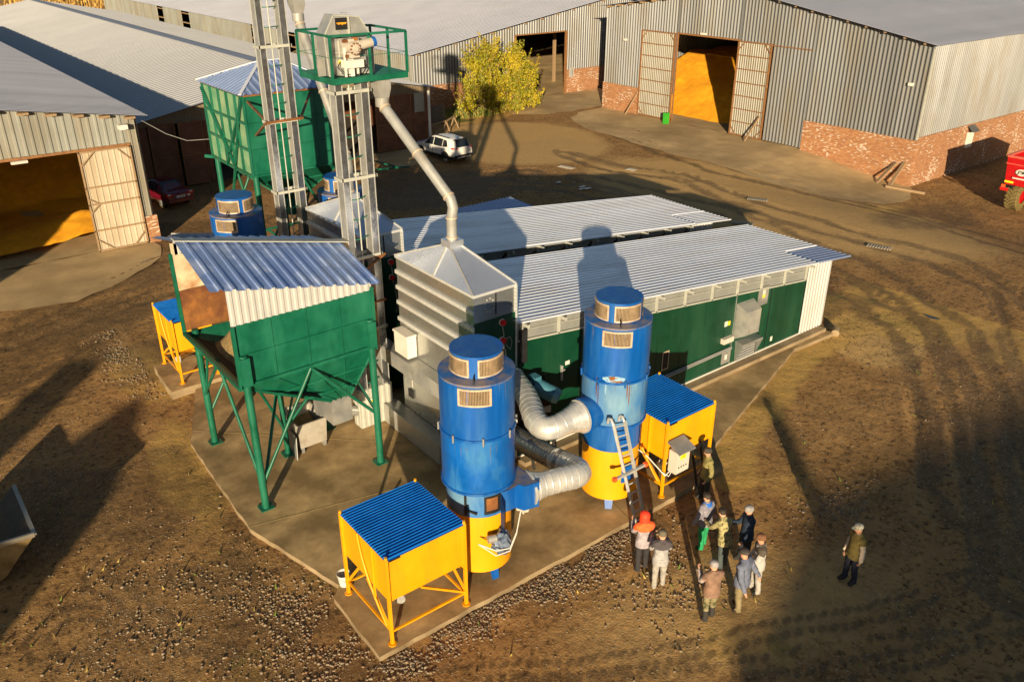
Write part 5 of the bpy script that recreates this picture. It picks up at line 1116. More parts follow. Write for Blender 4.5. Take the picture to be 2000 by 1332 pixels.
# ---------------------------------------------------------------- ducts, spiral seams as thin rings
def duct(name, label, pts, rad, mat, seam=.11, loc=None):
    # resample the path
    P = [V(*p) for p in pts]; cat = []
    for i in range(len(P)-1):
        p0, p1, p2, p3 = P[max(i-1,0)], P[i], P[i+1], P[min(i+2, len(P)-1)]; n = 10
        for k in range(n):
            t = k/n; cat.append(((2*p1) + (p2-p0)*t + (2*p0-5*p1+4*p2-p3)*t*t + (3*p1-p0-3*p2+p3)*t**3)*.5)
    cat.append(P[-1]); rr = []
    for i in range(len(cat)):
        f = i/10; j = min(int(f), len(rad)-2); rr.append(rad[j] + (rad[j+1]-rad[j])*(f-j))
    t = thing(name, label, 'duct', tuple(cat[0]))
    m = MB(); m.tube(cat, rr, 24, cap=True); m.build('duct_pipe', mat, t)
    m = MB(); acc = 0; last = cat[0]
    for i in range(1, len(cat)-1):
        acc += (cat[i]-cat[i-1]).length
        if acc > seam:
            acc = 0; d = (cat[i+1]-cat[i-1]).normalized(); m.tube([cat[i]-d*.022, cat[i]-d*.006, cat[i]+d*.006, cat[i]+d*.022], [rr[i]+.001, rr[i]+.009, rr[i]+.009, rr[i]+.001], 24, cap=False)
    for i in (1, len(cat)-2): d = (cat[i+1]-cat[i-1]).normalized(); m.tube([cat[i]-d*.03, cat[i]+d*.03], rr[i]+.025, 24)
    m.build('duct_seam', mat, t)
duct('elbow_duct', 'wide galvanised elbow duct between the nearer blue drum and the dark lower pipe', [(10.92, 13.3, 2.42), (11.3, 13.2, 2.42), (11.75, 13.1, 2.41), (12.15, 13.02, 2.38), (12.42, 13.1, 2.33), (12.55, 13.4, 2.26), (12.52, 13.75, 2.22), (12.47, 14.1, 2.2)], [.44, .31, .31, .31, .31, .31, .31, .30], DUCTM, .15)
duct('spiral_pipe', 'dark spiral pipe running back from the elbow under the dryer tower', [(12.5, 13.85, 2.21), (12.42, 14.7, 2.18), (12.36, 15.6, 2.15), (12.3, 17.0, 2.1)], [.30, .30, .30, .30], DUCTD, .09)
duct('elbow_duct', 'galvanised bent duct with flared end joining the peeling blue drum', [(13.4, 14.17, 3.15), (12.95, 14.21, 3.13), (12.6, 14.25, 3.08), (12.34, 14.42, 3.06), (12.36, 14.8, 3.1), (12.68, 15.4, 3.14), (13.0, 16.1, 3.16), (13.3, 16.98, 3.16)], [.46, .32, .31, .31, .31, .31, .31, .31], DUCTM, .2)
# fan motor by the wall
t = thing('fan_motor', 'teal electric fan motor against the dark green wall', 'motor', (14.0, 16.3, 2.2))
m = MB(); m.tube([(13.75, 16.5, 2.95), (14.05, 16.0, 2.75)], .24, 18); m.box((13.6, 16.35, 3.1), (13.85, 16.65, 3.28)); m.build('motor_body', BLUEGREY, t)
m = MB(); m.tube([(14.05, 16.0, 2.75), (14.13, 15.87, 2.70)], [.25, .2], 18); m.build('fan_cover', mk('teal_cover', (.16, .38, .42), .4, 0, .1), t)
m = MB(); m.box((13.4, 16.3, 1.2), (14.2, 16.97, 2.5)); m.tube([(13.3, 16.55, 2.6), (13.3, 16.97, 2.6)], .7, 24); m.build('fan_casing', BLACK, t)
m = MB()
for x in (13.5, 14.1): m.bar((x, 16.2, .3), (x, 16.5, 1.4), .07)
m.bar((14.2, 16.0, .3), (14.4, 16.9, 2.9), .06); m.build_each('stand', DARK, t)
# ---------------------------------------------------------------- yellow fuel hoppers with blue ribbed lids
def fuel_hopper(x0, y0, x1, y1, zg, label, zt=2.55, near=None):
    h = thing('fuel_hopper', label, 'fuel hopper', ((x0+x1)/2, (y0+y1)/2, zg), 'yellow fuel hoppers')
    zb = zg + 1.22
    m = MB(); m.box((x0, y0, zb), (x1, y0+.02, zt)); m.box((x0, y1-.02, zb), (x1, y1, zt)); m.box((x0, y0+.02, zb), (x0+.02, y1-.02, zt)); m.box((x1-.02, y0+.02, zb), (x1, y1-.02, zt)); 
    cx, cy = (x0+x1)/2, (y0+y1)/2; pyr(m, (x0, y0, x1, y1), zb, (cx-.15, cy-.15, cx+.15, cy+.15), zb-.55); m.build('body', YELLOW, h)
    m = MB(); m.tube([(cx-.5, cy-.6, zb-.42), (cx+.6, cy+.4, zb-.6)], .11, 12); m.tube([(cx-.5, cy-.62, zb-.42), (cx-.56, cy-.68, zb-.41)], .13, 12); m.build('auger', GALV, h)
    m = MB(); m.corr((x0-.05, y0-.06, zt+.015), (0, 1, 0), (1, 0, 0), (0, 0, 1), 0, y1-y0+.12, 0, x1-x0+.1, .095, .032, ((0,0),(.35,0),(.5,1),(.66,1),(.82,0))); m.face([(x0-.04, y0-.05, zt), (x1+.04, y0-.05, zt), (x1+.04, y1+.05, zt), (x0-.04, y1+.05, zt)][::-1]); m.build('lid', BLUELID, h)
    for x, y, dx, dy in ((x0, y0, -1, -1), (x1, y0, 1, -1), (x0, y1, -1, 1), (x1, y1, 1, 1)):
        m = MB(); xx, yy = x+dx*.02, y+dy*.02; m.bar((xx, yy, zg), (xx, yy, zt+.03), .07); m.tube([(xx, yy, zg+.005), (xx, yy, zg+.03)], .1, 12)
        m.tube([(xx, yy, zt+.02), (xx, yy, zt+.1)], .035, 8); m.build('leg', YELLOW, h)
    m = MB(); zr = zg + .36
    a, b_, c, d = (x0, y0), (x1, y0), (x1, y1), (x0, y1)
    for p, q in ((a, b_), (b_, c), (c, d), (d, a)): m.bar((*p, zr), (*q, zr), .05)
    m.bar((*a, zr-.05), ((x0+x1)/2, y0, zb), .045) if False else None
    m.bar((x1, y0, zr+.02), (x0+(x1-x0)*.42, y0+.03, zb-.05), .05); m.bar((x1, y0, zr+.1), (x1-.02, y0+.95, zb), .05); m.bar((x0, y0, zr-.05), (x0, y0+1.0, zb), .055); m.bar((x0, y1, zr+.05), (x0+.6, y1, zr+.5), .05)
    # bowed stiffener and post on the left face
    pts = [(x0-.035, y0+1.25-.15*t-.95*t*t, zt-.02-(zt-zr-.1)*t) for t in np.linspace(0, 1, 9)]
    m.tube(pts, .03, 6)
    m.bar((x0-.03, y0+.62, zt), (x0-.03, y0+.62, zb-.35), .045); m.build_each('brace', YELLOW, h)
    m = MB(); m.bar((x0+.05, y0-.04, zt-.03), (x0+.32, y0-.06, zt-.01), .03); m.build('latch', BLACK, h)
    return h
fuel_hopper(6.7, 13.0, 8.72, 15.05, .15, 'yellow fuel hopper with blue ribbed lid at the front corner of the pad')
fuel_hopper(15.68, 13.08, 17.6, 15.2, .15, 'yellow fuel hopper with blue lid behind the leaning ladder, white cabinet on it')
fuel_hopper(7.04, 28.05, 8.3, 30.0, .3, 'small yellow fuel hopper with blue lid left of the green receiving hopper', 2.66)
t = thing('control_cabinet', 'off-white electric cabinet with grey rain roof hung on the yellow hopper', 'cabinet', (16.0, 12.9, 1.1))
m = MB(); m.box((15.72, 12.68, 1.08), (16.25, 12.97, 1.78)); m.build('cabinet_body', CREAMBOX, t)
m = MB(); m.add([(15.66, 12.55, 1.79), (16.33, 12.55, 1.79), (16.33, 13.02, 1.99), (15.66, 13.02, 1.99), (15.66, 12.55, 1.82), (16.33, 12.55, 1.82), (16.33, 13.02, 2.02), (15.66, 13.02, 2.02)], [(3,2,1,0),(4,5,6,7),(0,1,5,4),(1,2,6,5),(2,3,7,6),(3,0,4,7)]); m.build('rain_roof', GALV_D, t)
m = MB(); m.mat(0).box((15.86, 12.67, 1.52), (16.1, 12.678, 1.68)); m.mat(1)
for k in range(4): m.tube([(15.82+k*.1, 12.68, 1.28+.0*k), (15.82+k*.1, 12.66, 1.28)], .02, 8)
m.bar((15.98, 12.666, 1.56), (16.0, 12.666, 1.65), .012); m.build_each('label_plate', [YELLSTICK, BLACK], t)
m = MB(); m.tube([(15.75, 12.9, 1.1), (15.6, 12.95, .95), (15.45, 13.1, 1.2), (15.3, 13.4, 1.5), (14.9, 13.5, 1.9)], .018, 6); m.tube([(15.85, 12.9, 1.1), (15.7, 12.9, .92), (15.5, 13.05, 1.1)], .015, 6); m.build('cable', WHITE, t)
def step_ladder(name, label, p0, p1, q0, q1, n, mat, r=.028, extra=None):
    t = thing(name, label, 'ladder', tuple((V(*p0)+V(*p1))/2))
    for a, b_ in ((p0, q0), (p1, q1)):
        m = MB(); m.bar(a, b_, r*2, r*2.6); m.build('rail', mat, t)
    m = MB()
    for k in range(n): f = (k+.6)/n; m.tube([V(*p0).lerp(V(*q0), f), V(*p1).lerp(V(*q1), f)], r*.75, 8)
    m.build_each('rung', mat, t); return t
lt = step_ladder('aluminium_ladder', 'aluminium folding ladder leaning against the peeling blue heater drum', (14.22, 12.62, .02), (14.59, 12.66, .02), (13.76, 13.3, 3.2), (14.09, 13.22, 3.2), 11, ALU, .03)
m = MB(); m.bar((13.55, 12.93, 1.72), (14.75, 12.93, 1.72), .07); m.build('stabiliser_bar', ALU, lt)
m = MB(); 
for x in (13.55, 14.72): m.box((x-.05, 12.88, 1.67), (x+.06, 12.98, 1.78))
m.build_each('bar_end', ORANGE, lt)
m = MB()
for x, y in ((13.76, 13.3), (14.09, 13.22)): m.tube([(x, y, 3.15), (x-.02, y+.06, 3.3), (x-.01, y+.17, 3.28), (x, y+.2, 3.12)], .04, 8)
m.build_each('hinge', ALU, lt)
step_ladder('black_ladder', 'short black steel ladder standing in front of the second yellow hopper', (16.62, 12.5, .02), (17.08, 12.58, .02), (16.62, 12.92, 1.55), (17.05, 13.0, 1.55), 4, BLACK, .022)
# grey skip and the plate leaning on it
t = thing('skip', 'grey open steel skip standing under the green receiving hopper', 'skip', (9.1, 22.1, .15))
m = MB(); x0, x1, y0, y1, z0, z1 = 8.42, 9.4, 21.45, 22.75, .32, 1.15; w = .03
M_SKIP = mk('skip_grey', (.36, .33, .28), .6, .1, .1, 3, col2=(.20,.15,.10), amt=.25)
m.add([(x0+.05,y0+.03,z0),(x1-.05,y0+.03,z0),(x1-.05,y1-.3,z0),(x0+.05,y1-.3,z0),(x0,y0,z1),(x1,y0,z1),(x1,y1,z1-.0),(x0,y1,z1)], [(3,2,1,0),(0,1,5,4),(1,2,6,5),(2,3,7,6),(3,0,4,7)])
m.add([(x0+.08,y0+.06,z0+.03),(x1-.08,y0+.06,z0+.03),(x1-.08,y1-.33,z0+.03),(x0+.08,y1-.33,z0+.03),(x0+w,y0+w,z1),(x1-w,y0+w,z1),(x1-w,y1-w,z1),(x0+w,y1-w,z1)], [(0,1,2,3),(4,5,1,0),(5,6,2,1),(6,7,3,2),(7,4,0,3)])
for a, b_ in (((x0,y0),(x1,y0)),((x1,y0),(x1,y1)),((x1,y1),(x0,y1)),((x0,y1),(x0,y0))): m.bar((*a, z1), (*b_, z1), .05, .03)
m.build('skip_body', M_SKIP, t)
m = MB()
for x in (x0+.12, x1-.12): m.bar((x, y0+.02, .24), (x, y1-.35, .24), .09, .17)
m.build_each('runner', GALV_D, t)
m = MB(); m.face([(x0+.1, y0+.08, .7), (x1-.1, y0+.08, .66), (x1-.1, y1-.1, .85), (x0+.1, y1-.1, .8)]); m.build('grain_fill', GRAIN, t)
t = MB(); t.add([(8.22,21.2,.16),(8.33,22.05,.16),(8.38,22.1,.85),(8.30,21.3,.9),(8.20,21.21,.16),(8.31,22.06,.16),(8.36,22.11,.85),(8.28,21.31,.9)], [(0,1,2,3),(7,6,5,4),(0,4,5,1),(1,5,6,2),(2,6,7,3),(3,7,4,0)]); tag(t.build('steel_plate', GALV_D), 'bent grey steel plate leaning on the skip', 'plate')
# bucket
t = thing('bucket', 'small white plastic bucket beside the front yellow hopper leg', 'bucket', (6.75, 15.42, .15))
m = MB(); c = (6.75, 15.42); m.lathe(c, [(.12, .15), (.165, .5), (.175, .5), (.175, .47)], 20, capt=False); m.lathe(c, [(.155, .5), (.11, .18)], 20, capb=False, capt=True); m.build('pail', WHITE, t)
m = MB(); m.tube([(6.58, 15.42, .49), (6.6, 15.35, .40), (6.72, 15.25, .34), (6.86, 15.33, .38), (6.92, 15.42, .49)], .008, 6); m.build('handle', GALV_D, t)

# ---------------------------------------------------------------- vehicles
def wheel(root, x, y, r, w, mat_t, rim, n=26, five=True, side=1):
    m = MB(); prof = [(r*.62, -w/2), (r*.93, -w/2), (r, -w*.36), (r, w*.36), (r*.93, w/2), (r*.62, w/2)]
    for i in range(len(prof)-1):
        a, b_ = prof[i], prof[i+1]; A = [(x + a[0]*math.cos(2*math.pi*k/n), y + a[1], r + a[0]*math.sin(2*math.pi*k/n)) for k in range(n)]; Bq = [(x + b_[0]*math.cos(2*math.pi*k/n), y + b_[1], r + b_[0]*math.sin(2*math.pi*k/n)) for k in range(n)]
        m.add(A + Bq, [(k, (k+1) % n, n+(k+1) % n, n+k)[::-1] for k in range(n)], True)
    wh = m.build('wheel', mat_t, root)
    m = MB()
    for s in (-1, 1): m.tube([(x, y+s*w*.30, r), (x, y+s*w*.34, r)], r*.63, 22)
    s = side
    for k in range(5):
        a = 2*math.pi*k/5 + .3; m.bar((x+.1*r*math.cos(a), y+s*w*.42, r+.1*r*math.sin(a)), (x+.62*r*math.cos(a), y+s*w*.40, r+.62*r*math.sin(a)), .16*r, .05, up=(0,1,0))
    m.tube([(x, y+s*w*.3, r), (x, y+s*w*.46, r)], .13*r, 12); m.build('rim', rim, wh)
    return wh
def car(name, label, L_, W_, secs, paint, loc, rotz, wr, glass_from, suv, cat='car'):
    """secs: list of (x, z_bottom, z_belt, z_top, half width at belt, half width at top)"""
    t = thing(name, label, cat)
    m = MB(); gl = MB(); rings = []
    for x, zb, zl, zt, wb, wt in secs:
        rings.append([(x, -wb*.90, zb), (x, -wb*1.0, zb+.16), (x, -wb*1.02, (zb+zl)/2), (x, -wb*.985, zl-.06), (x, -wb*.95, zl), (x, -wt, zt-.05 if zt-zl > .2 else zt-.01), (x, -wt*.86, zt), (x, -wt*.4, zt+.018), (x, wt*.4, zt+.018), (x, wt*.86, zt), (x, wt, zt-.05 if zt-zl > .2 else zt-.01), (x, wb*.95, zl), (x, wb*.985, zl-.06), (x, wb*1.02, (zb+zl)/2), (x, wb, zb+.16), (x, wb*.90, zb)])
    n = len(rings[0]); vs_ = [v for r in rings for v in r]; fs = []
    for i in range(len(rings)-1):
        for k in range(n): fs.append((i*n+k, i*n+(k+1) % n, (i+1)*n+(k+1) % n, (i+1)*n+k))
    m.add(vs_, fs, True); m.face(rings[0][::-1]); m.face(rings[-1])
    body = m.build('body', paint, t); 
    bv = body.modifiers.new('sub', 'SUBSURF'); bv.levels = 1; bv.render_levels = 1
    return t, rings
def quad_off(m, a, b_, c, d, off, inset=.0):
    P = [V(*q) for q in (a, b_, c, d)]; nn = (P[1]-P[0]).cross(P[3]-P[0]).normalized(); ce = sum(P, V(0,0,0))/4
    m.face([p.lerp(ce, inset) + nn*off for p in P])
PLATE = mk('number_plate', (.68, .66, .6), .5, 0, .03)
PEARL = mk('white_car_paint', (.66, .64, .60), .3, 0, .04, 2, coat=.6)
WINE = mk('wine_car_paint', (.11, .004, .014), .3, 0, .08, 2, coat=.6)
def suv():
    # local: +X forward
    secs = [(-2.28,.48,.95,1.0,.80,.62),(-2.2,.42,1.02,1.10,.88,.66),(-1.95,.36,1.04,1.55,.90,.64),(-1.6,.34,1.03,1.66,.92,.66),(-.7,.32,1.01,1.71,.92,.68),(.1,.32,1.0,1.70,.92,.68),(.55,.32,1.0,1.58,.92,.66),(1.15,.33,1.0,1.09,.91,.74),(1.85,.36,.94,1.0,.90,.74),(2.2,.42,.86,.92,.84,.66),(2.3,.5,.78,.83,.74,.6)]
    t, rg = car('parked_suv', 'white SUV parked beside the brown barn doors, rear lamps towards the viewer', 4.6, 1.85, secs, PEARL, None, 0, .36, 0, True)
    for s in (-1, 1):
        m = MB()
        def P(x, z): # point on the glasshouse side between belt (.87) and roof (.66)
            f = (z-1.03)/(1.62-1.03); return (x, s*(.875-.20*f)+s*.012, z)
        for pts in (((.95,1.06),(.05,1.06),(.05,1.58),(.42,1.55)), ((-.02,1.06),(-.95,1.07),(-.95,1.58),(-.02,1.60)), ((-1.0,1.07),(-1.55,1.14),(-1.35,1.52),(-1.0,1.57))):
            q = [P(*p) for p in pts]; m.face(q if s > 0 else q[::-1]); 
        m.build('side_window', GLASS, t)
        m = MB(); m.bar((-1.5, s*.60, 1.705), (.1, s*.62, 1.745), .05); m.build('roof_rail', BLACK, t)
        m = MB(); m.bar((-2.12, s*.89, .42), (1.9, s*.93, .42), .06, .2); m.build('sill_trim', BLACK, t)
        m = MB(); m.box((.9, s*.92, 1.02), (1.05, s*1.1, 1.16)); m.build('mirror', PEARL, t)
        m = MB(); m.add([(-2.30, s*.50, 1.02), (-2.16, s*.90, 1.04), (-2.0, s*.925, 1.08), (-2.0, s*.92, 1.16), (-2.2, s*.78, 1.14), (-2.31, s*.5, 1.10)], [tuple(range(6)) if s < 0 else tuple(range(6))[::-1]]); m.build('tail_light', RED, t)
        m = MB(); m.add([(2.24, s*.5, .84), (2.08, s*.87, .88), (1.9, s*.9, .94), (2.12, s*.6, .95)], [(0,1,2,3) if s > 0 else (3,2,1,0)]); m.build('headlight', GLASS, t)
        for x in (-1.35, 1.35):
            wheel(t, x, s*.80, .36, .24, TYRE, ALU, side=s)
            m = MB()
            for k in range(13):
                a0, a1 = math.pi*(k/13)*1.05-.08, math.pi*((k+1)/13)*1.05-.08; r0, r1 = .37, .47; yy = s*.955
                m.face([(x+r0*math.cos(a0), yy, .36+r0*math.sin(a0)), (x+r1*math.cos(a0), yy-.005*s, .36+r1*math.sin(a0)), (x+r1*math.cos(a1), yy-.005*s, .36+r1*math.sin(a1)), (x+r0*math.cos(a1), yy, .36+r0*math.sin(a1))])
                m.face([(x+.36*math.cos(a0), s*.93, .36+.36*math.sin(a0)), (x+.36*math.cos(a1), s*.93, .36+.36*math.sin(a1)), (x, s*.93, .36)])
            m.build('wheel_arch', BLACK, t)
        m = MB(); 
        for x in (.02, -.98): m.bar((x, s*.945, .5), (x, s*.93, .98), .012)
        m.build('door_gap', BLACK, t)
        text_mesh('18', .2, (.55, s*.958, .8), (-1*s*-1 if False else (1 if s < 0 else -1), 0, 0), (0, 0, 1), mk('decal_blue', (.02, .03, .10), .5), 'door_lettering', t)
    m = MB(); m.face([(-2.255, -.60, 1.14), (-2.255, .60, 1.14), (-2.0, .52, 1.56), (-2.0, -.52, 1.56)][::-1]); m.face([(1.13, -.68, 1.12), (1.13, .68, 1.12), (.6, .58, 1.56), (.6, -.58, 1.56)]); m.build('windscreen', GLASS, t)
    m = MB(); m.box((-2.36, -.80, .40), (-2.2, .80, .62)); m.box((-2.08, -.56, 1.58), (-1.85, .56, 1.64)); m.build('rear_bumper', BLACK, t)
    m = MB(); m.box((-2.37, -.6, .43), (-2.35, .6, .50)); m.build('bumper_strip', ALU, t)
    m = MB(); m.box((-2.325, -.27, .82), (-2.315, .27, .95)); pl = m.build('number_plate', PLATE, t)
    text_mesh('50', .2, (-2.335, -.55, .88), (0, -1, 0), (0, 0, 1), bpy.data.materials['decal_blue'], 'tailgate_lettering', t)
    t.location = (33.55, 51.05, 0.02); t.rotation_euler = (0, 0, R(96)); return t
suv()
def sedan():
    secs = [(-2.2,.40,.78,.84,.74,.6),(-2.1,.34,.92,.98,.82,.66),(-1.55,.32,.96,1.03,.85,.68),(-1.25,.32,.95,1.16,.85,.64),(-.75,.30,.93,1.40,.86,.58),(0,.30,.92,1.44,.86,.59),(.4,.30,.92,1.38,.86,.58),(1.05,.30,.90,.97,.85,.68),(1.7,.32,.82,.88,.83,.68),(2.1,.36,.72,.77,.76,.6),(2.2,.42,.62,.66,.66,.5)]
    t, rg = car('parked_sedan', 'dark red saloon car parked in the shade beside the left barn', 4.4, 1.7, secs, WINE, None, 0, .31, 0, False)
    for s in (-1, 1):
        m = MB()
        def P(x, z): f = (z-.94)/(1.36-.94); return (x, s*(.815-.21*f)+s*.012, z)
        for pts in (((.8,.96),(0,.96),(0,1.34),(.28,1.31)), ((-.05,.96),(-.85,.97),(-.7,1.32),(-.05,1.35))):
            q = [P(*p) for p in pts]; m.face(q if s > 0 else q[::-1])
        m.build('side_window', GLASS, t)
        m = MB(); m.box((-2.2, s*.45, .76), (-2.05, s*.82, .92)); m.build('tail_light', RED, t)
        m = MB(); m.box((-2.205, s*.6, .87), (-2.1, s*.75, .93)); m.build('reverse_light', WHITE, t)
        m = MB(); m.box((.75, s*.86, .93), (.9, s*1.0, 1.05)); m.build('mirror', WINE, t)
        for x in (-1.3, 1.3): wheel(t, x, s*.74, .31, .2, TYRE, GALV_D, side=s)
    m = MB(); m.face([(-1.52, -.62, 1.02), (-1.52, .62, 1.02), (-.82, .52, 1.38), (-.82, -.52, 1.38)][::-1]); m.face([(1.0, -.6, 1.0), (1.0, .6, 1.0), (.45, .52, 1.36), (.45, -.52, 1.36)]); m.build('windscreen', GLASS, t)
    m = MB(); m.box((-2.27, -.8, .40), (-2.1, .8, .58)); m.build('rear_bumper', WINE, t)
    m = MB(); m.mat(0).box((-2.225, -.28, .66), (-2.195, .26, .78)); m.mat(1).box((-2.228, .26, .66), (-2.195, .32, .78)); m.mat(2)
    for k in range(6): m.box((-2.229, -.22+k*.075, .69), (-2.224, -.18+k*.075, .75))
    m.build('number_plate', [PLATE, BLUE, BLACK], t)
    m = MB(); m.box((-2.225, -.58, .68), (-2.195, -.42, .78)); m.build('badge', WHITE, t)
    t.location = (14.15, 52.45, 0.0); t.rotation_euler = (0, 0, R(99)); return t
sedan()
def trailer():
    gz = -.93
    t = thing('grain_trailer', 'red grain trailer with big muddy tyres at the right edge', 'trailer', (59, 19.5, gz))
    x0, x1, y0, y1 = 55.5, 62.1, 17.9, 21.8; z0, z1 = gz+1.65, gz+3.35
    m = MB(); c = [(x0+.1, y0+.15, z0), (x1-.1, y0+.15, z0), (x1-.1, y1-.15, z0), (x0+.1, y1-.15, z0)]; d = [(x0, y0, z1), (x1, y0, z1), (x1, y1, z1), (x0, y1, z1)]; i_ = [(x0+.12, y0+.12, z1), (x1-.12, y0+.12, z1), (x1-.12, y1-.12, z1), (x0+.12, y1-.12, z1)]; fl = [(q[0], q[1], z0+.4) for q in c]
    m.face(c[::-1])
    for i in range(4): j = (i+1) % 4; m.face([c[i], c[j], d[j], d[i]]); m.face([d[i], d[j], i_[j], i_[i]]); m.face([i_[i], i_[j], fl[j], fl[i]])
    m.face(fl); bx = m.build('box', REDPAINT, t)
    m = MB()
    for i in range(4): m.bar((*d[i][:2], z1+.02), (*d[(i+1) % 4][:2], z1+.02), .16, .12); m.bar((d[i][0], d[i][1], z1-.42), (d[(i+1) % 4][0], d[(i+1) % 4][1], z1-.42), .06, .05)
    m.build('top_rail', mk('faded_red', (.55, .10, .06), .5), bx)
    m = MB(); cy_, cz = 20.8, z1-.85
    pts = [(x0-.0+.005*0, cy_+.34*math.cos(2*math.pi*k/24), cz+.2*math.sin(2*math.pi*k/24)) for k in range(24)]
    m.face([(x0+.045-.07, y, z) for _, y, z in pts]); m.box((x0-.03, 20.4, cz-.42), (x0+.03, 21.25, cz-.34)); lg = m.build('logo_plate', WHITE, bx)
    text_mesh('J&M', .26, (x0-.035, cy_, cz), (0, -1, 0), (0, 0, 1), BLACK, 'logo_lettering', lg, shear=.2, bold=.008)
    m = MB(); m.mat(0).box((x0+.0, 21.15, z0+.12), (x0+.05, 21.65, z0+.24)); m.mat(1).box((x0-.05, 21.35, z0-.38), (x0+.08, 21.8, z0-.2)); m.mat(2).box((x0-.05, 21.55, z0-.16), (x0+.05, 21.75, z0-.02)); m.build('tail_light', [YELLSTICK, RED, ORANGE], t)
    m = MB(); m.bar((x0+.3, y0+.5, z0-.15), (x1-.2, y0+.5, z0-.15), .2, .3); m.bar((x0+.3, y1-.5, z0-.15), (x1-.2, y1-.5, z0-.15), .2, .3); m.bar((57.8, y0, gz+.85), (57.8, y1, gz+.85), .2); m.build_each('chassis', BLACK, t)
    for xx, yy in ((56.45, 21.1), (58.35, 21.1), (56.45, 18.4), (58.35, 18.4)):
        r, w, n = .86, .72, 32; m = MB(); prof = [(r*.5, -w/2), (r*.9, -w/2), (r*.96, -w*.4), (r*.96, w*.4), (r*.9, w/2), (r*.5, w/2)]
        for i in range(len(prof)-1):
            a, b_ = prof[i], prof[i+1]; m.add([(xx+q[0]*math.cos(2*math.pi*k/n), yy+q[1], gz+r+q[0]*math.sin(2*math.pi*k/n)) for q in (a, b_) for k in range(n)], [(k, (k+1) % n, n+(k+1) % n, n+k)[::-1] for k in range(n)], True)
        for k in range(22):
            for s in (-1, 1):
                a = 2*math.pi*(k + (.5 if s > 0 else 0))/22; b2 = a - .26
                m.bar((xx+r*math.cos(a), yy+s*.0, gz+r+r*math.sin(a)), (xx+r*.985*math.cos(b2), yy+s*w*.48, gz+r+r*.985*math.sin(b2)), .075, .07, up=(math.cos(a), 0, math.sin(a)))
        wh = m.build('wheel', TYREY, t)
        m = MB(); m.tube([(xx, yy-w*.45, gz+r), (xx, yy+w*.45, gz+r)], r*.5, 20); m.build('rim', REDPAINT, wh)
trailer()
def loader_bucket():
    t = thing('loader_bucket', 'dark steel loader bucket cut by the left edge of the picture', 'loader bucket', (-.2, 22.1, 0))
    prof = [(1.0, 1.09), (.62, .70), (.18, .22), (-.1, .08), (-.8, .07), (-1.25, .45), (-1.3, 1.25)]
    pin = [(.97, 1.12), (.60, .76), (.16, .29), (-.1, .15), (-.78, .14), (-1.18, .5), (-1.23, 1.25)]
    ya, yb = 20.85, 23.5; m = MB()
    for q in (prof, pin):
        for i in range(6): m.face([(q[i][0], ya, q[i][1]), (q[i+1][0], ya, q[i+1][1]), (q[i+1][0], yb, q[i+1][1]), (q[i][0], yb, q[i][1])])
    m.build('shell', mk('bucket_steel', (.02, .02, .02), .5, .2, .3, 4, col2=(.05,.035,.02), amt=.3), t)
    for y in (ya,):
        m = MB(); A = [(a, y, z) for a, z in prof]; Bq = [(a, y+.04, z) for a, z in prof]; m.face(A); m.face(Bq[::-1])
        for i in range(7): j = (i+1) % 7; m.face([A[j], A[i], Bq[i], Bq[j]])
        m.build('end_plate', mk('worn_plate', (.34, .24, .10), .55, .3, .3, 3, col2=(.16,.09,.03), amt=.45) if 'worn_plate' not in bpy.data.materials else bpy.data.materials['worn_plate'], t)
    m = MB(); m.bar((1.0, ya-.02, 1.11), (1.0, yb, 1.11), .10, .04); m.bar((1.0, ya-.0, 1.11), (-1.28, ya, 1.27), .07, .12); m.build('cutting_edge', mk('worn_edge', (.34, .31, .25), .35, .6, .2), t)
loader_bucket()

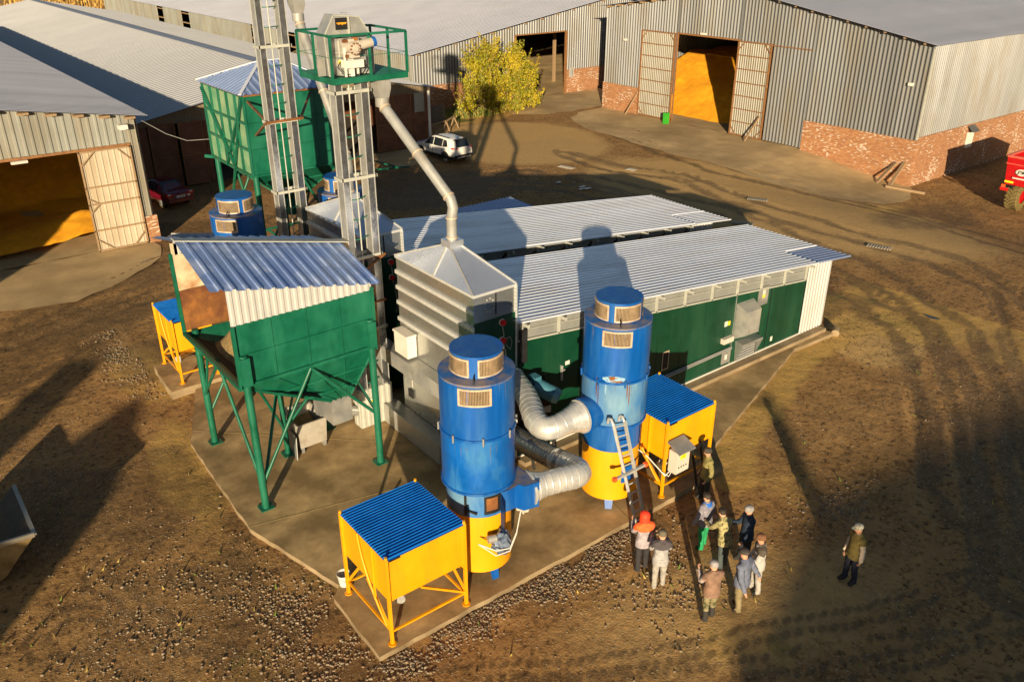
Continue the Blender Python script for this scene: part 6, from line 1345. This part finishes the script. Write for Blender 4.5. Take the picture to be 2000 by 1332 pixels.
# ---------------------------------------------------------------- bush
def bush():
    t = thing('bush', 'big yellow green autumn bush growing against the pale barn wall', 'bush', (47.3, 62.3, 0))
    rn = np.random.RandomState(3); lv = []; br = MB(); C = V(47.0, 62.3, 0)
    leaf = MB(); q = random.Random(2)
    def leafat(c, s):
        d = V(q.gauss(0, .6), q.gauss(0, .6), q.gauss(.6, .6)).normalized(); e = d.cross(V(q.gauss(0,1), q.gauss(0,1), q.gauss(0,1))).normalized()
        patchy = math.sin(c.x*1.3+1)*math.cos(c.z*1.5) + .8*math.sin(c.y*1.9+c.x) + q.gauss(0, .6)
        leaf.cur = 0 if patchy > .35 else (1 if patchy > -.5 else (2 if patchy > -1.4 else 3)); leaf.face([c - d*s, c + e*s*.5, c + d*s, c - e*s*.5])
    lobes = [(-2.3, .3, 4.7, 1.0), (-1.3, -.3, 5.5, .95), (-.3, .2, 4.7, .8), (1.7, .2, 4.9, .9), (2.4, .1, 4.3, .9), (3.2, -.2, 3.5, .95), (3.8, .2, 2.5, .8), (-3.1, -.2, 3.1, .85), (.5, -1.1, 3.3, 1.1), (1.9, -1.2, 2.5, 1.1), (-1.9, -1.2, 2.4, 1.1), (.3, 1.2, 3.2, 1.0), (-3.6, -.5, 1.7, .7), (3.2, -.9, 1.4, .8), (.9, -1.4, 1.2, .9), (-.8, -1.1, 1.3, .7), (-1.2, .4, 3.7, 1.0), (2.6, .4, 3.3, 1.0)]
    for lx, ly_, lz_, lr in lobes:
        tip = C + V(lx, ly_, lz_-.5); base = C + V(lx*.12, ly_*.12, 0); mid = base.lerp(tip, .5) + V(-lx*.1, 0, .3)
        prev = base
        for i in range(1, 9): f = i/8; p = base*(1-f)**2 + mid*2*f*(1-f) + tip*f*f; br.tube([prev, p], [.09*(1-f)+.025, .09*(1-f)+.018], 6); prev = p
        for k in range(int(44*lr)):       # upright shoots bursting out of each limb
            u = V(q.gauss(0, 1), q.gauss(0, 1), q.gauss(0, .8)).normalized()*lr*q.random()**.5
            b0 = tip + V(u.x, u.y*.8, u.z*.85 - .25); L_ = q.uniform(.4, 1.6)*(1.15 if u.z > 0 else .75)
            d = (V(u.x*.45, u.y*.45, .9) + V(q.gauss(0,.12), q.gauss(0,.12), 0)).normalized()
            if b0.z < .1: continue
            br.tube([b0, b0 + d*L_], [.018, .006], 4)
            n = int(L_*30)
            for i in range(n):
                f = i/n; p = b0 + d*L_*f; sprd = .15*(1.1-f) + .04; leafat(p + V(q.gauss(0, sprd), q.gauss(0, sprd), q.gauss(0, .05)), q.uniform(.07, .15)*(1.1-.3*f))
    def lm(n, c):
        m, nt, N, L, B = _new(n); B.inputs['Base Color'].default_value = (*c, 1); B.inputs['Roughness'].default_value = .6
        B.inputs['Subsurface Weight'].default_value = 0
        tr = N.new('ShaderNodeBsdfTranslucent'); tr.inputs[0].default_value = (*c, 1); mx = N.new('ShaderNodeMixShader'); mx.inputs[0].default_value = .3
        L.new(B.outputs[0], mx.inputs[1]); L.new(tr.outputs[0], mx.inputs[2]); L.new(mx.outputs[0], N['Material Output'].inputs[0]); return m
    leaf.build('foliage', [lm('leaf_yellow', (.50, .38, .010)), lm('leaf_lime', (.36, .33, .010)), lm('leaf_green', (.19, .21, .010)), lm('leaf_orange', (.38, .24, .012))], t); br.build('branches', WOOD, t)
bush()
# grass tufts in front of the pale barn
mb = MB(); q = random.Random(8)
for k in range(5200):
    if k < 4200: x, y = q.uniform(39.5, 49.5), q.uniform(60.3, 65.7); 
    else: x = q.uniform(-1, 30); y = q.uniform(3, 28)
    if k < 4200 and y < 61 + abs(x-45)*.3: continue
    if k >= 4200:
        if (5.7 < x < 29.5 and y > 12.6): continue
        if fbm(np.array([x]), np.array([y]), .5, 77)[0] < .56: continue
    z = float(zsurf(np.array(x), np.array(y))); h = q.uniform(.05, .16) if k >= 4200 else q.uniform(.12, .4); a = q.uniform(0, 3.14); w = .03 if k >= 4200 else .06
    mb.cur = q.randrange(2); mb.face([(x-w*math.cos(a), y-w*math.sin(a), z), (x+w*math.cos(a), y+w*math.sin(a), z), (x+q.uniform(-.1, .1), y+q.uniform(-.1, .1), z+h)])
tag(mb.build('grass_tuft', [mk('grass_green', (.10, .15, .015), .8), mk('grass_straw', (.30, .22, .05), .8)]), 'thin tufts of green and straw grass on the yard ground', 'grass', kind='stuff')

# ---------------------------------------------------------------- small things in the yard
def plank(name, label, a, b_, w, th, mat=WOOD, cat='plank', up=(0,0,1), group=None):
    m = MB(); m.bar(a, b_, w, th, up); return tag(m.build(name, mat), label, cat, group)
plank('plank', 'grey plank leaning on the brick corner of the large barn', (54.9, 29.6, -.86), (56.0, 29.0, .55), .3, .06)
plank('plank', 'second plank leaning on the brick corner, nearer the corner edge', (55.1, 28.7, -.9), (56.0, 28.4, .7), .28, .06)
plank('timber_beam', 'pale timber beam lying at the foot of the brick corner', (54.5, 28.6, -.78), (55.2, 26.2, -.86), .16, .16)
plank('timber_prop', 'wooden prop holding the left leaf of the framed barn door', (55.0, 54.1, .05), (55.95, 53.6, 2.0), .14, .08)
plank('timber_prop', 'wooden prop holding the right leaf of the framed barn door', (54.9, 40.9, .05), (55.85, 40.45, 1.9), .2, .08)
m = MB(); m.bar((55.0, 49.2, .05), (55.0, 49.2, .95), .35, .4) ; tag(m.build('green_bin', mk('lime_plastic', (.03, .30, .02), .5)), 'bright green bin at the left side of the corn doorway', 'bin')
t = thing('wall_notice', 'white notice board with small roof on the sunny brick wall', 'notice', (63.4, 27.85, 1.4))
m = MB(); m.box((63.0, 27.72, .75), (63.8, 27.85, 1.85)); m.build('board', WHITE, t); m = MB(); m.add([(62.9, 27.4, 1.9), (63.95, 27.4, 1.9), (63.95, 27.85, 2.3), (62.9, 27.85, 2.3)], [(0,1,2,3),(3,2,1,0)]); m.build('rain_hood', GALV_D, t)
def trestle(x, y, rot, label):
    t = thing('wooden_trestle', label, 'trestle', (x, y, 0), 'trestles'); c, s_ = math.cos(R(rot)), math.sin(R(rot)); P = lambda a, b_, z: (x+a*c-b_*s_, y+a*s_+b_*c, z)
    m = MB(); m.bar(P(-1.1, 0, .95), P(1.1, 0, .95), .12); m.build('top_rail', WOOD, t)
    for a in (-.9, .9):
        for b_ in (-.35, .35): m = MB(); m.bar(P(a*1.1, b_, .02), P(a, 0, .92), .08); m.build('leg', WOOD, t)
trestle(37.6, 57.6, 20, 'wooden trestle between the white car and the grass, nearest the barn'); trestle(39.2, 58.4, 35, 'wooden trestle between the white car and the grass, farther to the right')
t = MB(); t.box((36.1, 58.3, .6), (38.6, 58.5, 2.1)); tag(t.build('board_screen', mk('old_boards', (.10, .08, .06), .85, 0, .3, 3)), 'dark board screen standing behind the wooden trestles', 'screen')
def grate(x, y, rot, label, n=9):
    m = MB(); c, s_ = math.cos(R(rot)), math.sin(R(rot))
    for k in range(n):
        a = (k-(n-1)/2)*.14; P = lambda b_: (x+a*c-b_*s_, y+a*s_+b_*c, float(g(x, y))+.06); m.bar(P(-.25), P(.25), .06, .03)
    tag(m.build('drain_grate', mk('bleached_slat', (.42, .39, .33), .8) if 'bleached_slat' not in bpy.data.materials else bpy.data.materials['bleached_slat']), label, 'grate', 'slatted drain grates')
grate(38.6, 43.3, -78, 'pale slatted grate in the yard nearest the white car'); grate(41.7, 40.1, -80, 'small pale slatted grate right of the first one', 5); grate(42.7, 30.3, -62, 'pale slatted grate beyond the far end of the rear shed'); grate(38.2, 27.9, -60, 'muddy slatted grate just behind the shed roofs'); grate(40.6, 21.0, -70, 'muddy slatted grate right of the blue lower roof sheet')
m = MB(); 
for k, (x, y) in enumerate(((35.8, 38.6), (36.1, 38.9), (36.0, 38.3))): m.box((x-.25, y-.1, .06+k*.03), (x+.25, y+.1, .08+k*.03))
tag(m.build('white_scrap', WHITE), 'white scrap boards lying on the dark asphalt', 'scrap')
m = MB(); m.box((35.5, 40.6, .05), (35.8, 40.8, .09)); tag(m.build('white_scrap', WHITE), 'small white scrap piece on the dark asphalt behind the spout pipe', 'scrap')
m = MB(); m.tube([(11.7, 44.9, 6.3), (11.95, 42.0, 6.1), (12.1, 39.5, 6.2), (12.3, 36.9, 6.7)], .018, 6); tag(m.build('wire', GREYPIPE), 'thin slack wire strung from the left barn to the green overhead bin', 'wire')
t = thing('steel_bracket_frame', 'thin green steel bracket standing behind the elevator trunk', 'bracket', (24, 44, 0))
m = MB(); m.bar((22.2, 44.3, 2.1), (26.2, 43.6, 2.0), .09); m.bar((22.5, 44.0, 3.2), (25.4, 43.75, 2.05), .09); m.bar((22.3, 44.3, 0), (22.3, 44.3, 3.3), .12); m.build_each('bracket_bar', GREEN, t)
m = MB()
for k in range(5): m.box((11.95, 43.0-k*.32, .03+k*.05), (13.4, 43.25-k*.32, .06+k*.05))
tag(m.build('roof_sheet_stack', ZROOF_B), 'leftover blue-grey roof sheets lying beside the brick pier', 'sheet stack')
m = MB(); m.add([(11.9, 44.9, .02), (12.6, 44.9, .02), (12.6, 45.0, 1.3), (11.9, 45.0, 1.3)], [(0,1,2,3),(3,2,1,0)])
# concrete block at the kerb end
m = MB(); m.tube([(29.35, 16.3, .12), (29.75, 16.55, .12)], .16, 10); tag(m.build('stone_block', CONCE), 'rounded stone lying at the end of the dryer kerb', 'stone')

# ---------------------------------------------------------------- unseen shed and silos added out of view to shade the yard
dS = V(math.cos(R(SUN_AZ)), math.sin(R(SUN_AZ)), 0); pS = V(dS.y, -dS.x, 0)
def sp(t_, s_): return dS*t_ + pS*s_
def shed():
    t = thing('shadow_caster_shed', 'unseen sheet metal shed shape added behind the viewpoint to shade the yard', 'shed', tuple(sp(-42, 25)))
    f = math.tan(R(SUN_EL)); ax = lambda s_: 11.05 if s_ < 5 else (11.05 + 1.1*(s_-5)/3 if s_ < 8 else 12.15 + (s_-8)*.125)  # roof line shaped to the edge of the shadow it casts
    m = MB(); t0, t1 = -42, -56
    ss = [4.3, 5, 8, 18, 45]
    for i in range(4):
        a, b_ = ss[i], ss[i+1]
        for tt in (t0, t1): m.face([sp(tt, a), sp(tt, b_), sp(tt, b_)+V(0,0,ax(b_)), sp(tt, a)+V(0,0,ax(a))])
    for s_ in (4.3, 45): m.face([sp(t0, s_), sp(t1, s_), sp(t1, s_)+V(0,0,ax(s_)), sp(t0, s_)+V(0,0,ax(s_))])
    m.build('wall', WALLSHEET, t)
    m = MB()
    for i in range(4): a, b_ = ss[i], ss[i+1]; m.face([sp(t0+.3, a)+V(0,0,ax(a)+.05), sp(t0+.3, b_)+V(0,0,ax(b_)+.05), sp(t1, b_)+V(0,0,ax(b_)+.05), sp(t1, a)+V(0,0,ax(a)+.05)])
    rf = m.build('roof', OLDROOF, t)
    m = MB(); p = sp(-43, 7.8); m.tube([p+V(0,0,12.0), p+V(0,0,13.45)], .24, 14); m.build('streak_caster', GALV_D, rf)  # unseen pipe added to cast the thin streak of shadow
shed()
def side_bin(t_, s_, r, h, label, cone=True):
    t = thing('shadow_caster_silo', label, 'silo', tuple(sp(t_, s_)))
    c = sp(t_, s_); m = MB(); m.lathe((c.x, c.y), [(r, h*.35), (r, h*.86), (.25, h)] if cone else [(r*.6, h*.35), (r, h*.5), (r, h)], 24); m.build('silo_body', GREEN, t)
    m = MB()
    for k in range(4): a = math.pi/2*k+.4; x, y = c.x+r*.75*math.cos(a), c.y+r*.75*math.sin(a); m.tube([(x, y, 0), (x, y, h*.4)], .14, 10)
    m.build_each('leg', GREEN, t)
side_bin(-16, -14.3, 1.75, 8.0, 'unseen green silo on legs added outside the left edge to cast the large yard shadow')
side_bin(-18, -17.7, .75, 8.9, 'unseen narrow green silo added outside the left edge to cast the slim yard shadow', False)

# unseen silo added at the left to keep the sun out of the corn barn
t = thing('shadow_caster_silo', 'unseen broad grey silo added outside the left edge to shade the corn barn doorway', 'silo', tuple(sp(12, -30.2)))
c = sp(12, -30.2); m = MB(); m.lathe((c.x, c.y), [(4.55, 0), (4.55, 10.2), (.4, 12.4)], 40); m.build('silo_body', GALV_D, t)
m = MB()
for k in range(9): m.lathe((c.x, c.y), [(4.56, .8+k*1.1), (4.62, .85+k*1.1), (4.56, .9+k*1.1)], 40, capb=False, capt=False)
m.build('silo_band', WHITEBAR, t)
# ---------------------------------------------------------------- people
SKIN = mk('skin', (.50, .26, .16), .55, 0, .06)
EYE = mk('eye_dark', (.02, .015, .012), .4); LIP = mk('lip', (.38, .13, .10), .5); HAIR = mk('dark_hair', (.03, .02, .014), .7, 0, .2)
_cl = {}
def cloth(c, rough=.85):
    k = tuple(round(q, 3) for q in c)
    if k not in _cl: _cl[k] = mk('cloth_%d' % len(_cl), c, rough, 0, .3, 9, bump=.9, bscale=11)
    return _cl[k]
CAMO = mk('camo_cloth', (.20, .17, .085), .85, 0, .2, 8, col2=(.05, .055, .02), amt=.45, scale2=11, soft=.04, bump=.3, bscale=20)
CAMOY = mk('camo_light', (.34, .29, .13), .85, 0, .2, 8, col2=(.10, .09, .03), amt=.42, scale2=14, soft=.04, bump=.3, bscale=20)
def person(loc, face, label, h=1.76, lean=0, arms=((.25,.1,.3),(.25,.1,.3)), stride=.06, head_turn=0, top=None, legs=None, boots=None, hat=None, hatc=None, collar=None, yoke=None, vest=None, bulk=1.0, hood=None, headfwd=.03, high=False):
    """local frame: +Y forward, +X right. arms: (upper swing fwd, outwards, forearm bend) per side (right, left)"""
    t = thing('person', label, 'person', (0, 0, 0)); k = h/1.76
    J = []; E_ = []; Rd = []; tagv = []
    def add(p, r, par, tg): J.append(V(*p)*k); Rd.append((r[0]*k, r[1]*k) if isinstance(r, tuple) else (r*k, r*k)); tagv.append(tg); i = len(J)-1; (E_.append((par, i)) if par is not None else None); return i
    ly = lambda z, y=0: y + math.sin(R(lean))*max(0, z-.95)
    lz = lambda z: z if z < .95 else .95 + (z-.95)*math.cos(R(lean))
    T = lambda x, y, z: (x, ly(z, y), lz(z))
    b = bulk
    pel = add(T(0,0,.95), (.17*b,.125*b), None, 'torso'); wa = add(T(0,.0,1.10), (.165*b,.125*b), pel, 'torso'); chs = add(T(0,.0,1.30), (.175*b,.13*b), wa, 'torso'); shl = add(T(0,-.005,1.43), (.13*b,.095*b), chs, 'torso')
    nk = add(T(0,.0,1.51), .062, shl, 'skin'); hd0 = add(T(0,headfwd,1.58), .078, nk, 'head'); hd = add(T(0,headfwd+.01,1.655), (.084,.092), hd0, 'head'); hd2 = add(T(0,headfwd,1.735), (.065,.072), hd, 'head')
    ht = R(head_turn); nose = add(T(math.sin(-ht)*.115, headfwd+.01+math.cos(ht)*.115, 1.645), .014, hd, 'head')
    for s in (1, -1):
        ea = add(T(math.cos(ht)*.1*s, headfwd + math.sin(ht)*.1*s, 1.65), .018, hd, 'head')
        fw, out, bend = arms[0 if s > 0 else 1]
        sh = add(T(.175*s*b, -.005, 1.415), .068*b, shl, 'torso')
        d1 = V(s*math.sin(out), math.sin(fw), -math.cos(fw)*math.cos(out)).normalized(); el = V(*T(.19*s*b, 0, 1.40)) + d1*.29
        add_el = add(tuple(el), .055*b, sh, 'sleeve'); d2 = V(s*(math.sin(out)*.4 - .25*math.sin(bend)), math.sin(fw+bend), -math.cos(fw+bend)).normalized(); wr = el + d2*.25
        w_ = add(tuple(wr), .036, add_el, 'sleeve'); pm = add(tuple(wr + d2*.075), (.038,.020), w_, 'skin')
        ax = d2.cross(V(0,1,0) if abs(d2.y) < .8 else V(1,0,0)).normalized()
        for q in range(4):
            L_ = (.062,.075,.07,.055)[q]; off = (q-1.5)*.019; p1 = wr + d2*(.105) + ax*off; f1 = add(tuple(p1), .0095, pm, 'skin'); add(tuple(p1 + (d2*.7 + V(-s*.4,.2,0)).normalized()*L_), .008, f1, 'skin')
        add(tuple(wr + d2*.085 + ax*-.045 + V(0,.012,0)), .010, pm, 'skin')
        hp = add((.095*s*b, 0, .90), .10*b, pel, 'leg'); st = stride*s; kn = add((.105*s, st*.5+.02, .50), .072*b, hp, 'leg'); an = add((.115*s, st-.01, .11), .052, kn, 'boot' if high else 'leg'); he = add((.12*s, st-.03, .05), .05, an, 'boot'); add((.135*s, st+.15, .045), (.048,.04), an, 'boot')
    me = bpy.data.meshes.new('sk'); me.from_pydata([tuple(j) for j in J], E_, []); o = bpy.data.objects.new('sk', me); COL.objects.link(o)
    md = o.modifiers.new('skin', 'SKIN'); md.use_smooth_shade = True
    sv = me.skin_vertices[0].data
    for i, r in enumerate(Rd): sv[i].radius = r; sv[i].use_root = (i == 0)
    sb = o.modifiers.new('sub', 'SUBSURF'); sb.levels = 1; sb.render_levels = 1
    bpy.context.view_layer.update(); dg = bpy.context.evaluated_depsgraph_get(); bm_ = bpy.data.meshes.new_from_object(o.evaluated_get(dg))
    bpy.data.objects.remove(o); bpy.data.meshes.remove(me)
    vs_ = [v.co.copy() for v in bm_.vertices]; ns = [v.normal.copy() for v in bm_.vertices]; fs = [tuple(f.vertices) for f in bm_.polygons]
    segs = [(J[a], J[c], tagv[c], tagv[a], max(Rd[a]), max(Rd[c])) for a, c in E_]
    def cls(p):
        best = None
        for a, c, tg, ta, rad_a, rad_c in segs:
            d = c-a; f = max(0, min(1, (p-a).dot(d)/max(1e-9, d.length_squared))); dd = (p-a-d*f).length - rad_a - (rad_c-rad_a)*f
            if best is None or dd < best[0]: best = (dd, tg if f > .35 else ta, f)
        return best[1]
    fc = [cls(sum((vs_[i] for i in f), V(0,0,0))/len(f)) for f in fs]
    m = MB(); m.add(vs_, fs, True)
    # eyes and mouth on the one body mesh
    hc = V(*T(0, headfwd+.01, 1.66))*k; m.cur = 1
    fd = V(-math.sin(ht), math.cos(ht), 0); rd = V(fd.y, -fd.x, 0)
    for s in (-1, 1):
        c = hc + fd*.094*k + rd*s*.034*k + V(0,0,.012); m.face([c+rd*.014, c+V(0,0,.008), c-rd*.014, c-V(0,0,.008)])
    m.cur = 2; c = hc + fd*.099*k + V(0,0,-.052); m.face([c+rd*.024, c+V(0,0,.007), c-rd*.024, c-V(0,0,.007)])
    m.build('body', [SKIN, EYE, LIP], t)
    def garment(name, cl, mat, off, flare=0, side=0):
        q = MB(); use = [f for f, c_ in zip(fs, fc) if c_ in cl and (not side or side*sum(vs_[i].x for i in f) > 0)]; ids = sorted({i for f in use for i in f}); mp = {i: n for n, i in enumerate(ids)}; vv = []
        for i in ids:
            p = vs_[i] + ns[i]*off
            if flare and p.z < 1.08*k: f_ = (1.08*k-p.z)*flare; p = p + V(p.x, p.y, 0).normalized()*f_ if (p.x*p.x+p.y*p.y) > 1e-6 else p
            w = .011*math.sin(p.z*48+p.x*26+p.y*15)*math.cos(p.y*31-p.z*17+p.x*22); vv.append(p + ns[i]*w)
        q.add(vv, [tuple(mp[i] for i in f) for f in use], True); return q.build(name, mat, t)
    garment('trousers', ('leg',), legs, .012); garment('boot', ('boot',), boots or cloth((.02,.018,.016)), .012, side=1); garment('boot', ('boot',), boots or cloth((.02,.018,.016)), .012, side=-1)
    j = garment('jacket', ('torso','sleeve'), top, .018, .15)
    # hem covering the hips
    q = MB(); ring = []
    for z, r in ((1.02,1.10),(.92,1.16),(.82,1.18)):
        ring.append([(.175*b*r*math.cos(2*math.pi*i/20)*k, (ly(z) + .135*b*r*math.sin(2*math.pi*i/20))*k, z*k) for i in range(20)])
    for i in range(2): q.add(ring[i]+ring[i+1], [(n, 20+n, 20+(n+1) % 20, (n+1) % 20) for n in range(20)], True)
    q.build('jacket_hem', vest or top, t)
    if vest: garment('vest', ('torso',), vest, .034, .1)
    def lat(c, prof, mat, nm, tilt=0, n=20, par=t, sy=1.12):
        q = MB(); rs = []
        for r, z in prof: rs.append([(c.x + r*math.cos(2*math.pi*i/n)*k, c.y + r*sy*math.sin(2*math.pi*i/n)*k, c.z + z*k - tilt*math.sin(2*math.pi*i/n)*r) for i in range(n)])
        for i in range(len(rs)-1): q.add(rs[i]+rs[i+1], [(w, (w+1) % n, n+(w+1) % n, n+w) for w in range(n)], True)
        q.face(rs[-1]); return q.build(nm, mat, par)
    if hat == 'beanie': lat(hc, [(.097,.0),(.106,.035),(.10,.085),(.07,.125),(.02,.14)], hatc, 'hat')
    elif hat == 'cap':
        ho = lat(hc, [(.098,.03),(.104,.06),(.09,.105),(.05,.128),(.015,.133)], hatc, 'hat')
        q = MB(); pr = [hc + fd*.09*k + rd*sx*.075*k + V(0,0,.045) for sx in (-1, 1)]; po = [hc + fd*(.19 - .03*abs(sx))*k + rd*sx*.05*k + V(0,0,.03) for sx in (1, 0, -1)]; q.face(pr + po); q.build('peak', hatc, ho)
    elif hat == 'brim': lat(hc, [(.20,.018),(.19,.03),(.104,.045),(.10,.10),(.07,.13),(.02,.14)], hatc, 'hat')
    elif hat == 'hood': lat(hc, [(.13,-.13),(.125,-.05),(.128,.03),(.118,.09),(.08,.13),(.02,.145)], hatc, 'hood')
    else: lat(hc, [(.092,-.02),(.098,.035),(.09,.08),(.06,.105),(.015,.112)], HAIR, 'hair')
    if collar: lat(V(*T(0,0,1.455))*k, [(.15,-.03),(.135,.03),(.105,.07)], collar, 'collar', sy=.85)
    if yoke:
        q = MB(); use = [f for f, c_ in zip(fs, fc) if c_ == 'torso' and sum(vs_[i].z for i in f)/len(f) > 1.33*k]
        for f in use: q.face([vs_[i] + ns[i]*.031 for i in f], True)
        q.build('shoulder_yoke', yoke, t)
    t.location = loc; t.rotation_euler = (0, 0, R(face - 90)); return t
c_ = cloth
zl = lambda x, y: float(zsurf(np.array(x), np.array(y))) + .005
AW = 52; LEFT = 142
def put(x, y, *a, **kw): return person((x, y, zl(x, y)), *a, **kw)
fold = ((.5,.15,1.7),(.5,.15,1.7)); pock = ((-.15,.35,.7),(-.15,.35,.7)); back = ((-.35,.3,-.2),(-.35,.3,-.2))
put(13.05, 11.32, AW+10, 'person in bright orange-red hood facing the heater drum beside the ladder foot', top=c_((.30,.26,.28)), legs=c_((.022,.02,.022)), hat='hood', hatc=c_((.80,.045,.012), .6), yoke=c_((.80,.11,.02)), arms=fold, h=1.8)
put(12.93, 10.62, AW, 'person in grey workwear and wide dark hood standing behind the orange hood', top=c_((.30,.29,.29)), legs=c_((.28,.26,.23)), hat='beanie', hatc=c_((.11,.095,.06)), collar=c_((.05,.04,.042)), yoke=c_((.06,.05,.055)), arms=fold, boots=c_((.18,.16,.14)), h=1.74)
put(14.98, 10.95, AW+35, 'person in bright green trousers and blue collar at the group middle', top=c_((.20,.185,.22)), legs=c_((.01,.24,.085)), hat=None, collar=c_((.02,.13,.50)), vest=None, arms=((.05,.25,.35),(.05,.25,.35)), h=1.76)
put(16.62, 12.30, LEFT+5, 'person in olive jacket beside the second yellow hopper, looking left', top=c_((.20,.17,.055)), legs=c_((.03,.026,.022)), hat='beanie', hatc=c_((.05,.04,.028)), arms=pock, h=1.78)
put(14.78, 10.12, AW+25, 'person in light camouflage jacket leaning forward inside the group', top=CAMOY, legs=c_((.05,.065,.065)), hat=None, lean=18, arms=((.7,.1,.8),(.7,.1,.8)), h=1.74)
put(15.38, 9.92, LEFT+10, 'person in dark navy jacket and pale knitted hat looking left', top=c_((.01,.022,.045)), legs=c_((.012,.012,.015)), hat='beanie', hatc=c_((.26,.25,.24)), arms=((.4,.15,1.4),(.2,.15,.4)), h=1.78)
put(14.72, 9.05, LEFT-5, 'person in pale grey jacket with dark shoulders and brown knitted hat', top=c_((.36,.34,.32)), legs=c_((.30,.28,.25)), hat='beanie', hatc=c_((.16,.07,.03)), yoke=c_((.07,.055,.04)), collar=c_((.28,.25,.25)), arms=((.2,.15,.3),(.4,.2,1.2)), h=1.76)
put(13.92, 8.92, LEFT-40, 'stout person in long blue-grey jacket and khaki trousers, hands behind', top=c_((.115,.13,.185)), legs=c_((.19,.15,.075)), hat='cap', hatc=c_((.045,.035,.03)), arms=back, bulk=1.16, h=1.80, collar=c_((.10,.115,.18)))
put(13.05, 9.12, AW+15, 'person in padded brown vest and grey knitted hat with dark rubber boots', top=c_((.36,.29,.27)), vest=c_((.20,.115,.075)), legs=CAMO, hat='beanie', hatc=c_((.26,.24,.24)), arms=fold, h=1.74, boots=c_((.025,.022,.02)), high=True, collar=c_((.17,.1,.065)))
put(16.86, 7.80, LEFT+12, 'lone person in olive vest, cream sleeves and camouflage cap at right', top=c_((.60,.47,.34)), vest=c_((.15,.11,.025)), legs=c_((.012,.013,.03)), hat='cap', hatc=mk('camo_cap', (.40,.38,.30), .8, 0, .2, 8, col2=(.12,.11,.08), amt=.4, scale2=25, soft=.05), arms=((.05,.12,.25),(-.1,.15,.2)), h=1.80, collar=c_((.13,.095,.025)))
